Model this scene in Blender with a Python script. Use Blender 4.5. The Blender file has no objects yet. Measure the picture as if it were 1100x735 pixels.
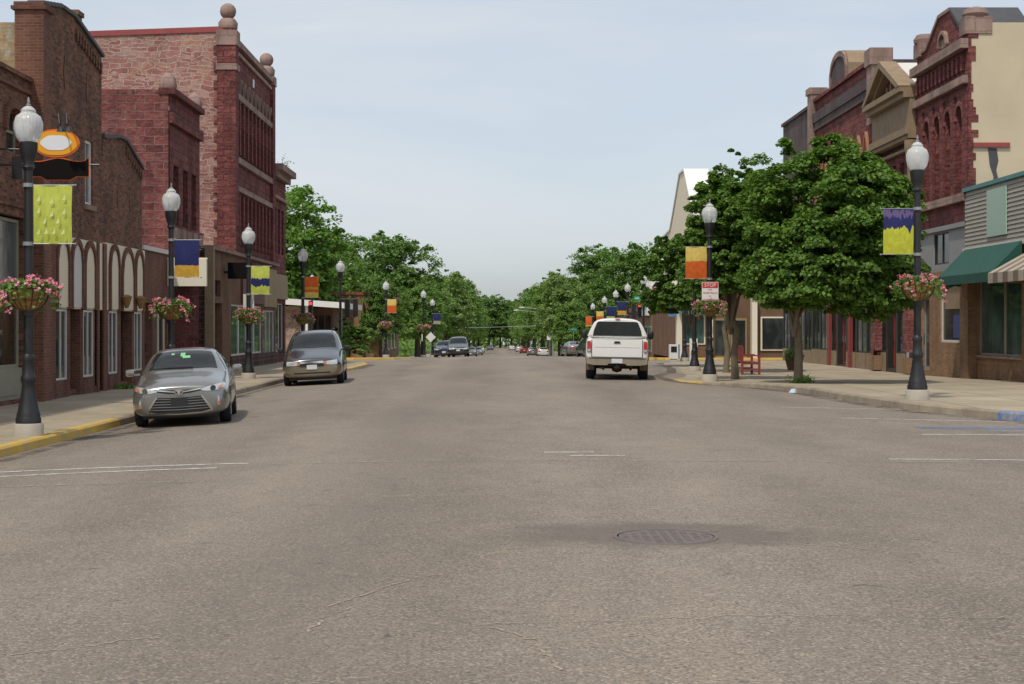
import bpy, bmesh, math, random
import numpy as np
from mathutils import Vector, Matrix
from mathutils.bvhtree import BVHTree

RND = random.Random(11)
SC = bpy.context.scene
COL = SC.collection
ORG = {}
# parts that come in several separate pieces on one thing: each piece becomes an object of its own
EACH = {'brick_pilaster', 'brick_pier', 'corner_pier', 'pilaster', 'brick_column', 'string_course', 'end_pier', 'pier_cap', 'corner_finial', 'pilaster_block',
        'cream_pilaster', 'stall_riser', 'upper_panel', 'stone_bracket', 'tympanum_rib', 'post', 'hall_window', 'clamp', 'bracket', 'awning_frame', 'entablature',
        'parapet_coping', 'cornice', 'arch_frieze', 'chassis', 'sail_motif', 'rail', 'frame', 'roof_rail'}


# ------------------------------------------------------------------ object helpers
def tag(o, label=None, cat=None, group=None, kind=None):
    if label: o['label'] = label
    if cat: o['category'] = cat
    if group: o['group'] = group
    if kind: o['kind'] = kind
    return o


def thing(name, label, cat, loc=(0, 0, 0), group=None):
    o = bpy.data.objects.new(name, None)
    o.empty_display_size = 0.3
    COL.objects.link(o)
    o.location = loc
    ORG[o] = Vector(loc)
    return tag(o, label, cat, group)


def copy_tree(o, parent=None):
    c = o.copy()
    COL.objects.link(c)
    if parent: c.parent = parent
    for ch in list(o.children):
        copy_tree(ch, c)
    return c


def box_uv(me):
    n = len(me.loops)
    if n == 0: return
    uv = me.uv_layers.new(name='UVMap')
    co = np.empty(len(me.vertices) * 3, dtype=np.float32)
    me.vertices.foreach_get('co', co)
    co = co.reshape(-1, 3)
    vi = np.empty(n, dtype=np.int32)
    me.loops.foreach_get('vertex_index', vi)
    nor = np.empty(len(me.polygons) * 3, dtype=np.float32)
    me.polygons.foreach_get('normal', nor)
    nor = np.abs(nor.reshape(-1, 3))
    tot = np.empty(len(me.polygons), dtype=np.int32)
    me.polygons.foreach_get('loop_total', tot)
    ax = np.repeat(nor.argmax(axis=1), tot)
    c = co[vi]
    out = np.empty((n, 2), dtype=np.float32)
    m0 = ax == 0; m1 = ax == 1; m2 = ax == 2
    out[m0] = c[m0][:, [1, 2]]
    out[m1] = c[m1][:, [0, 2]]
    out[m2] = c[m2][:, [0, 1]]
    uv.data.foreach_set('uv', out.ravel())


def link_mesh(name, me, mats, parent=None):
    if not isinstance(mats, (list, tuple)): mats = [mats]
    for m in mats: me.materials.append(m)
    o = bpy.data.objects.new(name, me)
    COL.objects.link(o)
    if parent: o.parent = parent
    return o


class MB:
    def __init__(s):
        s.v = []; s.f = []; s.mi = []; s.cur = 0

    def add(s, vs, fs):
        b = len(s.v)
        s.v.extend([tuple(p) for p in vs])
        for f in fs:
            s.f.append(tuple(b + i for i in f)); s.mi.append(s.cur)

    def quad(s, a, b, c, d):
        s.add([a, b, c, d], [(0, 1, 2, 3)])

    def box(s, x0, x1, y0, y1, z0, z1):
        if x0 > x1: x0, x1 = x1, x0
        if y0 > y1: y0, y1 = y1, y0
        if z0 > z1: z0, z1 = z1, z0
        s.add([(x0, y0, z0), (x1, y0, z0), (x1, y1, z0), (x0, y1, z0), (x0, y0, z1), (x1, y0, z1), (x1, y1, z1), (x0, y1, z1)],
              [(3, 2, 1, 0), (4, 5, 6, 7), (0, 1, 5, 4), (1, 2, 6, 5), (2, 3, 7, 6), (3, 0, 4, 7)])

    def prism(s, poly, fn0, fn1):
        # poly list of 2d points; fn maps (a,b) to 3d for each end
        n = len(poly)
        vs = [fn0(a, b) for a, b in poly] + [fn1(a, b) for a, b in poly]
        fs = [tuple(range(n)), tuple(range(2 * n - 1, n - 1, -1))]
        for i in range(n):
            j = (i + 1) % n
            fs.append((i, i + n, j + n, j))
        s.add(vs, fs)

    def tube(s, pts, rad, n=8, cap=True):
        pts = [Vector(p) for p in pts]
        if not isinstance(rad, (list, tuple)): rad = [rad] * len(pts)
        vs = []; fs = []
        a = None
        for i, p in enumerate(pts):
            t = (pts[min(i + 1, len(pts) - 1)] - pts[max(i - 1, 0)]).normalized()
            if a is None:
                a = t.cross(Vector((0, 0, 1)))
                if a.length < .3: a = t.cross(Vector((1, 0, 0)))
            else: a = a - t * a.dot(t)
            a.normalize(); b = t.cross(a)
            for k in range(n):
                th = 2 * math.pi * k / n
                vs.append(p + (a * math.cos(th) + b * math.sin(th)) * rad[i])
        for i in range(len(pts) - 1):
            for k in range(n):
                k2 = (k + 1) % n
                fs.append((i * n + k, i * n + k2, (i + 1) * n + k2, (i + 1) * n + k))
        if cap:
            fs.append(tuple(range(n - 1, -1, -1)))
            fs.append(tuple((len(pts) - 1) * n + k for k in range(n)))
        s.add(vs, fs)

    def lathe(s, c, prof, n=20, sx=1, sy=1):
        vs = []; fs = []
        for r, z in prof:
            for k in range(n):
                th = 2 * math.pi * k / n
                vs.append((c[0] + sx * r * math.cos(th), c[1] + sy * r * math.sin(th), c[2] + z))
        m = len(prof)
        for i in range(m - 1):
            for k in range(n):
                k2 = (k + 1) % n
                fs.append((i * n + k, i * n + k2, (i + 1) * n + k2, (i + 1) * n + k))
        fs.append(tuple(range(n - 1, -1, -1)))
        fs.append(tuple((m - 1) * n + k for k in range(n)))
        s.add(vs, fs)

    def pieces(s):
        par = list(range(len(s.v)))
        def find(i):
            while par[i] != i: par[i] = par[par[i]]; i = par[i]
            return i
        for f in s.f:
            a = find(f[0])
            for i in f[1:]:
                r = find(i)
                if r != a: par[r] = a
        comp = {}
        for k, f in enumerate(s.f): comp.setdefault(find(f[0]), []).append(k)
        grp = []
        for ks in comp.values():
            P = np.array([s.v[i] for k in ks for i in s.f[k]])
            lo, hi = P.min(0) - .03, P.max(0) + .03
            hit = [g for g in grp if (g[1] <= hi).all() and (g[2] >= lo).all()]
            for g in hit:
                ks = ks + g[0]; lo = np.minimum(lo, g[1]); hi = np.maximum(hi, g[2]); grp.remove(g)
            grp.append((ks, lo, hi))
        out = []
        for ks, lo, hi in grp:
            m = MB(); mp = {}
            for k in ks:
                ff = []
                for i in s.f[k]:
                    if i not in mp: mp[i] = len(m.v); m.v.append(s.v[i])
                    ff.append(mp[i])
                m.f.append(tuple(ff)); m.mi.append(s.mi[k])
            out.append(m)
        return out

    def build(s, name, mats, parent=None, smooth=None, org=None, recalc=True, uv=True):
        if parent is not None and name in EACH:
            ps = s.pieces()
            if len(ps) > 1:
                for q in ps: r = q.build_one(name, mats, parent, smooth, org, recalc, uv)
                return r
        return s.build_one(name, mats, parent, smooth, org, recalc, uv)

    def build_one(s, name, mats, parent=None, smooth=None, org=None, recalc=True, uv=True):
        me = bpy.data.meshes.new(name)
        me.from_pydata(s.v, [], s.f)
        if any(s.mi): me.polygons.foreach_set('material_index', s.mi)
        if recalc:
            bm = bmesh.new(); bm.from_mesh(me)
            bmesh.ops.recalc_face_normals(bm, faces=bm.faces)
            bm.to_mesh(me); bm.free()
        me.update()
        if uv: box_uv(me)
        if smooth is not None:
            me.polygons.foreach_set('use_smooth', [True] * len(me.polygons))
            me.set_sharp_from_angle(angle=math.radians(smooth))
        p = ORG.get(parent) if parent else None
        if p is None: p = Vector(org) if org is not None else Vector((0, 0, 0))
        if p.length > 0: me.transform(Matrix.Translation(-p))
        o = link_mesh(name, me, mats, parent)
        if parent is None: o.location = p
        ORG[o] = p
        return o


# ------------------------------------------------------------------ node helpers
def srgb(r, g, b):
    f = lambda c: (c / 255 / 12.92) if c / 255 <= .04045 else ((c / 255 + .055) / 1.055) ** 2.4
    return (f(r), f(g), f(b), 1)


def lin(c, k=1.0):
    if isinstance(c, (int, float)): c = (c, c, c)
    return (c[0] * k, c[1] * k, c[2] * k, 1)


class NT:
    def __init__(s, name):
        s.m = bpy.data.materials.new(name); s.m.use_nodes = True
        s.t = s.m.node_tree
        s.b = s.t.nodes['Principled BSDF']
        s.out = s.t.nodes['Material Output']

    def n(s, typ, ins=None, **kw):
        nd = s.t.nodes.new(typ)
        for k, v in kw.items(): setattr(nd, k, v)
        for k, v in (ins or {}).items():
            s.set(nd.inputs[k], v)
        return nd

    def set(s, sock, v):
        if hasattr(v, 'outputs'): s.t.links.new(v.outputs[0], sock)
        elif hasattr(v, 'is_output'): s.t.links.new(v, sock)
        else: sock.default_value = v

    def P(s, **kw):
        for k, v in kw.items(): s.set(s.b.inputs[k.replace('_', ' ')], v)
        return s

    def mix(s, f, a, b, mode='MIX'):
        nd = s.n('ShaderNodeMix', data_type='RGBA', blend_type=mode)
        s.set(nd.inputs[0], f); s.set(nd.inputs[6], a); s.set(nd.inputs[7], b)
        return nd.outputs[2]

    def math(s, op, a, b=0.0, c=0.0, clamp=False):
        nd = s.n('ShaderNodeMath', operation=op, use_clamp=clamp)
        s.set(nd.inputs[0], a); s.set(nd.inputs[1], b); s.set(nd.inputs[2], c)
        return nd.outputs[0]

    def ramp(s, f, stops, interp='LINEAR'):
        nd = s.n('ShaderNodeValToRGB')
        cr = nd.color_ramp; cr.interpolation = interp
        while len(cr.elements) < len(stops): cr.elements.new(.5)
        for e, (p, c) in zip(cr.elements, stops):
            e.position = p; e.color = c if isinstance(c, tuple) else (c, c, c, 1)
        s.set(nd.inputs[0], f)
        return nd.outputs[0]

    def noise(s, vec, scale, detail=4, rough=.55, dim='3D'):
        nd = s.n('ShaderNodeTexNoise', noise_dimensions=dim)
        s.set(nd.inputs['Scale'], scale); nd.inputs['Detail'].default_value = detail
        nd.inputs['Roughness'].default_value = rough
        if vec is not None: s.set(nd.inputs['Vector'], vec)
        return nd.outputs[0]

    def bump(s, h, strength=.5, dist=.02):
        nd = s.n('ShaderNodeBump')
        nd.inputs['Strength'].default_value = strength; nd.inputs['Distance'].default_value = dist
        s.set(nd.inputs['Height'], h)
        s.t.links.new(nd.outputs[0], s.b.inputs['Normal'])

    def uv(s): return s.n('ShaderNodeUVMap').outputs[0]
    def obj(s): return s.n('ShaderNodeTexCoord').outputs['Object']
    def pos(s): return s.n('ShaderNodeNewGeometry').outputs['Position']

    def scale(s, v, x, y, z=1):
        nd = s.n('ShaderNodeVectorMath', operation='MULTIPLY')
        s.set(nd.inputs[0], v); nd.inputs[1].default_value = (x, y, z)
        return nd.outputs[0]


def plain(name, c, rough=.6, metal=0.0, var=.25, sc=3.0, bump=0.0, bsc=40, coat=0.0, spec=.5):
    t = NT(name)
    p = t.obj()
    f = t.noise(p, sc, 5)
    col = t.mix(f, lin(c, 1 - var), lin(c, 1 + var))
    t.P(Base_Color=col, Roughness=rough, Metallic=metal, Coat_Weight=coat, Specular_IOR_Level=spec)
    if bump: t.bump(t.noise(p, bsc, 3), bump, .01)
    return t.m


def brick(name, c1, c2, mortar, bw=.21, bh=.072, ms=.008, stain=.35, bump=.5, rock=0.0, rough=.85, third=None, dist=.012):
    t = NT(name)
    uv = t.uv()
    wob = t.n('ShaderNodeTexNoise', noise_dimensions='2D'); wob.inputs['Scale'].default_value = 3.0
    t.set(wob.inputs['Vector'], uv)
    off = t.n('ShaderNodeVectorMath', operation='SCALE'); t.set(off.inputs[0], wob.outputs['Color']); off.inputs['Scale'].default_value = .012 if rock == 0 else .06
    v = t.n('ShaderNodeVectorMath', operation='ADD'); t.set(v.inputs[0], uv); t.set(v.inputs[1], off.outputs[0])
    br = t.n('ShaderNodeTexBrick')
    t.set(br.inputs['Vector'], v.outputs[0])
    br.inputs['Scale'].default_value = 1
    br.inputs['Brick Width'].default_value = bw; br.inputs['Row Height'].default_value = bh
    br.inputs['Mortar Size'].default_value = ms; br.inputs['Mortar Smooth'].default_value = .3
    br.inputs['Color1'].default_value = lin(c1); br.inputs['Color2'].default_value = lin(c2)
    br.inputs['Mortar'].default_value = lin(mortar)
    col = br.outputs['Color']
    n1 = t.noise(uv, 1 / bw * .9, 3, .6, '2D')
    if third:
        col = t.mix(t.math('MULTIPLY', t.ramp(n1, [(.52, 0.0), (.62, 1.0)]), t.math('SUBTRACT', 1.0, br.outputs['Fac'])), col, lin(third))
    n2 = t.noise(t.scale(uv, .9, .35), 1.3, 5, .6, '2D')
    col = t.mix(1.0, col, t.ramp(n2, [(.3, 1 - stain), (.7, 1 + stain * .4)]), 'MULTIPLY')
    n3 = t.noise(uv, 45, 3, .6, '2D')
    col = t.mix(1.0, col, t.ramp(n3, [(.3, .82), (.7, 1.12)]), 'MULTIPLY')
    t.P(Base_Color=col, Roughness=rough, Specular_IOR_Level=.25)
    h = t.math('SUBTRACT', 1.0, br.outputs['Fac'])
    h = t.math('ADD', h, t.math('MULTIPLY', n3, .4))
    if rock:
        h = t.math('ADD', h, t.math('MULTIPLY', t.noise(uv, 5.5, 5, .6, '2D'), rock))
    t.bump(h, bump, dist)
    return t.m


def rubble(name, stops, mortar, bw=.62, bh=.17):
    """coursed rubble: two staggered sizes of irregular stones in thick mortar"""
    t = NT(name)
    uv = t.uv()
    wob = t.n('ShaderNodeTexNoise', noise_dimensions='2D'); wob.inputs['Scale'].default_value = 1.5; wob.inputs['Detail'].default_value = 3
    t.set(wob.inputs['Vector'], uv)
    off = t.n('ShaderNodeVectorMath', operation='SCALE'); t.set(off.inputs[0], wob.outputs['Color']); off.inputs['Scale'].default_value = .34
    v = t.n('ShaderNodeVectorMath', operation='ADD'); t.set(v.inputs[0], uv); t.set(v.inputs[1], off.outputs[0])
    def br(w, h, sq):
        b = t.n('ShaderNodeTexBrick'); t.set(b.inputs['Vector'], v.outputs[0]); b.squash = sq; b.squash_frequency = 3; b.offset = .37
        b.inputs['Scale'].default_value = 1; b.inputs['Brick Width'].default_value = w; b.inputs['Row Height'].default_value = h
        b.inputs['Mortar Size'].default_value = .022; b.inputs['Mortar Smooth'].default_value = .5
        b.inputs['Color1'].default_value = (0, 0, 0, 1); b.inputs['Color2'].default_value = (1, 1, 1, 1); b.inputs['Mortar'].default_value = (.5, .5, .5, 1)
        return b
    b1, b2 = br(bw, bh, .55), br(bw * .55, bh * .62, 1.7)
    sel = t.ramp(t.noise(uv, 1.1, 3, .6, '2D'), [(.49, 0.0), (.51, 1.0)])
    cell = t.mix(sel, b1.outputs['Color'], b2.outputs['Color'])
    fac = t.mix(sel, b1.outputs['Fac'], b2.outputs['Fac'])
    n4 = t.noise(uv, 2.6, 2, .5, '2D')
    col = t.ramp(t.math('ADD', t.math('MULTIPLY', cell, .6), t.math('MULTIPLY', n4, .45)), stops)
    n3 = t.noise(uv, 16, 4, .65, '2D')
    col = t.mix(1.0, col, t.ramp(n3, [(.3, .72), (.7, 1.22)]), 'MULTIPLY')
    f = t.ramp(t.math('ADD', fac, t.math('MULTIPLY', t.math('SUBTRACT', n3, .5), .9)), [(.38, 0.0), (.75, 1.0)])
    col = t.mix(f, col, lin(mortar))
    n2 = t.noise(uv, .45, 4, .6, '2D')
    col = t.mix(1.0, col, t.ramp(n2, [(.3, .8), (.7, 1.12)]), 'MULTIPLY')
    t.P(Base_Color=col, Roughness=.9, Specular_IOR_Level=.2)
    t.bump(t.math('ADD', t.math('SUBTRACT', 1.0, f), t.math('MULTIPLY', n3, .8)), .8, .03)
    return t.m


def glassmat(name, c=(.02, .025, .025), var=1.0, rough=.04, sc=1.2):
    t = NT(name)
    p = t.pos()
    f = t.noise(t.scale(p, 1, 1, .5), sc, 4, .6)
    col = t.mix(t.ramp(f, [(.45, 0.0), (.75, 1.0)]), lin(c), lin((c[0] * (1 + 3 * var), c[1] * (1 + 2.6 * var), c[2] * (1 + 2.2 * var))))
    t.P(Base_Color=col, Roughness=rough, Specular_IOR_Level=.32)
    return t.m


def leafmat(name, c1, c2, trans=.3):
    t = NT(name)
    g = t.n('ShaderNodeNewGeometry')
    r = g.outputs['Random Per Island']
    f = t.noise(t.obj(), .7, 3)
    ff = t.math('ADD', t.math('MULTIPLY', r, .55), t.math('MULTIPLY', f, .45))
    col = t.mix(t.ramp(ff, [(.2, 0.0), (.8, 1.0)]), lin(c1), lin(c2))
    t.P(Base_Color=col, Roughness=.55, Specular_IOR_Level=.3)
    tr = t.n('ShaderNodeBsdfTranslucent')
    t.set(tr.inputs[0], t.mix(1.0, col, (1.5, 1.6, .6, 1), 'MULTIPLY'))
    mx = t.n('ShaderNodeMixShader'); mx.inputs[0].default_value = trans
    t.t.links.new(t.b.outputs[0], mx.inputs[1]); t.t.links.new(tr.outputs[0], mx.inputs[2])
    t.t.links.new(mx.outputs[0], t.out.inputs[0])
    return t.m


def paintmat(name, c, metal=.6, rough=.3, split=None, c2=None):
    t = NT(name)
    p = t.obj()
    col = lin(c)
    if split:
        sx = t.n('ShaderNodeSeparateXYZ'); t.set(sx.inputs[0], p)
        f = t.ramp(t.math('MULTIPLY', sx.outputs[2], .5), [(split / 2 - .004, 0.0), (split / 2 + .004, 1.0)])
        col = t.mix(f, lin(c2), col)
    # road dust low down on the panels
    sz = t.n('ShaderNodeSeparateXYZ'); t.set(sz.inputs[0], p)
    d = t.math('MULTIPLY', t.ramp(sz.outputs[2], [(.2, .5), (.6, 0.0)]), t.noise(p, 4, 4))
    col = t.mix(d, col, lin((.2, .17, .13)))
    t.P(Base_Color=col, Metallic=metal, Roughness=t.math('ADD', t.math('MULTIPLY', d, .4), rough), Coat_Weight=.8, Coat_Roughness=.08)
    return t.m


def banner_mat(name, top, bot, split, amp, freq, mid=None, band=None):
    t = NT(name)
    uv = t.n('ShaderNodeUVMap', uv_map='Cloth').outputs[0]
    s = t.n('ShaderNodeSeparateXYZ'); t.set(s.inputs[0], uv)
    n = t.noise(t.scale(uv, freq, .8), 1.0, 2, .5, '2D')
    v = t.math('ADD', s.outputs[1], t.math('MULTIPLY', t.math('SUBTRACT', n, .5), amp))
    f = t.ramp(v, [(split - .006, 0.0), (split + .006, 1.0)])
    col = t.mix(f, lin(bot), lin(top))
    if mid:
        n2 = t.noise(t.scale(uv, freq * 1.3, 3.0), 1.7, 2, .5, '2D')
        v2 = t.math('ADD', s.outputs[1], t.math('MULTIPLY', t.math('SUBTRACT', n2, .5), amp))
        a = t.ramp(v2, [(band[0] - .005, 0.0), (band[0] + .005, 1.0)])
        b = t.ramp(v2, [(band[1] - .005, 1.0), (band[1] + .005, 0.0)])
        col = t.mix(t.math('MULTIPLY', a, b), col, lin(mid))
    # hem stitched along the edges, faded cloth
    col = t.mix(1.0, col, t.ramp(t.noise(uv, 6, 4, .6, '2D'), [(.3, .85), (.7, 1.08)]), 'MULTIPLY')
    t.P(Base_Color=col, Roughness=.75, Specular_IOR_Level=.2)
    tr = t.n('ShaderNodeBsdfTranslucent'); t.set(tr.inputs[0], col)
    mx = t.n('ShaderNodeMixShader'); mx.inputs[0].default_value = .35
    t.t.links.new(t.b.outputs[0], mx.inputs[1]); t.t.links.new(tr.outputs[0], mx.inputs[2])
    t.t.links.new(mx.outputs[0], t.out.inputs[0])
    return t.m


# ------------------------------------------------------------------ materials
M = {}
M['brick_dark'] = brick('dark_brown_brick', (.27, .112, .062), (.085, .040, .029), (.17, .12, .09), stain=.35)
M['brick_red'] = brick('red_brown_brick', (.21, .083, .053), (.145, .058, .040), (.17, .13, .105))
M['brick_pier'] = brick('orange_red_brick', (.24, .095, .055), (.16, .065, .040), (.2, .15, .12))
M['brick_yellow'] = brick('weathered_yellow_brick', (.42, .30, .15), (.30, .20, .10), (.34, .29, .22), bw=.23, bh=.085, third=(.40, .35, .28))
M['brick_tan'] = brick('tan_orange_brick', (.32, .19, .10), (.24, .13, .07), (.26, .2, .15), bw=.22, bh=.075)
M['brick_shop'] = brick('brown_shop_brick', (.23, .12, .07), (.17, .088, .055), (.15, .11, .085))
M['brick_purple'] = brick('purple_grey_brick', (.13, .095, .095), (.10, .075, .075), (.11, .09, .085))
M['brick_block'] = brick('dark_maroon_block', (.11, .045, .04), (.06, .032, .03), (.16, .12, .10), bw=.4, bh=.2, ms=.02)
M['stone_red'] = brick('red_quartzite_ashlar', (.31, .105, .095), (.165, .055, .052), (.30, .17, .145), bw=.62, bh=.27, ms=.018, bump=.9, rock=2.2, third=(.27, .105, .097), dist=.04)
M['stone_dark'] = brick('dark_red_quartzite', (.275, .086, .076), (.150, .049, .047), (.135, .06, .055), bw=.55, bh=.25, ms=.018, bump=1.0, rock=2.2, third=(.25, .085, .078), dist=.05)
M['rubble'] = rubble('pink_quartzite_rubble', [(0, (.18, .068, .064, 1)), (.3, (.31, .13, .12, 1)), (.48, (.37, .19, .165, 1)), (.62, (.43, .27, .225, 1)), (.75, (.35, .145, .13, 1)), (.88, (.42, .23, .14, 1)), (1, (.21, .085, .08, 1))], (.44, .37, .29), .82, .23)
M['rubble_tan'] = rubble('tan_field_stone', [(0, (.28, .17, .13, 1)), (.4, (.40, .30, .22, 1)), (.7, (.24, .13, .10, 1)), (1, (.42, .36, .30, 1))], (.30, .26, .21), .45, .28)
M['stone_trim'] = brick('pink_grey_trim_stone', (.36, .25, .21), (.30, .20, .17), (.24, .17, .15), bw=.7, bh=.4, ms=.012, rock=1.6, bump=.8)
M['stone_tan'] = plain('tan_sandstone', (.255, .185, .115), .85, var=.4, bump=.4, bsc=12)
M['stone_orange'] = plain('orange_terracotta', (.34, .15, .08), .8, var=.25, bump=.3, bsc=15)
M['stucco'] = plain('tan_stucco', (.52, .44, .31), .9, var=.32, sc=.45, bump=.35, bsc=8)
M['cream'] = plain('cream_paint', (.72, .64, .48), .7, var=.1)
M['cream_light'] = plain('pale_grey_panel', (.60, .58, .54), .7, var=.08)
M['white'] = plain('white_paint', (.74, .73, .70), .5, var=.07)
M['offwhite'] = plain('ivory_sign_board', (.70, .65, .52), .6, var=.05)
M['grey_panel'] = plain('grey_metal_panel', (.26, .26, .26), .6, var=.15)
M['taupe'] = plain('taupe_frame', (.28, .26, .20), .6, var=.15)
M['dark_frame'] = plain('dark_bronze_frame', (.025, .023, .021), .45, var=.2)
M['black_metal'] = plain('black_painted_iron', (.018, .018, .020), .42, var=.25, bump=.15, bsc=60)
M['black_sign'] = plain('flat_black_board', (.009, .007, .007), .8, var=.2, spec=.1)
M['maroon'] = plain('maroon_panel', (.12, .03, .03), .6, var=.2)
M['red_wood'] = plain('red_painted_wood', (.22, .035, .03), .55, var=.2)
M['brown_wood'] = plain('brown_wood', (.13, .075, .04), .7, var=.3)
M['tan_panel'] = plain('weathered_gold_panel', (.26, .19, .09), .55, var=.35, sc=2)
M['roof_dark'] = plain('dark_roof_tile', (.06, .062, .068), .7, var=.3, bump=.4, bsc=10)
M['roof_flat'] = plain('flat_roof_gravel', (.2, .19, .18), .95)
M['red_coping'] = plain('red_metal_coping', (.28, .055, .05), .5)
M['teal'] = plain('teal_metal_trim', (.06, .2, .19), .5)
M['green_awning'] = plain('green_canvas', (.012, .075, .055), .75, var=.25, sc=2)
M['pale_green'] = plain('pale_green_board', (.36, .48, .40), .7, var=.06)
M['orange'] = plain('orange_sign_paint', (.82, .38, .02), .45, var=.06)
M['orange_edge'] = plain('red_orange_edge', (.80, .15, .02), .45, var=.06)
M['white_glow'] = plain('soft_white_sign_face', (.80, .82, .86), .5, var=.03)
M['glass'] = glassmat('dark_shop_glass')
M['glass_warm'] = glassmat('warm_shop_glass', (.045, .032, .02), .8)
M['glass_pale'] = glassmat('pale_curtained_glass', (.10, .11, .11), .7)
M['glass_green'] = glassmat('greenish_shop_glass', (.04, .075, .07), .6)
M['blue_sign'] = plain('blue_window_sign', (.03, .05, .17), .6, var=.1)
M['concrete'] = plain('pale_concrete', (.40, .36, .30), .9, var=.22, sc=6, bump=.5, bsc=25)
M['bark'] = plain('grey_brown_bark', (.17, .135, .09), .95, var=.4, sc=9, bump=1.0, bsc=18)
M['bark_far'] = plain('dark_bark', (.07, .055, .04), .95, var=.3)
M['leaf_maple'] = leafmat('maple_leaves', (.050, .11, .016), (.155, .265, .045))
M['leaf_a'] = leafmat('mid_green_leaves', (.085, .17, .038), (.21, .33, .080))  # far crowns: haze of distance put into the colour by lightening it
M['leaf_b'] = leafmat('bright_green_leaves', (.075, .165, .024), (.18, .31, .058))
M['leaf_c'] = leafmat('dark_green_leaves', (.075, .15, .035), (.175, .29, .070))  # lightened for the far trees, standing in for distance haze
M['leaf_d'] = leafmat('pale_green_leaves', (.12, .20, .060), (.25, .35, .115))
M['leaf_basket'] = leafmat('trailing_basket_leaves', (.05, .13, .02), (.16, .27, .06))
M['petal'] = leafmat('pink_petals', (.62, .13, .27), (.86, .42, .55), .25)
M['coir'] = plain('coir_basket', (.27, .15, .055), .95, var=.4, sc=14, bump=.8, bsc=40)
M['rod'] = plain('grey_steel', (.35, .35, .36), .35, .7)
M['slat'] = plain('dull_chrome_slat', (.34, .34, .34), .3, .8)
M['galv'] = plain('galvanised_steel', (.30, .31, .32), .5, .4)
M['tyre'] = plain('tyre_rubber', (.016, .016, .017), .85, var=.3)
M['rim'] = plain('alloy_rim', (.42, .42, .42), .3, .8)
M['chrome'] = plain('chrome_trim', (.75, .75, .75), .12, 1.0, var=.03)
M['carglass'] = glassmat('car_glass', (.014, .017, .018), .4, .03)
M['lens'] = plain('clear_lamp_lens', (.55, .56, .57), .12, .35, var=.3, sc=18, coat=1)
M['lens_red'] = plain('red_lamp_lens', (.42, .012, .012), .2, coat=1)
M['lens_amber'] = plain('amber_lamp_lens', (.6, .17, .02), .2, coat=1)
M['plastic'] = plain('black_plastic', (.014, .014, .015), .5)
M['plate'] = plain('white_plate', (.62, .63, .64), .5, var=.05)
M['plate_dark'] = plain('black_plate', (.02, .02, .022), .5)
M['green_mark'] = plain('green_window_mark', (.22, .55, .26), .5)
M['signgreen'] = plain('green_street_sign', (.02, .30, .24), .5, var=.05)
M['signred'] = plain('red_sign_ink', (.55, .035, .03), .5, var=.05)
M['signwhite'] = plain('white_sign_sheet', (.72, .72, .70), .45, var=.05)
M['blue_paint'] = plain('faded_blue_paint', (.10, .19, .42), .8, var=.25, sc=5)
M['litter'] = plain('pale_blue_paper', (.5, .6, .68), .7)


def globe_mat():
    t = NT('acorn_lamp_globe')
    p = t.obj()
    s = t.n('ShaderNodeSeparateXYZ'); t.set(s.inputs[0], p)
    ang = t.math('ARCTAN2', s.outputs[0], s.outputs[1])
    w = t.math('SINE', t.math('MULTIPLY', ang, 26.0))
    t.P(Base_Color=(.84, .85, .84, 1), Roughness=.2, Transmission_Weight=.5, IOR=1.3, Specular_IOR_Level=.5)
    t.bump(t.math('MULTIPLY', w, .5), .35, .01)
    return t.m


M['globe'] = globe_mat()


def lamp_lit(name, c, e):
    t = NT(name); t.P(Base_Color=lin(c), Emission_Color=lin(c), Emission_Strength=e, Roughness=.3); return t.m


M['signal_red'] = lamp_lit('lit_red_signal_lens', (.9, .03, .03), 2.5)


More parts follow.
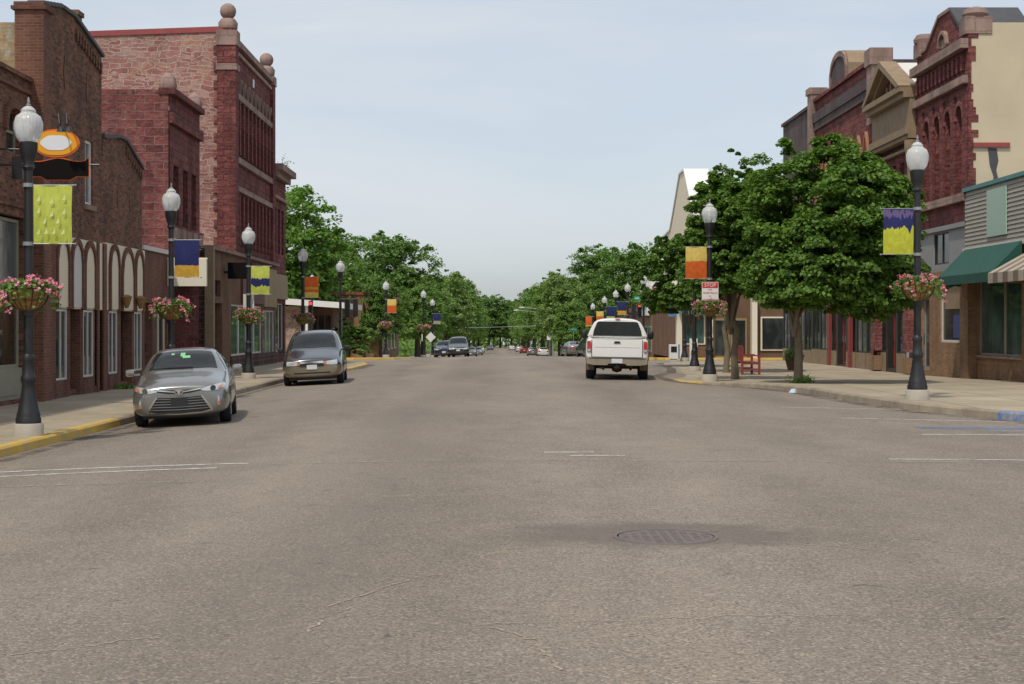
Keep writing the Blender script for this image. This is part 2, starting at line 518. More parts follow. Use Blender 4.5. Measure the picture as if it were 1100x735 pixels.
def asphalt():
    t = NT('aged_asphalt')
    p = t.pos()
    big = t.noise(t.scale(p, 1, .35), .16, 5, .6)
    mid = t.noise(p, 1.3, 5, .6)
    fine = t.noise(p, 55, 4, .75)
    fine2 = t.noise(p, 95, 2, .6)
    col = t.mix(t.ramp(big, [(.32, 0.0), (.68, 1.0)]), (.215, .180, .145, 1), (.262, .222, .181, 1))
    col = t.mix(1.0, col, t.ramp(mid, [(.25, .88), (.75, 1.09)]), 'MULTIPLY')
    col = t.mix(1.0, col, t.ramp(fine, [(.30, .56), (.5, .97), (.72, 1.5)]), 'MULTIPLY')
    stain = t.noise(t.scale(p, .55, .16), 1.0, 6, .62)
    col = t.mix(1.0, col, t.ramp(stain, [(.34, (.80, .80, .81, 1)), (.5, (.97, .97, .97, 1)), (.66, (1.10, 1.09, 1.06, 1))]), 'MULTIPLY')
    vo = t.n('ShaderNodeTexVoronoi'); t.set(vo.inputs['Vector'], p); vo.inputs['Scale'].default_value = 68
    sp = t.n('ShaderNodeSeparateColor'); t.set(sp.inputs[0], vo.outputs['Color'])
    col = t.mix(t.ramp(sp.outputs[0], [(.84, 0.0), (.88, .5)]), col, (.46, .38, .30, 1))
    col = t.mix(t.ramp(sp.outputs[1], [(.84, 0.0), (.88, .5)]), col, (.075, .068, .065, 1))
    # darker tyre tracks and old patches
    sx = t.n('ShaderNodeSeparateXYZ'); t.set(sx.inputs[0], p)
    wx = t.math('ADD', sx.outputs[0], t.math('MULTIPLY', mid, .8))
    tr = t.math('ABSOLUTE', t.math('SINE', t.math('MULTIPLY', wx, .95)))
    col = t.mix(1.0, col, t.ramp(tr, [(0.0, .90), (1.0, 1.04)]), 'MULTIPLY')
    # oil-darkened lane centres
    for cxl, amt in ((-1.5, .13), (4.1, .08), (-5.4, .07)):
        dlt = t.math('ABSOLUTE', t.math('SUBTRACT', t.math('ADD', sx.outputs[0], t.math('MULTIPLY', t.math('SUBTRACT', big, .5), 2.2)), cxl))
        col = t.mix(t.math('MULTIPLY', t.ramp(dlt, [(.15, amt * 4), (.95, 0.0)]), mid), col, (.125, .108, .094, 1))
    drip = t.math('ADD', t.noise(p, 5.5, 3, .6), t.math('MULTIPLY', mid, .25))
    col = t.mix(t.ramp(drip, [(.80, 0.0), (.86, .55)]), col, (.07, .062, .056, 1))
    # hairline cracks
    wob = t.n('ShaderNodeTexNoise'); wob.inputs['Scale'].default_value = .9; wob.inputs['Detail'].default_value = 5
    t.set(wob.inputs['Vector'], p)
    o2 = t.n('ShaderNodeVectorMath', operation='SCALE'); t.set(o2.inputs[0], wob.outputs['Color']); o2.inputs['Scale'].default_value = 1.6
    pv = t.n('ShaderNodeVectorMath', operation='ADD'); t.set(pv.inputs[0], p); t.set(pv.inputs[1], o2.outputs[0])
    vc = t.n('ShaderNodeTexVoronoi', feature='DISTANCE_TO_EDGE', voronoi_dimensions='2D'); t.set(vc.inputs['Vector'], t.scale(pv.outputs[0], .19, .19)); vc.inputs['Scale'].default_value = 1
    crack = t.math('MULTIPLY', t.ramp(vc.outputs['Distance'], [(.0009, 1.0), (.0024, 0.0)]), t.ramp(t.noise(p, .45, 2), [(.46, 0.0), (.6, 1.0)]))
    col = t.mix(t.math('MULTIPLY', crack, .7), col, (.33, .26, .2, 1))
    # darker resurfaced ring round the manhole, feathered by noise
    ctr = t.n('ShaderNodeVectorMath', operation='SUBTRACT'); t.set(ctr.inputs[0], p); ctr.inputs[1].default_value = (1.35, 11.7, 0)
    dl = t.n('ShaderNodeVectorMath', operation='LENGTH'); t.set(dl.inputs[0], t.scale(ctr.outputs[0], .62, 1.1, 0))
    dd = t.math('ADD', dl.outputs['Value'], t.math('MULTIPLY', t.math('SUBTRACT', t.noise(p, 2.4, 5, .65), .5), .9))
    col = t.mix(t.ramp(dd, [(.55, .62), (.95, 0.0)]), col, (.115, .098, .085, 1))
    t.P(Base_Color=col, Roughness=.88, Specular_IOR_Level=.3)
    t.bump(t.math('ADD', fine, t.math('MULTIPLY', fine2, .6)), .55, .012)
    return t.m


M['asphalt'] = asphalt()


def sidewalk_mat():
    t = NT('sidewalk_concrete')
    p = t.pos()
    br = t.n('ShaderNodeTexBrick'); t.set(br.inputs['Vector'], p); br.offset = 0
    br.inputs['Scale'].default_value = 1; br.inputs['Brick Width'].default_value = 1.75; br.inputs['Row Height'].default_value = 1.75
    br.inputs['Mortar Size'].default_value = .018
    br.inputs['Color1'].default_value = (.40, .335, .245, 1); br.inputs['Color2'].default_value = (.35, .295, .215, 1); br.inputs['Mortar'].default_value = (.16, .13, .10, 1)
    col = t.mix(1.0, br.outputs['Color'], t.ramp(t.noise(p, .8, 6, .65), [(.3, .74), (.7, 1.1)]), 'MULTIPLY')
    col = t.mix(1.0, col, t.ramp(t.noise(p, 30, 3, .7), [(.3, .88), (.7, 1.1)]), 'MULTIPLY')
    st = t.ramp(t.noise(p, 2.6, 3, .5), [(.66, 0.0), (.74, .45)])
    col = t.mix(st, col, (.14, .115, .09, 1))
    t.P(Base_Color=col, Roughness=.9, Specular_IOR_Level=.25)
    t.bump(t.noise(p, 35, 4, .7), .3, .01)
    return t.m


M['sidewalk'] = sidewalk_mat()


def worn(name, c, lo, hi, back=None, sc=7):
    t = NT(name)
    p = t.pos()
    f = t.ramp(t.math('ADD', t.math('MULTIPLY', t.noise(p, sc, 6, .7), .7), t.math('MULTIPLY', t.noise(p, 40, 3, .7), .3)), [(lo, 0.0), (hi, 1.0)])
    col = t.mix(1.0, lin(c), t.ramp(t.noise(p, 1.7, 5, .65), [(.3, .78), (.7, 1.1)]), 'MULTIPLY')
    if back: col = t.mix(f, col, lin(back))
    t.P(Base_Color=col, Roughness=.85)
    t.bump(t.noise(p, 38, 4, .7), .4, .01)
    if not back:
        tr = t.n('ShaderNodeBsdfTransparent'); mx = t.n('ShaderNodeMixShader'); t.set(mx.inputs[0], f)
        t.t.links.new(t.b.outputs[0], mx.inputs[1]); t.t.links.new(tr.outputs[0], mx.inputs[2]); t.t.links.new(mx.outputs[0], t.out.inputs[0])
    return t.m


M['paint_white'] = worn('worn_white_paint', (.52, .50, .46), .50, .64)
M['paint_faint'] = worn('faint_white_paint', (.36, .32, .275), .40, .56)
M['paint_blue'] = worn('worn_blue_road_paint', (.17, .23, .36), .42, .60)
M['paint_yellow_road'] = worn('worn_yellow_road_paint', (.42, .29, .07), .34, .47)
M['kerb_yellow'] = worn('yellow_kerb_paint', (.60, .38, .04), .44, .66, (.36, .31, .24), 4)
M['kerb_blue'] = worn('blue_kerb_paint', (.09, .18, .40), .44, .62, (.34, .3, .24), 4)
M['kerb'] = worn('stained_kerb_concrete', (.36, .30, .22), .38, .7, (.16, .13, .095), 2.2)
M['crackfill'] = worn('gritty_crack', (.40, .325, .25), .46, .60, sc=9)
M['patch'] = worn('dark_asphalt_patch', (.105, .092, .080), .38, .66, sc=2.2)
M['gutter'] = worn('gutter_grit', (.12, .098, .076), .40, .56, sc=1.6)
M['iron'] = plain('rusty_cast_iron', (.15, .125, .115), .75, .1, var=.3, sc=8, bump=.6, bsc=30)
M['grass'] = plain('short_grass', (.06, .10, .025), .95, var=.45, sc=.6)
M['tuft'] = leafmat('weeds', (.06, .14, .02), (.12, .24, .04))

exec_marker = None
# ================================================================== ground
def sm(a, b, x):
    t = min(1, max(0, (x - a) / (b - a)))
    return t * t * (3 - 2 * t)


def DZ(y):
    # longitudinal profile: flat, then falls away over a crest
    if y < 62: return 0.0
    if y < 100:
        t = y - 62
        return -.0205 * t * t / 76
    if y < 240: return -.3895 - .0205 * (y - 100)
    return -3.26 - .0112 * (y - 240)


def zr(y): return .25 * (1 - sm(34, 56, y))


def roadz(x, y):
    xc = 1.4
    if x < xc:
        t = min(1, ((x - xc) / 8.6) ** 2)
        z = .26 * (1 - t)
    else:
        t = min(1, ((x - xc) / 8.4) ** 2)
        z = .26 * (1 - t) + zr(y) * t
    return z + DZ(y)


def swz(x, y): return DZ(y) + .15 + (zr(y) * sm(2, 7, x))


KERB_LN = [(6, -30), (9, -16), (12, -9), (14, -7.5), (16, -7.15), (57, -7.2), (59, -6.8), (62, -6.1), (69, -6.05), (72, -6.5), (75, -7.6), (76.5, -9.5), (77.2, -13), (77.6, -60)]
KERB_LF = [(92, -60), (92.6, -13), (93.4, -9), (95, -6.6), (97, -5.7), (100, -5.35), (150, -5.35), (154, -7.2), (900, -7.4)]
KERB_RN = [(6, 30), (10, 20), (14, 14), (19, 11), (22, 10), (25.6, 9.0), (28.5, 8.1), (33, 7.65), (37, 7.5), (40, 6.9), (42.5, 5.85), (44.5, 5.45), (50, 5.5), (55, 6.6), (61, 7.3), (70, 7.8), (74, 8.5), (76.5, 10.5), (77.4, 15), (77.8, 60)]
KERB_RF = [(92, 60), (92.6, 14), (94, 10.5), (96.5, 8.7), (100, 8.3), (900, 8.4)]


def densify(pl, step=1.2):
    out = []
    for (y0, x0), (y1, x1) in zip(pl[:-1], pl[1:]):
        L = math.hypot(y1 - y0, x1 - x0)
        st = step if y0 < 160 else 12
        n = max(1, int(L / st))
        for i in range(n):
            t = i / n
            out.append((y0 + (y1 - y0) * t, x0 + (x1 - x0) * t))
    out.append(pl[-1])
    return out


def grid_sheet(name, xs, ys, zf, mat, kind='structure'):
    mb = MB()
    nx = len(xs)
    mb.v = [(x, y, zf(x, y)) for y in ys for x in xs]
    for j in range(len(ys) - 1):
        for i in range(nx - 1):
            mb.f.append((j * nx + i, j * nx + i + 1, (j + 1) * nx + i + 1, (j + 1) * nx + i)); mb.mi.append(0)
    o = mb.build(name, mat, smooth=30, recalc=False)
    return tag(o, kind=kind)


xs = [-1200, -700, -400, -200, -120, -60, -30] + [-16 + .65 * i for i in range(56)] + [24, 34, 60, 120, 200, 400, 700, 1200]
ys = [-60, -30] + [-12 + 2.0 * i for i in range(92)] + [180 + 12 * i for i in range(20)] + [430, 480, 560, 680, 800, 1000, 1300, 1700]
xr = [x for x in xs if -61 <= x <= 61]
grid_sheet('ground', xs, ys, lambda x, y: DZ(y) - .12 - (0 if abs(x) < 70 else .0), M['grass'])
grid_sheet('road', xr, [y for y in ys if y < 1001], roadz, M['asphalt'])


def pavement(name, pl, inner, matt=None):
    pts = densify(pl)
    mb = MB()
    s = 1 if inner > pl[len(pl) // 2][1] else -1
    for (y0, x0), (y1, x1) in zip(pts[:-1], pts[1:]):
        cols0 = [x0 + (inner - x0) * t for t in (0, .12, .35, 1)]
        cols1 = [x1 + (inner - x1) * t for t in (0, .12, .35, 1)]
        for a in range(3):
            mb.quad((cols0[a], y0, swz(cols0[a], y0)), (cols0[a + 1], y0, swz(cols0[a + 1], y0)), (cols1[a + 1], y1, swz(cols1[a + 1], y1)), (cols1[a], y1, swz(cols1[a], y1)))
    o = mb.build(name, matt or M['sidewalk'], recalc=False)
    tag(o, kind='structure')


def kerb(pl, ranges):
    pts = densify(pl, .6)
    for nm, matt, test in ranges:
        mb = MB()
        for (y0, x0), (y1, x1) in zip(pts[:-1], pts[1:]):
            if not test((y0 + y1) / 2, (x0 + x1) / 2): continue
            d = Vector((x1 - x0, y1 - y0)).normalized()
            nrm = Vector((-d.y, d.x))          # left of travel (+y): towards -x
            sgn = 1 if pl[len(pl) // 2][1] < 0 else -1
            nrm *= sgn                          # towards the pavement
            def P(x, y, o, z): return (x + nrm.x * o, y + nrm.y * o, z)
            for (xa, ya) in ((x0, y0),): pass
            za0, za1 = swz(x0, y0) + .005, swz(x1, y1) + .005
            zb0, zb1 = roadz(x0, y0) - .06, roadz(x1, y1) - .06
            a0, a1 = P(x0, y0, -.06, zb0), P(x1, y1, -.06, zb1)
            b0, b1 = P(x0, y0, -.03, za0 - .03), P(x1, y1, -.03, za1 - .03)
            c0, c1 = P(x0, y0, .0, za0), P(x1, y1, .0, za1)
            e0, e1 = P(x0, y0, .16, za0), P(x1, y1, .16, za1)
            mb.quad(a0, a1, b1, b0); mb.quad(b0, b1, c1, c0); mb.quad(c0, c1, e1, e0)
        if mb.f: tag(mb.build(nm, matt, recalc=False), kind='structure')


pavement('sidewalk', KERB_LN, -60)
pavement('sidewalk', KERB_RN, 60)
pavement('sidewalk', KERB_LF, -60.5)
pavement('sidewalk', KERB_RF, 60.5)
yl = lambda y, x: y < 28.3 or 57.5 < y < 72
kerb(KERB_LN, [('yellow_kerb', M['kerb_yellow'], yl), ('kerb', M['kerb'], lambda y, x: not yl(y, x))])
yr = lambda y, x: 42.6 < y < 46.3
bl = lambda y, x: y < 26.0 and x > 8.9
kerb(KERB_RN, [('yellow_kerb', M['kerb_yellow'], yr), ('blue_kerb', M['kerb_blue'], bl), ('kerb', M['kerb'], lambda y, x: not (yr(y, x) or bl(y, x)))])
yf = lambda y, x: y < 97
kerb(KERB_LF, [('yellow_kerb', M['kerb_yellow'], yf), ('kerb', M['kerb'], lambda y, x: not yf(y, x))])
kerb(KERB_RF, [('yellow_kerb', M['kerb_yellow'], yf), ('kerb', M['kerb'], lambda y, x: not yf(y, x))])
# lawns beyond the far pavements
for s in (-1, 1):
    pl = [-200, -100, -60, -30, -14.5] if s < 0 else [17, 30, 60, 100, 200]
    grid_sheet('lawn', pl, [135 + 6 * i for i in range(18)] + [250 + 25 * i for i in range(30)], lambda x, y: DZ(y) + .19, M['grass'])


def ribbon(mb, pts, w, dz=.004):
    for (x0, y0), (x1, y1) in zip(pts[:-1], pts[1:]):
        L = math.hypot(x1 - x0, y1 - y0); n = max(1, int(L / .35))
        nx, ny = -(y1 - y0) / L * w / 2, (x1 - x0) / L * w / 2
        for i in range(n):
            ax, ay = x0 + (x1 - x0) * i / n, y0 + (y1 - y0) * i / n
            bx, by = x0 + (x1 - x0) * (i + 1) / n, y0 + (y1 - y0) * (i + 1) / n
            q = [(ax - nx, ay - ny), (bx - nx, by - ny), (bx + nx, by + ny), (ax + nx, ay + ny)]
            mb.quad(*[(px, py, roadz(px, py) + dz) for px, py in q])


def marking(name, lines, mat, dz=.004):
    mb = MB()
    for pts, w in lines: ribbon(mb, pts, w, dz)
    return tag(mb.build(name, mat, recalc=False), kind='structure')


# crossing lines, stall lines, blue bay
marking('crosswalk_line', [([(-9.5, 19.0), (-3.1, 18.5)], .12), ([(-9.5, 18.2), (-3.4, 18.0)], .11)], M['paint_white'])
marking('crosswalk_line', [([(-8.5, 17.1), (-3.3, 16.4)], .11), ([(-2.8, 18.3), (12, 17.6)], .1)], M['paint_faint'])
marking('crosswalk_line', [([(.6, 19.3), (1.25, 19.3)], .12), ([(.9, 18.8), (1.6, 18.8)], .1), ([(4.8, 18.3), (10.5, 17.9)], .09)], M['paint_white'])
marking('parking_line', [([(5.7, 30.0), (7.9, 29.2)], .1), ([(6.1, 26.5), (8.7, 25.5)], .1), ([(6.4, 22.5), (10, 22.2)], .12)], M['paint_white'])
marking('parking_line', [([(4.9, 34.3), (7.4, 33.5)], .1), ([(4.6, 38.5), (7, 37.6)], .1)], M['paint_faint'])
marking('blue_bay_mark', [([(6.75, 24.0), (8.9, 23.85)], .55), ([(7.6, 23.1), (8.9, 23.0)], .2)], M['paint_blue'])
marking('centre_line', [([(1.35, 22.5), (1.3, 24.4)], .12)], M['paint_yellow_road'])
marking('centre_line', [([(1.4, 60), (1.4, 70)], .1), ([(1.6, 60), (1.6, 70)], .1)], M['paint_yellow_road'])
def crack(x, y, dx, dy, n, w):
    pts = [(x, y)]
    n *= 3
    for i in range(n):
        x += dx / n + RND.gauss(0, .012); y += dy / n + RND.gauss(0, .014)
        pts.append((x, y))
    return (pts, w)


marking('road_crack', [crack(-1.02, 8.05, .02, .75, 12, .017), crack(-1.0, 8.8, .28, .75, 9, .018), crack(-.72, 9.55, .35, .35, 6, .014), crack(-2.6, 7.6, .8, .5, 12, .012), crack(.30, 7.1, -.1, .7, 10, .018), crack(.2, 7.8, -.22, .35, 6, .014), crack(-.1, 8.2, 5.5, .45, 60, .010),
                       crack(2.0, 11.3, 1.9, -.9, 22, .014), crack(.75, 11.3, -.7, -.35, 10, .012), crack(-6.0, 11.5, 3.5, -.3, 40, .010), crack(3.6, 9.0, 2.2, 1.6, 30, .011), crack(-2.2, 14.5, 8, -.4, 70, .012)], M['crackfill'], .004)
for pl, s in ((KERB_LN, 1), (KERB_RN, -1)):
    pts = [(x + s * .2, y) for y, x in densify(pl, 1.0) if 13 < y < 75]
    marking('gutter_dirt', [(pts, .38)], M['gutter'], .004)

# manhole
mz = roadz(1.30, 11.55)
t = thing('manhole_cover', 'round rusty iron manhole cover set in the road surface', 'manhole cover', (1.30, 11.55, mz))
mb = MB()
mb.lathe((1.30, 11.55, mz + .008), [(.0, 0), (.365, .0), (.37, -.02)], 36)
for i in range(-4, 5):
    for j in range(-4, 5):
        if i * i + j * j < 18: mb.box(1.30 + i * .078 - .022, 1.30 + i * .078 + .022, 11.55 + j * .078 - .022, 11.55 + j * .078 + .022, mz + .008, mz + .012)
mb.build('cover', M['iron'], t)
mb = MB()
mb.lathe((1.30, 11.55, mz), [(.378, 0), (.378, .010), (.405, .010), (.41, 0)], 40)
mb.build('frame', M['iron'], t)


# ================================================================== building helpers
class Fac:
    """street front on the plane x = xf; side -1 is the left row (faces +x), +1 the right row (faces -x).
    s runs along the street, o is the distance out from the front."""

    def __init__(f, side, xf): f.sd = side; f.xf = xf

    def X(f, o): return f.xf - f.sd * o

    def box(f, mb, s0, s1, z0, z1, o0, o1): mb.box(f.X(o0), f.X(o1), s0, s1, z0, z1)

    def q(f, mb, pts): mb.quad(*[(f.X(o), s, z) for s, z, o in pts])

    def poly(f, mb, pts, o0, o1): mb.prism(pts, lambda a, b: (f.X(o0), a, b), lambda a, b: (f.X(o1), a, b))

    def wall(f, mb, s0, s1, z0, z1, holes=(), o=0.0, depth=.25):
        ss = sorted({s0, s1} | {h[0] for h in holes} | {h[1] for h in holes})
        zs = sorted({z0, z1} | {h[2] for h in holes} | {h[3] for h in holes})
        for a, b in zip(ss[:-1], ss[1:]):
            for c, d in zip(zs[:-1], zs[1:]):
                ms, mz = (a + b) / 2, (c + d) / 2
                if any(h[0] < ms < h[1] and h[2] < mz < h[3] for h in holes): continue
                f.q(mb, [(a, c, o), (b, c, o), (b, d, o), (a, d, o)])
        for h in holes:
            a, b, c, d = h[:4]; i = o - depth
            f.q(mb, [(a, c, o), (a, d, o), (a, d, i), (a, c, i)]); f.q(mb, [(b, c, o), (b, d, o), (b, d, i), (b, c, i)])
            f.q(mb, [(a, c, o), (b, c, o), (b, c, i), (a, c, i)]); f.q(mb, [(a, d, o), (b, d, o), (b, d, i), (a, d, i)])

    def arch_fill(f, mb, s0, s1, zs, zt, o, depth, pointed=False, n=10):
        # fills the corners of a rectangular hole above an arch
        c = (s0 + s1) / 2; r = (s1 - s0) / 2
        P = f.arch_pts(s0, s1, zs, zt, pointed, n)
        for (a, za), (b, zb) in zip(P[:-1], P[1:]):
            f.q(mb, [(a, za, o), (b, zb, o), (b, zt, o), (a, zt, o)])
            f.q(mb, [(a, za, o), (b, zb, o), (b, zb, o - depth), (a, za, o - depth)])

    def arch_pts(f, s0, s1, zs, zt, pointed=False, n=10):
        c = (s0 + s1) / 2; r = (s1 - s0) / 2; h = zt - zs
        P = []
        for k in range(n + 1):
            u = -1 + 2 * k / n
            if pointed: z = zs + h * (1 - abs(u) ** 1.25)
            else: z = zs + h * math.sqrt(max(0, 1 - u * u))
            P.append((c + u * r, z))
        return P

    def arch_ring(f, mb, s0, s1, zb, zs, zt, w, o0, o1, pointed=False):
        inner = f.arch_pts(s0, s1, zs, zt, pointed); outer = f.arch_pts(s0 - w, s1 + w, zs, zt + w * 1.1, pointed)
        inner = [(s0, zb)] + inner + [(s1, zb)]; outer = [(s0 - w, zb)] + outer + [(s1 + w, zb)]
        for i in range(len(inner) - 1):
            f.poly(mb, [inner[i], inner[i + 1], outer[i + 1], outer[i]], o0, o1)

    def window(f, par, s0, s1, z0, z1, o=-.2, frame='white', pane='glass', nx=1, nz=1, fw=.06, name='window', label=None, d=.06):
        mb = MB()
        f.box(mb, s0, s0 + fw, z0, z1, o, o + d); f.box(mb, s1 - fw, s1, z0, z1, o, o + d)
        f.box(mb, s0 + fw, s1 - fw, z0, z0 + fw, o, o + d - .003); f.box(mb, s0 + fw, s1 - fw, z1 - fw, z1, o, o + d - .003)
        for i in range(1, nx):
            c = s0 + (s1 - s0) * i / nx
            f.box(mb, c - fw / 2, c + fw / 2, z0 + fw, z1 - fw, o, o + d - .006)
        for i in range(1, nz):
            c = z0 + (z1 - z0) * i / nz
            f.box(mb, s0 + fw, s1 - fw, c - fw / 2, c + fw / 2, o, o + d - .009)
        w = mb.build(name, M[frame], par)
        if label: w['label'] = label
        mb = MB(); f.box(mb, s0 + .01, s1 - .01, z0 + .01, z1 - .01, o + .012, o + .022)
        mb.build('pane', M[pane], w)
        return w

    def door(f, par, s0, s1, z0, z1, o=-.3, frame='dark_frame', pane='glass', name='door'):
        w = f.window(par, s0, s1, z0, z1, o, frame, pane, 1, 1, .11, name)
        mb = MB(); f.box(mb, s1 - .1, s1 - .05, z0 + .95, z0 + 1.25, o + .06, o + .11)
        mb.build('handle', M['chrome'], w)
        return w

    def shell(f, par, s0, s1, z0, z1, depth, mat_near, mat_far=None, roof='roof_flat', roof_drop=.5, near='side_wall'):
        # side walls, back wall and roof behind a front (front face itself left out)
        e = .03
        mb = MB(); mb.quad((f.X(-e), s0, z0), (f.X(-depth), s0, z0), (f.X(-depth), s0, z1), (f.X(-e), s0, z1))
        mb.quad((f.X(-e), s0, z1), (f.X(-depth), s0, z1), (f.X(-depth), s0 + .3, z1), (f.X(-e), s0 + .3, z1))
        mb.quad((f.X(-e), s0 + .3, z1), (f.X(-depth), s0 + .3, z1), (f.X(-depth), s0 + .3, z1 - roof_drop), (f.X(-e), s0 + .3, z1 - roof_drop))
        mb.build(near, M[mat_near], par, recalc=False)
        mb = MB(); mb.quad((f.X(-e), s1, z0), (f.X(-depth), s1, z0), (f.X(-depth), s1, z1), (f.X(-e), s1, z1))
        mb.quad((f.X(-depth), s0, z0), (f.X(-depth), s1, z0), (f.X(-depth), s1, z1), (f.X(-depth), s0, z1))
        mb.build('rear_wall', M[mat_far or mat_near], par, recalc=False)
        mb = MB(); zr_ = z1 - roof_drop
        mb.quad((f.X(-.3), s0 + .3, zr_), (f.X(-depth), s0 + .3, zr_), (f.X(-depth), s1, zr_), (f.X(-.3), s1, zr_))
        mb.build('roof', M[roof], par, recalc=False)


def bld(name, label, f, s, cat='building'):
    return thing(name, label, cat, (f.xf, s, 0.1))


L = Fac(-1, -10.7)
# ---------------------------------------------------------------- left 1: dark brick shop at the picture edge
b = bld('brick_shop', 'dark brown brick shop at the left edge with wide display windows and taupe panels', L, 28)
L1 = Fac(-1, -10.8)
mb = MB(); L1.wall(mb, 20, 34.55, .1, 7.5, [(22, 33.95, .25, 4.35), (32.7, 33.75, 5.75, 6.75)])
L1.arch_fill(mb, 32.7, 33.75, 6.4, 6.75, 0, .25)
L1.box(mb, 20, 34.55, 7.2, 7.3, .003, .06); L1.box(mb, 20, 34.55, 4.55, 4.65, .003, .05)
mb.build('wall', M['brick_dark'], b)
mb = MB(); L1.box(mb, 20, 34.55, 7.5, 7.6, -.35, .08); mb.build('coping', M['brick_dark'], b)
L1.shell(b, 20, 34.5, 0, 7.5, 18, 'brick_dark')
mb = MB(); L1.arch_ring(mb, 32.7, 33.75, 6.2, 6.4, 6.75, .16, .003, .07); mb.build('window_hood', M['brick_pier'], b)
L1.window(b, 32.7, 33.75, 5.75, 6.75, -.2, 'taupe', 'glass', 1, 2)
mb = MB(); L1.box(mb, 22, 33.95, .2, .95, -.2, -.05)
for i in range(6): L1.box(mb, 22.2 + i * 1.95, 23.9 + i * 1.95, .35, .8, -.05, -.03)
mb.build('stall_riser', M['taupe'], b)
for i in range(4):
    L1.window(b, 22 + i * 2.98, 24.98 + i * 2.98, .95, 2.75, -.18, 'taupe', 'glass_warm', 1, 1, .08, 'shop_window')
    L1.window(b, 22 + i * 2.98, 24.98 + i * 2.98, 2.9, 4.3, -.18, 'taupe', 'glass_pale', 1, 1, .07, 'transom_window')
mb = MB(); L1.box(mb, 22, 33.95, 2.75, 2.9, -.2, .02); mb.build('transom_bar', M['taupe'], b)
mb = MB(); L1.box(mb, 33.97, 34.55, .1, .75, .003, .06); mb.build('base_block', M['concrete'], b)

# ---------------------------------------------------------------- left 2 and 3: gabled brick fronts with arcade
def arcade(f, b, s0, s1, zt, bays):
    mb = MB()
    f.box(mb, s0, s1, 2.32, zt, -.02, .10)
    mb.build('arcade_fascia', M['cream'], b)
    for (a, c, panel, kind) in bays:
        mb = MB(); top = zt - .15
        f.arch_ring(mb, a, c, 2.32, top - (c - a) * .55, top, .13, .103, .17)
        mb.build('brick_arch', M['brick_red'], b)
        mb = MB()
        P = f.arch_pts(a, c, top - (c - a) * .55, top)
        f.poly(mb, [(a, 2.36)] + P + [(c, 2.36)], .104, .125)
        mb.build('arch_panel', M[panel], b)
        if kind == 'door':
            f.door(b, a, c, .17, 2.3, -.25, 'dark_frame', 'glass')
        else:
            mb = MB(); f.box(mb, a - .02, c + .02, .15, .58, -.1, .10); mb.build('stall_riser', M['brick_red'], b)
            f.window(b, a - .02, c + .02, .58, 2.3, .02, 'cream_light', 'glass', 2, 1, .05, 'shop_window')


b = bld('gabled_brick_building', 'tall brown brick building with low gabled parapet, corner pier and arched ground floor', L, 37)
mb = MB()
hs = [(38.6, 39.35, 5.05, 6.75), (34.95, 40.2, .3, 4.1)]
L.wall(mb, 34.6, 40.2, .1, 9.0, hs)
L.poly(mb, [(34.9, 9.0), (40.2, 9.0), (40.2, 9.15), (37.55, 9.68), (36.6, 9.68), (34.9, 9.45)], -.3, 0)
for i in range(10):
    s = 37.7 + i * .25; z = 9.45 - (s - 37.55) * .2
    L.box(mb, s, s + .12, z - .3, z, .003, .06)
mb.build('wall', M['brick_dark'], b)
mb = MB(); L.box(mb, 34.35, 34.95, .1, 9.2, -.45, .22); mb.build('corner_pier', M['brick_pier'], b)
mb = MB(); L.box(mb, 34.28, 35.02, 9.2, 9.28, -.52, .29); L.box(mb, 34.33, 34.97, 9.28, 9.38, -.47, .24); mb.build('pier_cap', M['brick_red'], b)
mb = MB()
for i in range(6): L.box(mb, 35.0 + i * .27, 35.25 + i * .27, 9.46 + i * .045, 9.55 + i * .045, -.36, .05)
L.poly(mb, [(36.6, 9.68), (37.55, 9.68), (40.25, 9.15), (40.25, 9.24), (37.6, 9.77), (36.6, 9.77)], -.36, .07)
mb.build('parapet_coping', M['roof_dark'], b)
L.shell(b, 34.6, 40.2, 0, 8.95, 18, 'brick_yellow', 'brick_dark')
mb = MB(); mb.box(-11.45, -11.02, 39.0, 39.45, 8, 10.05); mb.box(-11.5, -10.97, 38.95, 39.5, 10.05, 10.17); mb.build('chimney', M['brick_shop'], b)
for s, z in ((36.75, 8.15), (38.75, 8.05)):
    mb = MB(); L.poly(mb, [(s - .1, z), (s, z - .42), (s + .1, z), (s, z + .42)], .002, .02); mb.build('vent', M['brick_pier'], b)
L.window(b, 38.6, 39.35, 5.05, 6.75, -.12, 'white', 'glass_pale', 1, 2, .08)
mb = MB(); L.box(mb, 38.5, 39.45, 4.92, 5.05, -.1, .07); mb.build('window_sill', M['stone_trim'], b)
arcade(L, b, 34.95, 40.2, 4.1, [(35.75, 36.65, 'cream', 'w'), (37.0, 37.85, 'cream_light', 'door'), (38.15, 39.05, 'cream', 'w')])
mb = MB(); L.box(mb, 34.97, 35.55, .12, 4.1, .105, .15); L.box(mb, 39.3, 39.5, .12, 4.1, .105, .14); L.box(mb, 39.9, 40.19, .12, 4.1, .105, .15); mb.build('brick_pilaster', M['brick_red'], b)
mb = MB(); L.box(mb, 36.67, 36.97, .12, 2.32, -.3, .08); L.box(mb, 37.87, 38.13, .12, 2.32, -.3, .08); L.box(mb, 39.07, 39.25, .12, 2.32, -.3, .08); mb.build('brick_pier', M['brick_red'], b)

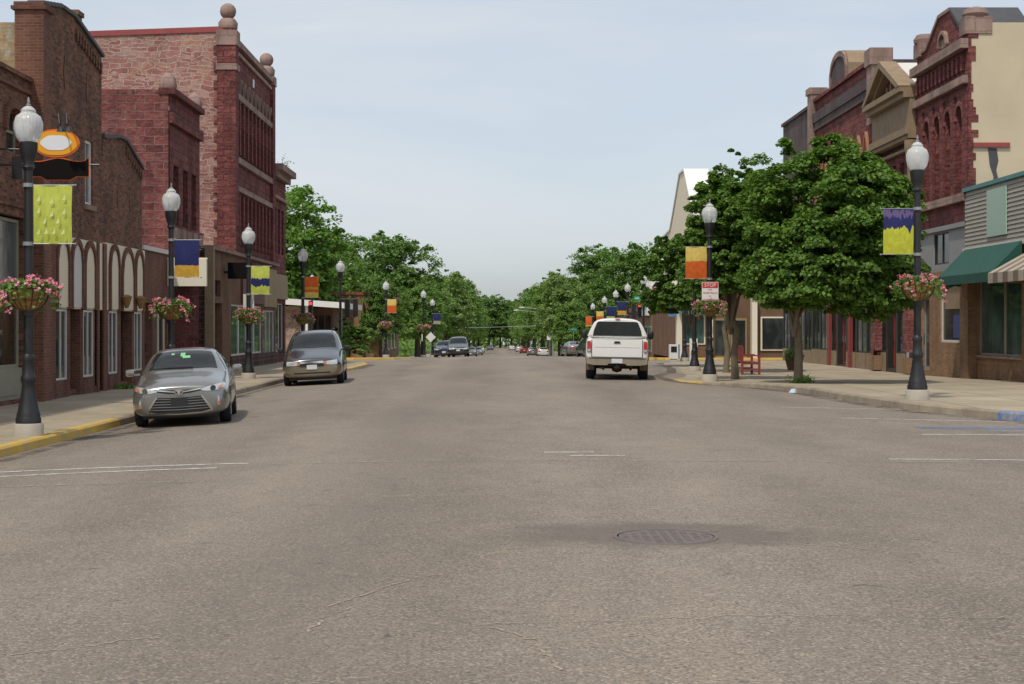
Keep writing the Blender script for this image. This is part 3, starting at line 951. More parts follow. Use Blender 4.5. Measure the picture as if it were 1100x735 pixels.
b = bld('low_gabled_brick_building', 'lower brown brick building with stepped gable and arched cream panels beside the tall gabled one', L, 42.5)
mb = MB(); L.wall(mb, 40.2, 44.75, .1, 6.5, [(40.25, 44.7, .3, 4.15)])
L.poly(mb, [(40.3, 6.5), (44.75, 6.5), (44.75, 6.6), (42.75, 7.2), (42.0, 7.2), (40.6, 7.0), (40.3, 7.0)], -.3, 0)
for i in range(8):
    s = 42.8 + i * .25; z = 7.05 - (s - 42.75) * .3
    L.box(mb, s, s + .12, z - .22, z, .003, .05)
mb.build('wall', M['brick_dark'], b)
mb = MB(); L.poly(mb, [(40.25, 7.0), (40.6, 7.0), (42.0, 7.2), (42.75, 7.2), (44.8, 6.6), (44.8, 6.68), (42.78, 7.28), (41.9, 7.28), (40.5, 7.1), (40.25, 7.1)], -.6, .07); mb.build('parapet_coping', M['roof_dark'], b)
L.shell(b, 40.21, 44.75, 0, 6.45, 18, 'brick_dark')
for s in (41.9, 43.3):
    mb = MB(); L.poly(mb, [(s - .08, 5.55), (s, 5.2), (s + .08, 5.55), (s, 5.9)], .002, .02); mb.build('vent', M['brick_pier'], b)
arcade(L, b, 40.25, 44.7, 4.15, [(40.65, 41.5, 'cream', 'w'), (41.95, 43.2, 'cream', 'door'), (43.5, 44.35, 'cream', 'w')])
mb = MB(); L.box(mb, 41.52, 41.93, .12, 2.32, -.3, .08); L.box(mb, 43.22, 43.48, .12, 2.32, -.3, .08); L.box(mb, 44.37, 44.7, .12, 2.32, -.3, .08); L.box(mb, 40.25, 40.62, .12, 2.32, -.3, .08); mb.build('brick_pier', M['brick_red'], b)
for s in (41.72, 43.35):
    mb = MB(); mb.lathe((L.X(.3), s, 2.55), [(.05, -.16), (.09, -.05), (.14, .12), (.16, .16), (.05, .22)], 10); L.box(mb, s - .03, s + .03, 2.6, 2.68, .1, .3)
    mb.build('wall_lantern', M['coir'], b, smooth=40)

# hanging sign (orange oval over black board) on the gabled front
def hang_sign():
    y = 31.0
    cx, cz = -9.2, 5.37
    t = thing('hanging_sign', 'orange oval sign with blank white centre above a wavy black board', 'shop sign', (cx - .5, y, cz))
    def plate(name, rx, rz, cz_, y0, y1, mat, n=28, lob=0.0):
        mb = MB()
        pts = [(cx + rx * math.cos(a) * (1 + lob * math.cos(4 * a)), cz_ + rz * math.sin(a) * (1 - lob * math.cos(4 * a))) for a in [2 * math.pi * k / n for k in range(n)]]
        mb.prism(pts, lambda a, c: (a, y0, c), lambda a, c: (a, y1, c))
        return mb.build(name, mat, t)
    plate('oval_edge', .485, .295, cz + .33, y, y + .05, M['orange_edge'])
    plate('oval_face', .45, .26, cz + .33, y - .012, y + .004, M['orange'], lob=.03)
    plate('oval_centre', .31, .165, cz + .335, y - .02, y - .008, M['white_glow'], lob=.06)
    def board(sx, dz, y0, y1, nm, mat):
        mb = MB(); P = []
        n = 16
        for k in range(n + 1):
            u = -1 + 2 * k / n
            P.append((cx + .05 + u * sx, cz - .02 + .035 * math.cos(u * 4.7) + dz + (.04 if abs(u) > .9 else 0)))
        Q = [(sx, -.36 - dz), (.33 * sx / .55, -.36 - dz), (.24, -.43 - dz), (-.24, -.43 - dz), (-.33 * sx / .55, -.36 - dz), (-sx, -.36 - dz)]
        P += [(cx + .05 + a, cz + c + .0) for a, c in Q]
        mb.prism(P, lambda a, c: (a, y0, c), lambda a, c: (a, y1, c))
        mb.build(nm, mat, t)
    board(.645, .014, y + .012, y + .045, 'board_edge', M['orange_edge'])
    board(.625, -.004, y - .004, y + .03, 'board', M['black_sign'])
    mb = MB()
    mb.tube([(-10.75, y + .03, cz - .12), (-8.3, y + .03, cz - .12)], .022, 6)
    mb.tube([(-10.75, y + .03, cz + .22), (-9.6, y + .03, cz + .2)], .018, 6)
    mb.box(-10.12, -9.9, y + .0, y + .06, cz - .42, cz + .06)
    mb.build('bracket', M['black_metal'], t)
    for dx in (.12, .28):
        mb = MB()
        mb.tube([(cx + dx, y + .03, cz + .5), (cx + dx - .02, y - .1, cz + .86), (cx + dx + .02, y - .3, cz + .9), (cx + dx + .06, y - .38, cz + .68), (cx + dx + .08, y - .36, cz + .6)], .016, 6)
        mb.lathe((cx + dx + .09, y - .36, cz + .52), [(.09, 0), (.06, .07), (.025, .11)], 12)
        mb.build('gooseneck_lamp', M['black_metal'], t)


hang_sign()

# ---------------------------------------------------------------- left 3b: single-storey brick infill
b = bld('single_storey_brick_shop', 'single storey red brown brick shop with pale coping behind the silver sedan', L, 46.5)
mb = MB(); L.wall(mb, 44.75, 48.5, .1, 4.2, [(45.1, 46.1, .15, 2.6), (46.5, 48.2, .7, 2.7)]); mb.build('wall', M['brick_red'], b)
mb = MB(); L.box(mb, 44.75, 48.5, 4.2, 4.33, -.4, .08); mb.build('coping', M['cream_light'], b)
L.shell(b, 44.76, 48.5, 0, 4.2, 16, 'brick_red', roof_drop=.2)
L.door(b, 45.1, 46.1, .15, 2.6, -.3, 'cream', 'glass')
L.window(b, 46.5, 48.2, .7, 2.7, -.15, 'cream', 'glass', 2, 1, .07, 'shop_window')

# ---------------------------------------------------------------- left 4: red quartzite two-storey
b = bld('red_stone_building', 'two storey red quartzite building with rock faced blocks and rounded corner stones on its parapet', L, 50.5)
Lr = Fac(-1, -12.2)
mb = MB(); L.wall(mb, 48.5, 53.4, 3.7, 9.6, [(49.1, 49.9, 5.2, 7.2), (50.6, 51.4, 5.2, 7.2), (52.0, 52.8, 5.2, 7.2)])
L.q(mb, [(48.5, 3.7, 0), (53.4, 3.7, 0), (53.4, 3.7, -1.5), (48.5, 3.7, -1.5)])
L.box(mb, 48.45, 53.45, 8.5, 8.85, .003, .14); L.box(mb, 48.45, 53.45, 9.45, 9.65, -.35, .18)
mb.build('wall', M['stone_dark'], b)
mb = MB()
for i in range(5): L.box(mb, 48.6 + i * .95, 49.25 + i * .95, 4.72, 5.1, .003, .2)
mb.build('stone_bracket', M['stone_trim'], b)
mb = MB(); L.box(mb, 48.42, 53.48, 5.1, 5.2, .003, .14); mb.build('sill_course', M['stone_red'], b)
for s in (49.1, 50.6, 52.0): L.window(b, s, s + .8, 5.2, 7.2, -.2, 'dark_frame', 'glass', 1, 2)
for s in (48.75, 52.95):
    mb = MB(); mb.lathe((L.X(-.1), s, 9.62), [(.27, 0), (.3, .15), (.24, .38), (.08, .55)], 10); mb.build('corner_stone', M['stone_trim'], b, smooth=60)
L.shell(b, 48.5, 53.4, 0, 9.6, 16, 'stone_red')
mb = MB(); Lr.wall(mb, 48.5, 54, .1, 3.7, [(49.0, 50.0, .15, 2.5), (50.6, 53.2, .6, 2.9)]); mb.build('shopfront_wall', M['maroon'], b)
Lr.door(b, 49, 50, .15, 2.5, -.2, 'red_wood', 'glass'); Lr.window(b, 50.6, 53.2, .6, 2.9, -.15, 'cream', 'glass', 2, 1, .07, 'shop_window')

# ---------------------------------------------------------------- left 5: big rubble-sided stone block
b = bld('tall_stone_building', 'tall three storey stone block with rubble side wall, red carved front and ball finials', L, 62)
def z5(y): return y
mb = MB()
cols = [(61.5 + i * 1.0, 61.95 + i * 1.0) for i in range(9)]
h3 = [(a, c, 8.9, 11.05) for a, c in cols]; h2 = [(a, c, 5.35, 7.35) for a, c in cols]
L.wall(mb, 60, 70.5, 4.75, 13.3, h3 + h2, 0, .3)
for i in range(10): L.box(mb, 61.07 + i * 1.0, 61.37 + i * 1.0, 8.9, 11.1, .003, .12); L.box(mb, 61.07 + i * 1.0, 61.37 + i * 1.0, 5.2, 7.3, .003, .1)
mb.build('wall', M['stone_dark'], b)
for a, c in cols:
    L.window(b, a, c, 8.9, 11.05, -.25, 'red_wood', 'glass', 1, 2, .05)
    L.window(b, a, c, 5.35, 7.35, -.25, 'red_wood', 'glass', 1, 2, .05)
mb = MB()
for z0, z1, o in ((8.55, 8.8, .13), (7.4, 7.62, .13), (11.15, 11.4, .12)): L.box(mb, 60.6, 70.5, z0, z1, .003, o)
mb.build('string_course', M['stone_trim'], b)
mb = MB()
for i in range(9): L.arch_ring(mb, 61.4 + i, 62.05 + i, 11.4, 11.5, 12.0, .1, .003, .1, True)
mb.build('arch_frieze', M['stone_trim'], b)
mb = MB(); L.box(mb, 60.6, 69.9, 13.3, 13.55, -.35, .16); L.box(mb, 60.6, 69.9, 12.95, 13.1, .003, .1); mb.build('parapet_coping', M['stone_trim'], b)
mb = MB(); L.box(mb, 59.9, 60.6, 4.75, 13.78, -.6, .15); L.box(mb, 69.9, 70.6, 4.75, 13.6, -.6, .15); mb.build('corner_pier', M['stone_dark'], b)
mb = MB(); L.box(mb, 59.86, 60.64, 12.2, 12.45, -.64, .2); L.box(mb, 59.86, 60.64, 13.2, 13.8, -.64, .2); L.box(mb, 69.86, 70.64, 13.2, 13.62, -.64, .2); mb.build('pier_cap', M['stone_trim'], b)
def sphere_prof(r, n=8): return [(max(.01, r * math.sin(math.pi * k / n)), r - r * math.cos(math.pi * k / n)) for k in range(n + 1)]
for s, z in ((60.25, 13.78), (70.25, 13.6)):
    mb = MB()
    mb.lathe((L.X(-.22), s, z), [(.2, 0), (.38, .12), (.4, .35), (.28, .52)], 14)
    mb.lathe((L.X(-.22), s, z + .5), sphere_prof(.33), 16)
    mb.build('ball_finial', M['stone_trim'], b, smooth=50)
mb = MB()
X0, X1 = -10.73, -26
mb.quad((X0, 60, 0), (X1, 60, 0), (X1, 60, 13.2), (X0, 60, 13.75)); mb.build('rubble_wall', M['rubble'], b, recalc=False)
mb = MB(); mb.prism([(X0, 13.75), (X1, 13.2), (X1, 13.42), (X0, 13.97)], lambda a, c: (a, 59.95, c), lambda a, c: (a, 60.35, c)); mb.build('coping', M['red_coping'], b)
mb = MB()
for i in range(24):
    w = .75 if i % 2 else .5
    L.box(mb, 59.94, 60.1, 4.8 + i * .35, 5.13 + i * .35, -w, .003)
mb.build('quoin', M['stone_red'], b)
mb = MB(); mb.quad((X0, 70.5, 0), (X1, 70.5, 0), (X1, 70.5, 13.2), (X0, 70.5, 13.3)); mb.quad((X1, 60, 0), (X1, 70.5, 0), (X1, 70.5, 13.2), (X1, 60, 13.2)); mb.build('rear_wall', M['rubble'], b, recalc=False)
mb = MB(); mb.quad((X0 - .3, 60.3, 12.9), (X1, 60.3, 12.9), (X1, 70.5, 12.9), (X0 - .3, 70.5, 12.9)); mb.build('roof', M['roof_flat'], b, recalc=False)
mb = MB(); L.box(mb, 64.9, 65.25, 12.3, 12.65, .003, .03); mb.build('wall_plaque', M['white'], b)

# its shopfront extension
b = bld('corner_storefront', 'brown brick storefront below the tall stone block with wide show windows and maroon sign panel', L, 62)
Ls = Fac(-1, -10.5)
mb = MB(); Ls.wall(mb, 54, 70.4, .1, 4.7, [(54.7, 56.7, .15, 2.75), (54.9, 56.4, 3.0, 3.6), (58.6, 66.2, .7, 2.75), (66.6, 69.9, .6, 2.6)], 0, .35); mb.build('wall', M['brick_shop'], b)
mb = MB(); mb.quad((-10.52, 54, 0), (-12.3, 54, 0), (-12.3, 54, 4.65), (-10.52, 54, 4.65)); mb.build('side_wall', M['brick_block'], b, recalc=False)
mb = MB(); mb.quad((-10.8, 54, 4.6), (-22, 54, 4.6), (-22, 60, 4.6), (-10.8, 60, 4.6)); mb.build('roof', M['roof_flat'], b, recalc=False)
mb = MB(); mb.box(-10.62, -10.3, 53.9, 54.2, .1, 4.7); mb.build('corner_trim', M['stone_tan'], b)
mb = MB(); Ls.box(mb, 53.9, 70.45, 4.7, 4.82, -.4, .18); mb.build('cornice', M['stone_trim'], b)
Ls.door(b, 54.75, 55.7, .15, 2.7, -.3, 'dark_frame', 'glass'); Ls.door(b, 55.72, 56.65, .15, 2.7, -.3, 'dark_frame', 'glass')
Ls.window(b, 54.9, 56.4, 3.0, 3.6, -.2, 'dark_frame', 'glass', 4, 1, .06, 'transom_window')
for i in range(4): Ls.window(b, 58.6 + i * 1.9, 60.5 + i * 1.9, .7, 2.75, -.1, 'cream_light', 'glass_green', 1, 1, .07, 'shop_window')
Ls.window(b, 66.6, 69.9, .6, 2.6, -.1, 'cream_light', 'glass_pale', 3, 1, .07, 'shop_window')
mb = MB(); Ls.box(mb, 60.8, 66.3, 2.85, 4.4, .003, .09); mb.build('fascia_board', M['maroon'], b)
mb = MB()
for i in range(3): Ls.box(mb, 66.5 + i * 1.25, 67.7 + i * 1.25, 2.75, 4.5, .003, .08)
mb.build('upper_panel', M['tan_panel'], b)
mb = MB(); Ls.box(mb, 58.4, 70.4, .1, .68, .003, .05); mb.build('stall_riser', M['brick_block'], b)

t = thing('board_sign', 'large blank ivory sign board projecting over the pavement behind a navy and gold banner', 'sign', (-10.7, 48.2, 3.6))
mb = MB(); mb.box(-10.68, -9.42, 48.12, 48.26, 3.18, 4.06); mb.build('board', M['offwhite'], t)
mb = MB(); mb.box(-10.72, -9.4, 48.15, 48.23, 4.06, 4.1); mb.build('top_rail', M['cream'], t)
t = thing('box_sign', 'dark rectangular box sign projecting from the brown storefront beside a lamp post', 'sign', (-10.2, 57.2, 3.9))
mb = MB(); mb.box(-10.35, -9.45, 57.0, 57.25, 3.7, 4.32); mb.build('cabinet', M['black_sign'], t)
mb = MB(); mb.box(-10.5, -10.35, 57.08, 57.16, 3.9, 4.0); mb.build('bracket', M['black_metal'], t)
t = thing('window_neon_sign', 'small red lettered strip sign at the top of a show window', 'sign', (-10.4, 63.0, 2.6))
mb = MB(); mb.box(-10.45, -10.40, 62.0, 64.2, 2.5, 2.72); mb.build('sign_back', M['signwhite'], t)
mb = MB()
for i in range(7): mb.box(-10.40, -10.39, 62.1 + i * .3, 62.32 + i * .3, 2.54, 2.68)
mb.build('lettering', M['signred'], t)

# ---------------------------------------------------------------- left 6
b = bld('corner_red_building', 'narrow red stone building at the corner with bracketed cornice and a sprouting weed on top', L, 72.6)
mb = MB(); L.wall(mb, 70.5, 75, .1, 9.6, [(71.2, 71.9, 5.4, 7.6), (72.4, 73.1, 5.4, 7.6), (73.6, 74.3, 5.4, 7.6), (71, 74.5, .6, 3)]); mb.build('wall', M['stone_dark'], b)
for s in (71.2, 72.4, 73.6): L.window(b, s, s + .7, 5.4, 7.6, -.2, 'dark_frame', 'glass', 1, 2)
L.window(b, 71, 74.5, .6, 3, -.15, 'cream_light', 'glass', 3, 1, .07, 'shop_window')
mb = MB(); L.box(mb, 70.55, 75.3, 9.3, 9.6, .003, .5); L.box(mb, 70.55, 75.15, 9.0, 9.3, .003, .25); L.box(mb, 70.55, 75.1, 8.0, 8.15, .003, .15); mb.build('cornice', M['stone_trim'], b)
L.shell(b, 70.55, 75, 0, 9.6, 14, 'stone_red')
mb = MB(); L.box(mb, 70.55, 75.05, 3.2, 4.4, .003, .1); mb.build('fascia_board', M['tan_panel'], b)
mb = MB()
for k in range(60):
    c = Vector((-10.5 + RND.gauss(0, .14), 73.5 + RND.gauss(0, .2), 9.65 + abs(RND.gauss(0, .3))))
    d = Vector((RND.gauss(0, 1), RND.gauss(0, 1), .5)).normalized() * .12; e = d.cross(Vector((RND.random(), RND.random(), 1))).normalized() * .05
    mb.quad(c - e, c + d * .5 - e * .2, c + d, c + d * .4 + e)
o = mb.build('weed', M['tuft'], None, recalc=False, org=(-10.5, 73.5, 9.6))
tag(o, 'small green weed sprouting from the cornice of the corner building', 'plant')

# ================================================================== right row
R_ = Fac(1, 14.8)
zR = .38
# ---------------------------------------------------------------- right 1: siding shop with green awning
b = bld('siding_shop', 'low shop with grey horizontal siding above tan brick columns and green canvas awning', R_, 42)
mb = MB(); R_.wall(mb, 34, 46.85, zR - .2, 4.3, [(35, 40.4, 1.0, 3.35), (41.4, 45.9, 1.0, 3.35)], 0, .3); mb.build('wall', M['brick_tan'], b)
mb = MB(); R_.box(mb, 46.05, 46.85, zR - .2, 3.9, .003, .28); R_.box(mb, 40.5, 41.3, zR - .2, 3.9, .003, .28); mb.build('brick_column', M['brick_tan'], b)
mb = MB()
for i in range(14):
    z = 4.3 + i * .128
    R_.poly(mb, [(34, 0), (46.9, 0)], 0, 0) if False else None
    a0, a1 = R_.X(.10), R_.X(.07)
    mb.add([(a0, 34, z), (a0, 46.9, z), (a1, 46.9, z + .128), (a1, 34, z + .128), (R_.X(.05), 34, z), (R_.X(.05), 46.9, z)], [(0, 1, 2, 3), (0, 4, 5, 1)])
mb.quad((R_.X(.1), 46.9, 4.3), (R_.X(-.1), 46.9, 4.3), (R_.X(-.1), 46.9, 6.1), (R_.X(.1), 46.9, 6.1))
mb.build('siding', M['cream_light'] if False else plain('grey_beige_siding', (.33, .30, .25), .7, var=.1), b, recalc=False)
mb = MB(); R_.box(mb, 34, 47.0, 6.1, 6.22, -.4, .16); mb.build('coping', M['teal'], b)
mb = MB(); R_.box(mb, 34, 46.95, 4.2, 4.32, .0, .16); mb.build('siding_trim', M['cream_light'], b)
mb = MB(); R_.box(mb, 43.0, 44.7, 4.55, 5.95, .105, .14); mb.build('window_board', M['pale_green'], b)
R_.shell(b, 34, 46.85, 0, 6.1, 14, 'brick_tan', roof_drop=.3)
for i in range(2): R_.window(b, 41.4 + i * 2.25, 43.65 + i * 2.25, 1.0, 3.35, -.12, 'taupe', 'glass_green', 1, 1, .07, 'shop_window')
for i in range(2): R_.window(b, 35 + i * 2.7, 37.7 + i * 2.7, 1.0, 3.35, -.12, 'taupe', 'glass', 1, 1, .07, 'shop_window')
mb = MB(); R_.box(mb, 41.3, 46.0, .93, 1.0, -.1, .07); mb.build('window_sill', M['stone_trim'], b)
def awning(name, label, s0, s1, zt, zb, out, mat, stripes=None):
    t = thing(name, label, 'awning', (R_.X(.1), (s0 + s1) / 2, zt))
    mb = MB()
    n = 14 if stripes else 1
    for i in range(n):
        a = s0 + (s1 - s0) * i / n; c = s0 + (s1 - s0) * (i + 1) / n
        mb.cur = i % 2 if stripes else 0
        mb.quad((R_.X(.17), a, zt), (R_.X(.17), c, zt), (R_.X(out), c, zb), (R_.X(out), a, zb))
    mb.cur = 0
    for s in (s0, s1): mb.add([(R_.X(.17), s, zt), (R_.X(out), s, zb), (R_.X(.17), s, zb)], [(0, 1, 2)])
    mb.build('canvas', [mat, stripes or mat], t, recalc=False)
    mb = MB()
    for i in range(n):
        a = s0 + (s1 - s0) * i / n; c = s0 + (s1 - s0) * (i + 1) / n
        mb.cur = i % 2 if stripes else 0
        mb.quad((R_.X(out), a, zb), (R_.X(out), c, zb), (R_.X(out), c, zb - .28), (R_.X(out), a, zb - .28))
    mb.cur = 0
    for s in (s0, s1): mb.quad((R_.X(.17), s, zb), (R_.X(out), s, zb), (R_.X(out), s, zb - .28), (R_.X(.17), s, zb - .28))
    mb.build('valance', [mat, stripes or mat], t, recalc=False)
    mb = MB()
    for s in (s0 + .05, s1 - .05):
        mb.tube([(R_.X(.02), s, zb - .02), (R_.X(out - .04), s, zb - .02)], .018, 6); mb.tube([(R_.X(.17), s, zt - .03), (R_.X(out - .04), s, zb - .03)], .015, 6)
    mb.build('awning_frame', M['galv'], t)
awning('canvas_awning', 'dark green canvas awning sloping over tan brick shop window', 41.6, 46.7, 4.28, 3.42, 1.0, M['green_awning'])
awning('striped_awning', 'small brown and cream striped awning at the right edge beside a green one', 35.6, 41.2, 3.95, 3.35, 1.25, plain('brown_stripe', (.20, .15, .11), .7), plain('cream_stripe', (.42, .37, .29), .7))

# ---------------------------------------------------------------- right 2: gabled red stone with stucco side
b = bld('gabled_stone_building', 'red quartzite building with arched windows, gabled parapet and plain tan stucco side', R_, 49.8)
mb = MB()
wins = [(47.42 + i * 1.2, 48.1 + i * 1.2, 6.15, 8.95) for i in range(4)]
R_.wall(mb, 46.9, 52.7, 5.2, 11.1, wins, 0, .35)
for w in wins: R_.arch_fill(mb, w[0], w[1], 8.65, 8.95, 0, .35)
R_.poly(mb, [(47.0, 11.1), (52.6, 11.1), (52.6, 11.35), (51.4, 11.4), (49.95, 12.2), (48.7, 12.2), (47.5, 11.3), (47.0, 11.25)], -.35, -.002)
for i in range(5): R_.box(mb, 46.96 + i * 1.2, 47.36 + i * 1.2, 6.1, 9.3, .003, .06)
for i in range(12): R_.box(mb, 47.2 + i * .46, 47.42 + i * .46, 10.0, 10.5, .003, .1)
mb.build('wall', M['stone_dark'], b)
for w in wins:
    R_.window(b, w[0], w[1], w[2], w[3], -.3, 'dark_frame', 'glass', 1, 2, .05)
    mb = MB(); R_.arch_ring(mb, w[0], w[1], 8.5, 8.65, 8.95, .13, .003, .05); mb.build('arch_moulding', M['stone_red'], b)
mb = MB(); R_.box(mb, 46.9, 52.7, 5.85, 6.1, .003, .17); R_.box(mb, 46.9, 52.7, 9.55, 9.8, .003, .16); R_.box(mb, 46.86, 52.7, 10.65, 10.95, .003, .25); mb.build('string_course', M['stone_trim'], b)
mb = MB(); R_.arch_ring(mb, 49.0, 49.75, 11.15, 11.2, 11.55, .11, .003, .12); mb.build('gable_arch', M['stone_trim'], b)
mb = MB(); R_.box(mb, 49.02, 49.73, 11.12, 11.4, .003, .03); mb.build('gable_panel', M['stone_tan'], b)
mb = MB(); R_.poly(mb, [(47.5, 11.3), (48.7, 12.2), (48.7, 12.31), (47.4, 11.38)], -2.2, .05); mb.build('gable_roof', M['roof_dark'], b)
mb = MB(); R_.poly(mb, [(48.7, 12.2), (49.95, 12.2), (51.4, 11.4), (52.6, 11.35), (52.6, 11.45), (51.42, 11.5), (49.98, 12.31), (48.7, 12.31)], -.4, .06); mb.build('gable_coping', M['stone_trim'], b)
mb = MB(); R_.box(mb, 46.86, 47.5, 11.1, 11.65, -.75, .1); mb.lathe((R_.X(-.32), 47.18, 11.65), [(.36, 0), (.42, .1), (.36, .26), (.12, .34)], 10); R_.box(mb, 51.95, 52.65, 11.3, 11.8, -.5, .12); mb.lathe((R_.X(-.2), 52.3, 11.8), [(.4, 0), (.42, .12), (.3, .3)], 8); mb.build('corner_finial', M['stone_trim'], b, smooth=40)
R_.shell(b, 46.9, 52.7, 0, 11.45, 16, 'stucco', 'brick_purple')
mb = MB()
for i in range(26):
    w = RND.choice([.1, .16, .24, .32])
    R_.box(mb, 46.88, 47.0, 5.2 + i * .24, 5.2 + (i + 1) * .24 - .012, -w, .003)
mb.build('quoin', M['stone_dark'], b)
mb = MB(); mb.box(14.95, 16.1, 46.82, 46.89, 7.52, 7.66); mb.build('rusty_lintel', M['red_coping'], b)
mb = MB()
P = [(15.42, 7.5), (15.7, 7.48), (15.75, 7.1), (15.68, 6.8), (15.78, 6.4), (15.55, 6.2), (15.6, 6.6), (15.48, 6.95)]
mb.prism(P, lambda a, c: (a, 46.885, c), lambda a, c: (a, 46.892, c)); mb.build('wall_stain', M['roof_dark'], b)
mb = MB(); R_.wall(mb, 46.9, 52.7, 3.7, 5.2, [(48.9, 50.6, 3.95, 5.0)], -.003, .15); R_.box(mb, 46.9, 52.7, 5.05, 5.2, .0, .1); mb.build('upper_panel', M['grey_panel'], b)
R_.window(b, 48.9, 50.6, 3.95, 5.0, -.1, 'dark_frame', 'glass', 2, 1, .05, 'transom_window')
mb = MB(); R_.wall(mb, 46.9, 52.7, zR - .2, 3.7, [(47.3, 49.9, 1.35, 3.3), (51.1, 52.2, zR, 2.9)], 0, .3); R_.box(mb, 46.9, 52.7, 3.55, 3.7, .003, .07); mb.build('shopfront_wall', M['brick_tan'], b)
R_.window(b, 47.3, 49.9, 1.35, 3.3, -.12, 'cream_light', 'glass', 1, 1, .08, 'shop_window')
R_.door(b, 51.1, 52.2, zR, 2.9, -.2, 'grey_panel', 'glass')
mb = MB(); R_.box(mb, 47.6, 48.7, 1.5, 2.25, -.095, -.085); mb.build('window_poster', M['blue_sign'], b)
mb = MB(); R_.poly(mb, [(47.5, 2.45), (49.6, 2.45), (49.6, 2.9), (49.3, 3.1), (48.5, 3.2), (47.8, 3.1), (47.5, 2.9)], -.095, -.085); mb.build('window_valance', M['stone_tan'], b)
mb = MB(); R_.box(mb, 46.95, 47.15, 1.0, 1.45, .003, .12); mb.build('mail_box', M['black_metal'], b)


def dark_shop(b, f, s0, s1, nb, zb=.35, door_at=None):
    mb = MB(); w = (s1 - s0) / nb
    hs = []
    for i in range(nb):
        hs.append((s0 + i * w + .12, s0 + (i + 1) * w - .12, zb + (.0 if i == door_at else .6), 3.3))
    f.wall(mb, s0, s1, zb - .25, 4.1, hs, 0, .3)
    mb.build('shopfront_wall', M['dark_frame'], b)
    for i, h in enumerate(hs):
        if i == door_at: f.door(b, *h[:4], -.28, 'red_wood', 'glass')
        else:
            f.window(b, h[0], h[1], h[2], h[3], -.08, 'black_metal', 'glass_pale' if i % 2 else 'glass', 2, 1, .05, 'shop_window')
    mb = MB()
    for i, h in enumerate(hs):
        if i != door_at: f.box(mb, h[0], h[1], zb - .2, zb + .58, .003, .05)
    mb.build('stall_riser', M['stone_tan'], b)


# ---------------------------------------------------------------- right 3: gold pediment building
b = bld('pediment_building', 'narrow red stone building with a tan triangular pediment above the street trees', R_, 55.4)
mb = MB(); hw = [(53.3 + i * 1.15, 53.95 + i * 1.15, 5.3, 7.9) for i in range(4)]
R_.wall(mb, 52.7, 58.1, 4.1, 10.2, hw, -.05, .3); mb.build('wall', M['stone_dark'], b)
for h in hw: R_.window(b, *h, -.3, 'cream_light', 'glass', 1, 2, .07)
mb = MB(); R_.box(mb, 52.75, 58.05, 8.95, 10.0, .0, .22); mb.build('frieze', M['stone_tan'], b)
mb = MB()
for z0, z1, o in ((8.7, 8.95, .36), (8.55, 8.7, .28), (10.0, 10.2, .45), (10.2, 10.4, .6), (8.2, 8.3, .12)): R_.box(mb, 52.72, 58.08, z0, z1, -.04, o)
mb.build('entablature', M['stone_tan'], b)
mb = MB(); R_.poly(mb, [(53.3, 10.4), (57.5, 10.4), (55.5, 11.4)], -.3, .1); mb.build('tympanum', M['stone_dark'], b)
mb = MB()
for k in range(5): R_.box(mb, 54.3 + k * .6, 54.42 + k * .6, 10.42, 10.65 + .22 * (2 - abs(k - 2)), .103, .16)
mb.build('tympanum_rib', M['stone_tan'], b)
mb = MB()
R_.poly(mb, [(52.7, 10.4), (53.15, 10.4), (55.5, 11.5), (57.75, 10.4), (58.15, 10.4), (55.5, 11.75)], -.02, .62)
R_.poly(mb, [(53.15, 10.4), (53.45, 10.4), (55.5, 11.35), (57.4, 10.4), (57.75, 10.4), (55.5, 11.5)], -.02, .4)
mb.build('pediment_moulding', M['stone_tan'], b)
mb = MB(); R_.poly(mb, [(52.72, 10.42), (55.5, 11.7), (58.13, 10.42)], -9, -.05); mb.build('gable_roof', M['cream_light'], b)
for s in (52.95, 57.85):
    mb = MB(); mb.lathe((R_.X(.12), s, 4.4), [(.2, 0), (.2, .2), (.15, .3), (.14, 3.4), (.2, 3.6), (.24, 3.8), (.24, 4.1)], 12); mb.build('column', M['stone_tan'], b, smooth=40)
R_.shell(b, 52.72, 58.1, 0, 10.1, 15, 'brick_purple')
dark_shop(b, R_, 53.9, 58.1, 3, .3, 1)
mb = MB()
for s in (52.75, 57.3):
    R_.box(mb, s, s + .75, .2, .75, .003, .33); R_.box(mb, s, s + .75, 3.3, 3.9, .003, .34); R_.box(mb, s + .05, s + .7, 3.1, 3.3, .003, .42)
mb.build('pilaster_block', M['brick_tan'], b)
mb = MB()
for s in (52.8, 57.35): R_.box(mb, s, s + .65, .95, 3.1, .003, .28)
mb.build('pilaster', M['stone_red'], b)
mb = MB(); R_.box(mb, 53.55, 53.9, .3, 3.6, -.3, .02); mb.build('white_panel', M['white'], b)
mb = MB(); R_.box(mb, 53.5, 57.3, 3.9, 4.2, .003, .2); mb.build('shop_cornice', M['stone_tan'], b)

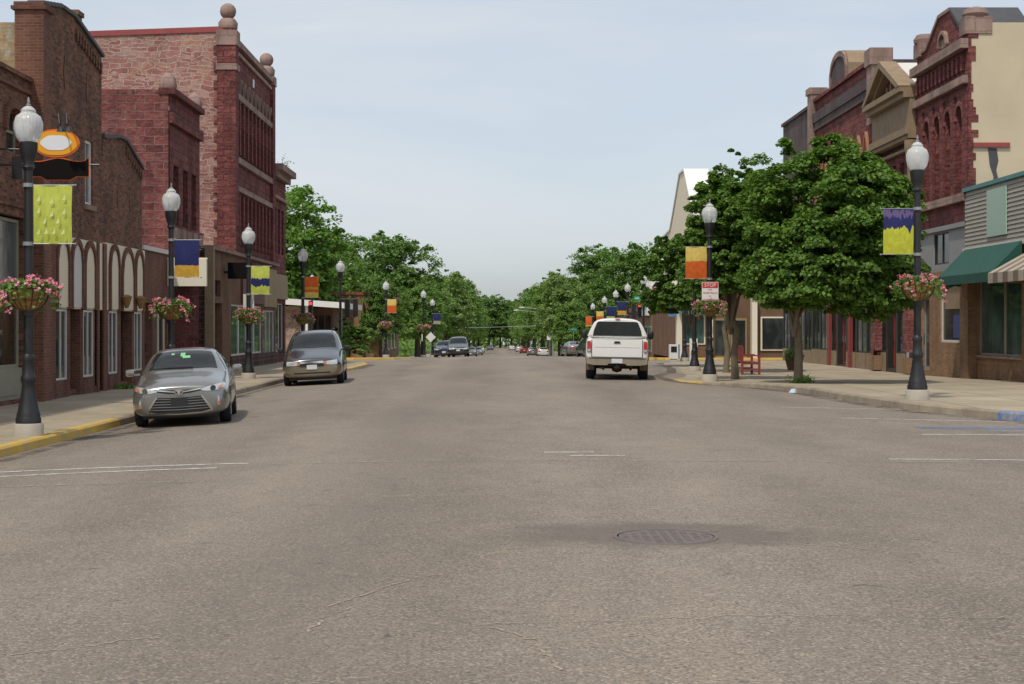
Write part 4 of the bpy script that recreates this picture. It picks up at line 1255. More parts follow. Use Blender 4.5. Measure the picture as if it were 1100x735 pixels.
# ---------------------------------------------------------------- right 4: red stone with tablet
b = bld('tablet_parapet_building', 'long red quartzite building with arched parapet tablet and pale stone end piers', R_, 64)
mb = MB(); pw = [(59.3 + i * 1.25, 60.05 + i * 1.25, 6.6, 9.5) for i in range(8)]
R_.wall(mb, 58.1, 70.2, 4.1, 12.3, pw, 0, .3)
for w in pw: R_.arch_fill(mb, w[0], w[1], 8.6, 9.5, 0, .3, True)
R_.box(mb, 58.9, 69.5, 12.3, 12.45, -.3, .12)
mb.build('wall', M['stone_dark'], b)
for w in pw:
    R_.window(b, *w, -.28, 'dark_frame', 'glass', 1, 2, .05)
    mb = MB(); R_.arch_ring(mb, w[0], w[1], 7.6, 8.6, 9.5, .17, .003, .12, True); mb.build('pointed_arch', M['stone_orange'], b)
mb = MB(); R_.box(mb, 58.9, 69.5, 11.3, 11.75, .003, .16); R_.box(mb, 58.9, 69.5, 10.95, 11.3, .003, .10); mb.build('string_course', M['brick_purple'], b)
mb = MB(); R_.box(mb, 58.12, 58.95, 9.8, 12.6, -.45, .22); R_.box(mb, 69.4, 70.2, 9.8, 12.9, -.45, .22); mb.build('end_pier', M['stone_trim'], b)
mb = MB(); R_.box(mb, 58.06, 59.0, 12.1, 12.75, -.6, .3); R_.box(mb, 69.35, 70.25, 12.7, 13.0, -.55, .3); mb.build('pier_cap', M['stone_trim'], b)
mb = MB(); R_.box(mb, 62.7, 66.1, 12.3, 13.0, -.9, .05); P = R_.arch_pts(62.7, 66.1, 13.0, 13.75); R_.poly(mb, P, -.9, .05); mb.build('tablet', M['stone_tan'], b)
mb = MB(); R_.arch_ring(mb, 63.0, 65.8, 12.35, 12.9, 13.5, .22, .053, .14); mb.build('tablet_frame', M['stone_trim'], b)
mb = MB(); P = R_.arch_pts(63.0, 65.8, 12.9, 13.5); R_.poly(mb, [(63.0, 12.32)] + P + [(65.8, 12.32)], .052, .075); mb.build('tablet_panel', M['brick_purple'], b)
R_.shell(b, 58.12, 70.2, 0, 12.3, 15, 'brick_purple')
dark_shop(b, R_, 58.1, 70.2, 7, .22, 3)
mb = MB(); R_.box(mb, 58.2, 70.1, 3.45, 4.1, .003, .14); mb.build('fascia_board', M['maroon'], b)
mb = MB()
for s in (58.15, 62.1, 66.0): R_.box(mb, s, s + .4, .15, 3.45, .003, .14)
mb.build('pilaster', M['red_wood'], b)

# ---------------------------------------------------------------- right 5
b = bld('purple_brick_building', 'plain purple grey brick building at the end of the right hand row', R_, 74)
mb = MB(); w5 = [(71.2 + i * 1.7, 72.1 + i * 1.7, 6, 8.6) for i in range(4)]
R_.wall(mb, 70.2, 77.3, 3.9, 12.2, w5); R_.box(mb, 70.2, 77.35, 12.2, 12.35, -.35, .1); mb.build('wall', M['brick_purple'], b)
R_.shell(b, 70.22, 77.3, 0, 12.2, 15, 'brick_purple')
for w in w5: R_.window(b, *w, -.2, 'white', 'glass', 1, 2)
dark_shop(b, R_, 70.2, 77.3, 4, .15, 2)
# ================================================================== street lamps, banners, baskets
def make_lamp():
    t = thing('street_lamp', 'lamp', 'street lamp', (0, 0, 0), 'acorn street lamps along the pavements')
    mb = MB(); mb.lathe((0, 0, 0), [(.235, -.12), (.235, .17), (.215, .2)], 20); mb.build('footing', M['concrete'], t, smooth=40)
    mb = MB(); mb.lathe((0, 0, 0), [(.2, .195), (.2, .27), (.185, .3), (.185, .34), (.17, .38), (.135, .55), (.11, .7), (.098, .82), (.12, .86), (.12, .92), (.098, .96), (.09, 1.15), (.1, 1.18), (.1, 1.24), (.078, 1.28)], 16); mb.build('base', M['black_metal'], t, smooth=35)
    mb = MB(); mb.lathe((0, 0, 0), [(.078, 1.27), (.062, 4.2)], 14); mb.build('pole', M['black_metal'], t, smooth=40)
    mb = MB(); mb.lathe((0, 0, 0), [(.075, 4.16), (.1, 4.2), (.08, 4.26), (.12, 4.36), (.145, 4.5), (.15, 4.58), (.13, 4.6)], 16); mb.build('collar', M['black_metal'], t, smooth=40)
    g = None
    mb = MB(); mb.lathe((0, 0, 0), [(.13, 4.595), (.19, 4.67), (.225, 4.8), (.225, 4.9), (.19, 5.0), (.12, 5.05), (.115, 5.08), (.12, 5.09), (.075, 5.14), (.03, 5.165)], 28); mb.build('globe', M['globe'], t, smooth=40)
    mb = MB(); mb.lathe((0, 0, 0), [(.06, 4.6), (.05, 4.85), (.01, 4.87)], 10); mb.build('bulb', M['signwhite'], t, smooth=40)
    mb = MB(); mb.lathe((0, 0, 0), [(.035, 5.16), (.045, 5.18), (.02, 5.2), (.03, 5.225), (.008, 5.3)], 10); mb.build('finial', M['rod'], t, smooth=40)
    return t


def cloth(wd, ht, bulge):
    n, m = 8, 14
    mb = MB()
    uvs = []
    for j in range(m + 1):
        for i in range(n + 1):
            u, v = i / n, j / m
            mb.v.append((u * wd, -bulge * math.sin(math.pi * v) * (.4 + .6 * math.sin(math.pi * u)) + .012 * math.sin(9 * u + 4 * v), -ht + v * ht))
            uvs.append((u, v))
    for j in range(m):
        for i in range(n):
            mb.f.append((j * (n + 1) + i, j * (n + 1) + i + 1, (j + 1) * (n + 1) + i + 1, (j + 1) * (n + 1) + i)); mb.mi.append(0)
    me = bpy.data.meshes.new('cloth'); me.from_pydata(mb.v, [], mb.f); me.update()
    l = me.uv_layers.new(name='Cloth')
    for lp in me.loops: l.data[lp.index].uv = uvs[lp.vertex_index]
    me.polygons.foreach_set('use_smooth', [True] * len(me.polygons))
    return me


BM = {}
LIME = (.60, .67, .12); NAVY = (.035, .04, .15); GOLD = (.74, .44, .07); ORG_ = (.78, .16, .035); YEL = (.80, .60, .16)
BM['lime'] = banner_mat('lime_banner', LIME, LIME, .06, .05, 4)
BM['navy_gold'] = banner_mat('navy_gold_banner', NAVY, GOLD, .32, .06, 4)
BM['lime_navy'] = banner_mat('lime_navy_banner', LIME, LIME, .0, .24, 4, NAVY, (.30, .56))
BM['orange_yellow'] = banner_mat('orange_yellow_banner', ORG_, YEL, .26, .04, 3, GOLD, (.40, .50))
BM['navy_lime'] = banner_mat('navy_lime_banner', NAVY, (.62, .64, .07), .56, .34, 6, (.16, .12, .26), (.82, .98))
BM['yellow_orange'] = banner_mat('yellow_orange_banner', YEL, ORG_, .55, .16, 2.2)
BM['navy_lime_low'] = banner_mat('navy_over_lime_banner', NAVY, LIME, .2, .06, 4)
BM['orange'] = banner_mat('orange_banner', ORG_, YEL, .1, .04, 3)
BM['cream_navy'] = banner_mat('cream_navy_banner', NAVY, (.5, .48, .3), .3, .06, 4)


def banner(x, y, zt, sgn, kind, label, wd=.61, ht=.93):
    t = thing('banner', label, 'banner', (x, y, zt), 'banners hanging from the street lamps')
    me = cloth(wd, ht, .05)
    if sgn < 0: me.transform(Matrix.Translation((-wd - .09, 0, 0)))
    else: me.transform(Matrix.Translation((.09, 0, 0)))
    c = link_mesh('cloth', me, BM[kind], t)
    ORG[c] = ORG[t]
    if kind == 'lime':
        mb = MB()
        for (u, v) in ((.16, .76), (.5, .72), (.82, .78), (.16, .56), (.5, .5), (.82, .54), (.32, .38), (.66, .38), (.16, .2), (.36, .2), (.56, .2), (.8, .2)):
            X = x + (.09 + u * wd if sgn > 0 else -.09 - wd + u * wd); Z = zt - ht + v * ht
            mb.add([(X - .035, y - .075, Z - .04), (X + .022, y - .075, Z - .03), (X + .02, y - .075, Z + .055)], [(0, 1, 2)])
        mb.build('sail_motif', plain('pale_lime_print', (.62, .68, .30), .7), t, recalc=False)
    for z in (zt, zt - ht):
        mb = MB(); mb.tube([(x, y, z), (x + sgn * (wd + .14), y, z)], .008, 6)
        mb.lathe((x + sgn * (wd + .14), y, z - .02), [(.005, 0), (.022, .012), (.022, .03), (.005, .04)], 8)
        mb.build('rod', M['galv'], t)
    mb = MB()
    for z in (zt, zt - ht): mb.lathe((x, y, z - .03), [(.082, 0), (.082, .06)], 12)
    mb.build('clamp', M['galv'], t)
    return t


def leaf_quads(n, sampler, size, mat_name, name, parent, flat=.5, seed=0, pts=None):
    """many small folded leaves; sampler(rng, n) -> centres and outward directions"""
    g = np.random.default_rng(seed)
    c, d = sampler(g, n)
    nrm = d * .7 + g.normal(0, .55, (n, 3)) + np.array([0, 0, flat])
    nrm /= np.linalg.norm(nrm, axis=1)[:, None] + 1e-9
    a = np.cross(nrm, g.normal(0, 1, (n, 3))); a /= np.linalg.norm(a, axis=1)[:, None] + 1e-9
    a[:, 2] -= .25; a /= np.linalg.norm(a, axis=1)[:, None]
    b = np.cross(nrm, a); b /= np.linalg.norm(b, axis=1)[:, None] + 1e-9
    s = size * g.uniform(.65, 1.25, n)[:, None]
    p0 = c - a * s * .5; p2 = c + a * s * .55
    lift = nrm * s * .12
    p1 = c + b * s * .42 + lift; p3 = c - b * s * .42 + lift
    v = np.stack([p0, p1, p2, p3], 1).reshape(-1, 3)
    idx = np.arange(n)[:, None] * 4
    f = np.concatenate([idx + np.array([0, 1, 2]), idx + np.array([0, 2, 3])], 1).reshape(-1, 3)
    me = bpy.data.meshes.new(name)
    me.vertices.add(len(v)); me.vertices.foreach_set('co', v.astype(np.float32).ravel())
    me.loops.add(len(f) * 3); me.loops.foreach_set('vertex_index', f.astype(np.int32).ravel())
    me.polygons.add(len(f)); me.polygons.foreach_set('loop_start', np.arange(0, len(f) * 3, 3, dtype=np.int32))
    me.update(calc_edges=True)
    return link_mesh(name, me, M[mat_name], parent)


def make_basket():
    t = thing('flower_basket', 'basket', 'flower basket', (0, 0, 0), 'flower baskets on the street lamps')
    mb = MB()
    prof = [(.1, -.36), (.2, -.31), (.29, -.2), (.34, -.05), (.35, 0), (.32, 0.02)]
    mb.lathe((0, 0, 0), prof, 24)
    mb.build('liner', M['coir'], t, smooth=50)
    mb = MB()
    for k in range(18):
        th = 2 * math.pi * k / 18
        mb.tube([(r * 1.03 * math.cos(th), r * 1.03 * math.sin(th), z) for r, z in prof[:5]], .006, 4)
    ring = [(.36 * math.cos(2 * math.pi * k / 24), .36 * math.sin(2 * math.pi * k / 24), 0) for k in range(25)]
    mb.tube(ring, .011, 5); mb.tube([(x * .85, y * .85, -.19) for x, y, z in ring], .007, 4)
    mb.lathe((0, 0, -.44), [(.1, 0), (.1, .09)], 12)
    mb.build('wire_frame', M['black_metal'], t)
    def s1(g, n):
        th = g.uniform(0, 6.283, n); r = .52 * g.uniform(.1, 1, n) ** .6
        z = .03 + .13 * (1 - (r / .55) ** 2) * g.uniform(.1, 1, n) - np.where(r > .34, (r - .34) * 1.7 * g.uniform(0, 1.4, n), 0)
        c = np.stack([r * np.cos(th), r * np.sin(th), z], 1)
        d = np.stack([np.cos(th) * r, np.sin(th) * r, .4 + 0 * r], 1); return c, d
    leaf_quads(520, s1, .08, 'leaf_basket', 'foliage', t, seed=3)
    def s2(g, n):
        k = max(1, n // 7)
        th = g.uniform(0, 6.283, k); r = .56 * g.uniform(.15, 1, k) ** .5
        z = .06 + .17 * (1 - (r / .6) ** 2) * g.uniform(.3, 1, k) - np.where(r > .36, (r - .36) * 2.0 * g.uniform(0, 1.3, k), 0)
        c0 = np.stack([r * np.cos(th), r * np.sin(th), z], 1)
        ii = np.arange(n) % k
        c = c0[ii] + g.normal(0, .022, (n, 3)); d = g.normal(0, .6, (n, 3)) + np.array([0, -.3, .3]); return c, d
    fl = leaf_quads(430, s2, .055, 'petal', 'flowers', t, seed=5)
    fl['kind'] = 'stuff'
    return t


# (x, y, scale, label)
LAMPS = [
    (-7.46, 23.66, 1.015, 'nearest black lamp post on the left, beside the yellow kerb with a plain lime banner'),
    (-8.12, 37.0, 1.0, 'black lamp post rising behind the silver sedan with a navy and gold banner'),
    (-8.26, 49.3, .97, 'black lamp post before the brown storefront with a lime banner crossed by navy'),
    (-8.65, 66.0, 1.0, 'black lamp post behind the dark minivan with an orange and yellow banner and flower basket'),
    (-8.15, 77.0, 1.0, 'bannerless black lamp post carrying two black traffic signals left of the bush'),
    (-11.6, 92.9, 1.0, 'lamp post half hidden behind an orange banner, carrying a red traffic signal'),
    (-7.6, 101, 1.0, 'black lamp post before the brick building with a yellow and orange banner'),
    (-5.75, 115, 1.0, 'distant left lamp post beside the white backed diamond sign'),
    (-5.85, 133, 1.0, 'distant left lamp post behind the dark parked cars with a navy banner'),
    (8.53, 30.3, 1.015, 'nearest black lamp post on the right, with a navy banner zigzagged in lime'),
    (6.15, 43.3, 1.0, 'black lamp post with a red and white parking sign, right of the pickup'),
    (7.65, 58.0, .86, 'black lamp post on a wide footing, hidden above by the small street tree'),
    (9.6, 76.6, .86, 'black post at the far right corner, its head hidden in the small tree crown'),
    (9.05, 92.6, 1.0, 'lamp post right of the far shop wall carrying the red traffic signal behind the pickup'),
    (9.05, 104, 1.0, 'distant right lamp post with a navy and gold banner over the pickup'),
    (9.05, 114.5, 1.0, 'distant right lamp post with a navy banner edged lime at its foot'),
    (9.05, 126.5, 1.0, 'distant right lamp post with a yellow over orange banner'),
    (9.1, 143, 1.0, 'farthest right lamp post, with an all orange banner left of the pickup roof'),
]
lp = make_lamp()
LZ = []
for i, (x, y, s, lab) in enumerate(LAMPS):
    o = lp if i == 0 else copy_tree(lp)
    z = swz(x, y)
    o.location = (x, y, z); o.scale = (1, 1, s); o['label'] = lab; o.rotation_euler = (0, 0, RND.uniform(0, 6))
    LZ.append(z)

BAN = [(0, 3.98, 1, 'lime', 'plain lime banner printed with small pale sails, hanging under the orange oval sign'),
       (1, 3.88, 1, 'navy_gold', 'navy banner with gold lower third in front of the blank ivory sign board'),
       (2, 3.72, 1, 'lime_navy', 'lime banner crossed by a wavy navy band before the brown storefront'),
       (3, 3.92, 1, 'orange_yellow', 'orange banner with yellow lower part hanging above the dark minivan'),
       (6, 3.95, 1, 'yellow_orange', 'small yellow and orange banner against the leafy tree by the brick building'),
       (8, 3.9, 1, 'cream_navy', 'small navy banner in the far left tree foliage above the parked cars'),
       (9, 3.88, -1, 'navy_lime', 'navy banner with a zigzag lime lower half left of the nearest right lamp'),
       (10, 3.9, -1, 'yellow_orange', 'yellow banner with a rounded orange red lower half above the parking sign'),
       (14, 3.9, -1, 'navy_gold', 'small navy banner with gold foot above the pickup roof, nearest of that far row'),
       (15, 3.9, -1, 'navy_lime_low', 'small navy banner with narrow lime foot in the far right row'),
       (16, 3.9, -1, 'yellow_orange', 'small yellow over orange banner just left of the navy ones in the far right row'),
       (17, 3.9, -1, 'orange', 'small orange banner, leftmost of the far right row')]
for i, h, sgn, kind, lab in BAN:
    x, y, s, _ = LAMPS[i]
    banner(x, y - .02, LZ[i] + h, sgn, kind, lab)

bk = make_basket()
BAS = [(0, 2.28, 'pink flower basket in coir liner on the nearest left lamp post'), (1, 2.2, 'pink flower basket above the silver sedan roof'),
       (2, 2.1, 'pink flower basket in front of the brown storefront windows'), (3, 2.1, 'pink flower basket over the dark minivan'),
       (6, 2.2, 'flower basket on the lamp before the brick building and leafy tree'), (7, 2.3, 'flower basket beside the white backed diamond sign'),
       (9, 2.3, 'pink flower basket on the nearest right lamp, between street tree and green awning'), (10, 2.15, 'pink flower basket directly below the red and white parking sign'),
       (15, 2.0, 'far flower basket on the lamp left of the pickup, second of its row'), (16, 2.0, 'far flower basket on the lamp with the yellow over orange banner'), (17, 2.1, 'farthest flower basket, on the lamp with the all orange banner')]
for k, (i, h, lab) in enumerate(BAS):
    o = bk if k == 0 else copy_tree(bk)
    x, y, s, _ = LAMPS[i]
    o.location = (x, y - .03, LZ[i] + h + .06); o.rotation_euler = (0, 0, k * 1.3); o['label'] = lab
    sc = RND.uniform(.93, 1.06); o.scale = (sc, sc, sc)


# ------------------------------------------------------------------ signs and signals
def text(body, size, loc, mat, parent, name='lettering', rotx=math.pi / 2, rotz=0.0, ex=.002):
    c = bpy.data.curves.new(name, 'FONT'); c.body = body; c.size = size; c.align_x = 'CENTER'; c.align_y = 'CENTER'; c.extrude = ex
    tmp = bpy.data.objects.new('tmp', c); COL.objects.link(tmp)
    bpy.context.view_layer.update()
    dg = bpy.context.evaluated_depsgraph_get()
    me = bpy.data.meshes.new_from_object(tmp.evaluated_get(dg))
    bpy.data.objects.remove(tmp); bpy.data.curves.remove(c)
    me.name = name
    o = link_mesh(name, me, mat, parent)
    p = ORG.get(parent, Vector((0, 0, 0)))
    o.location = Vector(loc) - p; o.rotation_euler = (rotx, 0, rotz)
    return o


x, y = 6.15, 43.3; z0 = LZ[10]
zc = 1.9 + (350 - 314.5) * 43.2 / 1600
t = thing('parking_sign', 'white parking sign with a red STOP band above red lettering on the lamp post', 'sign', (x, y - .1, zc))
mb = MB(); mb.box(x - .24, x + .24, y - .115, y - .105, zc - .31, zc + .31); mb.build('sign_plate', M['signwhite'], t)
mb = MB(); mb.box(x - .225, x + .225, y - .119, y - .1155, zc + .135, zc + .295); mb.build('red_band', M['signred'], t)
text('STOP', .14, (x, y - .121, zc + .215), M['signwhite'], t)
for s_, q_, h_ in (('FOR', .06, .085), ('PEDESTRIANS', .068, -.01), ('IN', .06, -.105), ('CROSSWALK', .075, -.215)):
    text(s_, q_, (x, y - .118, zc + h_), M['signred'], t)
mb = MB(); mb.box(x - .03, x + .03, y - .105, y - .06, zc - .2, zc + .2); mb.build('bracket', M['galv'], t)

x, y = -8.26, 49.3
t = thing('parking_sign', 'blank grey back of a rectangular sign on the lamp before the brown storefront', 'sign', (x, y + .1, 2.6))
mb = MB(); mb.box(x - .19, x + .17, y + .09, y + .1, 2.25, 2.95); mb.build('sign_plate', M['cream_light'], t)
mb = MB(); mb.box(x - .03, x + .03, y + .06, y + .09, 2.4, 2.8); mb.build('bracket', M['galv'], t)


def signal(x, y, z, facing, label, lit=True, px=None, arms=None):
    """facing -1: lenses look at the camera (-y); +1: look away; 0: look along +x"""
    t = thing('traffic_signal', label, 'traffic signal', (x, y, z))
    mb = MB(); mb.box(x - .125, x + .125, y - .1, y + .1, z - .44, z + .44); mb.build('housing', M['black_metal'], t)
    for k, m in ((.28, 'signal_red' if lit else 'plastic'), (0, 'plastic'), (-.28, 'plastic')):
        mb = MB()
        if facing:
            n = 14; a = facing
            c = [(x + .1 * math.cos(2 * math.pi * i / n), z + k + .1 * math.sin(2 * math.pi * i / n)) for i in range(n)]
            mb.prism(c, lambda p, q: (p, y + a * .102, q), lambda p, q: (p, y + a * .118, q))
            mb.build('lens', M[m], t)
            mb = MB()
            for i in range(1, 7):
                t0, t1 = math.pi * (i - .5) / 7.5, math.pi * (i + .5) / 7.5
                mb.quad(*[(x + .115 * math.cos(q), y + a * d, z + k + .115 * math.sin(q)) for q, d in ((t0, .102), (t1, .102), (t1, .28), (t0, .28))])
            mb.build('visor', M['black_metal'], t, recalc=False)
    if px is not None:
        mb = MB()
        for dz in (-.46, .46): mb.tube([(px, y, z + dz), (x, y, z + dz)], .022, 6)
        mb.build('bracket', M['black_metal'], t)
    return t


y = 76.95
zz = 1.9 + (350 - 331) * 77 / 1600
signal(-7.78, y, zz, 1, 'black traffic signal seen from behind, nearer its lamp post, left of the bush', False, -8.15)
signal(-7.36, y, zz, 1, 'black traffic signal seen from behind, outer one of the pair on its lamp post', False, -7.78)
signal(-11.65, 92.6, 1.9 + (350 - 331) * 92.6 / 1600, -1, 'traffic signal showing red behind the orange banner on the left', True, -11.6)
signal(8.78, 92.4, 1.9 + (350 - 333) * 92.4 / 1600, -1, 'traffic signal showing red above the right side of the pickup', True, 9.05)
t = signal(8.42, 92.5, 1.9 + (350 - 334) * 92.4 / 1600, 1, 'dark traffic signal turned away beside the red one over the pickup', False, 8.78)
t = thing('street_name_sign', 'small green street name sign above the red signal by the far shop', 'street sign', (8.75, 92.3, 3.75))
mb = MB(); mb.box(8.42, 9.05, 92.28, 92.31, 3.5, 3.72); mb.build('sign_plate', M['signgreen'], t)
mb = MB(); mb.box(8.5, 8.97, 92.275, 92.279, 3.58, 3.63); mb.build('lettering', M['signwhite'], t)

# diamond sign seen from behind, white sign, distant cobra lamps
def post_sign(name, label, x, y, zc, w, h, diamond, mat, zt=None):
    zb = DZ(y) + .1
    t = thing(name, label, 'road sign', (x, y, zb))
    mb = MB(); mb.tube([(x, y, zb), (x, y, zc + h * .55)], .035, 6); mb.build('post', M['galv'], t)
    mb = MB()
    if diamond: P = [(x, zc - h / 2), (x + w / 2, zc), (x, zc + h / 2), (x - w / 2, zc)]
    else: P = [(x - w / 2, zc - h / 2), (x + w / 2, zc - h / 2), (x + w / 2, zc + h / 2), (x - w / 2, zc + h / 2)]
    mb.prism(P, lambda a, b: (a, y - .06, b), lambda a, b: (a, y - .045, b)); mb.build('sign_plate', M[mat], t)
    return t


post_sign('road_sign', 'white back of a diamond road sign left of the dark parked cars', -5.6, 124, .95, .85, .85, True, 'signwhite')
post_sign('road_sign', 'white back of a small rectangular sign left of the diamond one', -6.35, 126, .9, .22, .6, False, 'signwhite')
post_sign('road_sign', 'white rectangular road sign among the far trees left of the pickup', 7.6, 222, .2, .66, .85, False, 'signwhite')
t = thing('street_name_sign', 'teal street name sign in the dark far trees left of the pickup roof', 'street sign', (7.6, 150, DZ(150)))
mb = MB(); mb.tube([(7.6, 150, DZ(150)), (7.6, 150, 1.75)], .03, 6); mb.build('post', M['galv'], t)
mb = MB(); mb.box(7.28, 7.92, 149.95, 149.97, 1.42, 1.6); mb.build('sign_plate', M['signgreen'], t)


def cobra(x, y, arm, label, h):
    zb = DZ(y)
    t = thing('road_light', label, 'street light', (x, y, zb), None)
    mb = MB(); mb.tube([(x, y, zb), (x, y, h)], [.13, .08], 8); mb.build('pole', M['galv'], t)
    P = [(x, y, h - .6), (x + arm * .4, y, h - .05), (x + arm, y, h + .25)]
    mb = MB(); mb.tube(P, .05, 6); mb.build('arm', M['galv'], t)
    mb = MB(); e = x + arm; s = 1 if arm > 0 else -1
    mb.lathe((e + s * .35, y, h + .22), [(.05, -.1), (.3, -.06), (.33, .02), (.2, .1), (.03, .13)], 10, 1.6, .8); mb.build('lamp_head', M['cream_light'], t, smooth=40)


cobra(8.7, 236, -4.6, 'grey overhead road light on a long arm before the far trees, nearer of two', 4.55)
cobra(8.9, 255, -5.4, 'grey overhead road light on a long arm before the far trees, farther of two', 4.3)
cobra(9.6, 205, -1.4, 'single tall road light standing high in the dark right hand trees', 8.2)
t = thing('utility_pole', 'wooden utility pole standing in front of the far right trees', 'utility pole', (8.9, 246, DZ(246)))
mb = MB(); mb.tube([(8.9, 246, DZ(246)), (8.9, 246, 7.2)], [.17, .12], 8); mb.build('pole', M['bark'], t)
mb = MB(); mb.box(8.2, 9.6, 245.9, 246.0, 6.4, 6.55); mb.build('crossarm', M['bark'], t)
mb = MB(); mb.tube([(-14, 250, 1.9), (-4, 250, 1.55), (8.9, 246, 1.95)], .03, 5); o = mb.build('overhead_cable', M['galv'], None, org=(0, 250, 1.6))
tag(o, 'thin grey cable strung across the road in the far distance', 'cable')

# bench, planter, stand, boxes, litter
t = thing('bench', 'red painted wooden slat bench beside the street tree trunk', 'bench', (8.95, 53.4, swz(8, 53.4)))
zb = swz(8, 53.4); bx, by = 8.95, 53.4
mb = MB()
for i in range(4): mb.box(bx - .3 + i * .14, bx - .18 + i * .14, by - .8, by + .8, zb + .43, zb + .465)
mb.build('seat', M['red_wood'], t)
mb = MB()
for i in range(9): mb.box(bx - .36 - .004 * i, bx - .32, by - .78 + i * .18, by - .65 + i * .18, zb + .5, zb + .98)
mb.box(bx - .37, bx - .31, by - .8, by + .8, zb + .98, zb + 1.04)
mb.build('backrest', M['red_wood'], t)
for yy in (by - .8, by + .74):
    for xx in (bx - .36, bx + .24):
        mb = MB(); mb.box(xx, xx + .08, yy, yy + .07, zb, zb + (.66 if xx > bx else .98)); mb.build('leg', M['red_wood'], t)
    mb = MB(); mb.box(bx - .36, bx + .38, yy - .003, yy + .073, zb + .66, zb + .71); mb.build('armrest', M['red_wood'], t)
    mb = MB(); mb.box(bx - .28, bx + .24, yy + .01, yy + .06, zb + .18, zb + .23); mb.box(bx - .28, bx + .24, yy + .01, yy + .06, zb + .37, zb + .425); mb.build('rail', M['red_wood'], t)
px, py = 11.6, 58.5; pz = swz(10, py)
t = thing('planter', 'low dark planter pot with a leafy shrub by the shaded shopfront', 'planter', (px, py, pz))
mb = MB(); mb.lathe((px, py, pz), [(.22, 0), (.33, .42), (.36, .46), (.33, .46), (.3, .4)], 14); mb.build('pot', M['brown_wood'], t, smooth=40)
def sblob(g, n):
    d = g.normal(0, 1, (n, 3)); d /= np.linalg.norm(d, axis=1)[:, None]
    return d * np.array([.45, .45, .3]) * g.uniform(.4, 1, n)[:, None] + np.array([0, 0, .6]), d
leaf_quads(500, sblob, .1, 'leaf_c', 'shrub', t, seed=8)
px, py = 10.55, 80.0
py = 76.2; px = 10.0; pz = swz(10, py)
t = thing('sidewalk_sign', 'white upright pavement sign with a green half disc near the far corner', 'sign', (px, py, pz))
mb = MB(); mb.box(px - .2, px + .2, py - .06, py + .06, pz, pz + 1.15); mb.build('board', M['signwhite'], t)
mb = MB(); P = [(px + .02 + .17 * math.cos(a), pz + .38 + .28 * math.sin(a)) for a in [2 * math.pi * k / 16 for k in range(16)]]
mb.prism(P, lambda a, b: (a, py - .075, b), lambda a, b: (a, py - .063, b)); mb.build('green_disc', plain('bin_green', (.02, .25, .08), .5), t)
px, py = 8.55, 79.2
py = 76.0; px = 8.95; pz = swz(9, py)
t = thing('newspaper_box', 'white newspaper box with blue side on the corner right of the pickup', 'newspaper box', (px, py, pz))
mb = MB(); mb.box(px - .22, px + .22, py - .2, py + .2, pz + .12, pz + .85); mb.box(px - .17, px + .17, py - .15, py + .15, pz, pz + .12); mb.build('cabinet', M['signwhite'], t)
mb = MB(); mb.box(px + .222, px + .3, py - .2, py + .2, pz + .12, pz + .85); mb.build('side_panel', M['blue_paint'], t)
mb = MB(); mb.box(px - .15, px + .15, py - .212, py - .203, pz + .45, pz + .75); mb.build('window', M['carglass'], t)
mb = MB()
lx, ly = 7.25, 36.6; lz = roadz(lx, ly)
P0 = [(lx + .09 * math.cos(a) * (1 + .3 * math.sin(3 * a)), ly + .07 * math.sin(a)) for a in [2 * math.pi * k / 9 for k in range(9)]]
mb.prism(P0, lambda a, b: (a, b, lz + .004), lambda a, b: (lx + (a - lx) * .55 + .02, ly + (b - ly) * .5, lz + .1))
o = mb.build('crumpled_paper', M['litter'], None, org=(lx, ly, lz)); tag(o, 'small crumpled pale blue paper lying in the right hand gutter', 'litter')
# ================================================================== vehicles
def finalize(ob):
    bpy.context.view_layer.update()
    dg = bpy.context.evaluated_depsgraph_get()
    return bpy.data.meshes.new_from_object(ob.evaluated_get(dg))


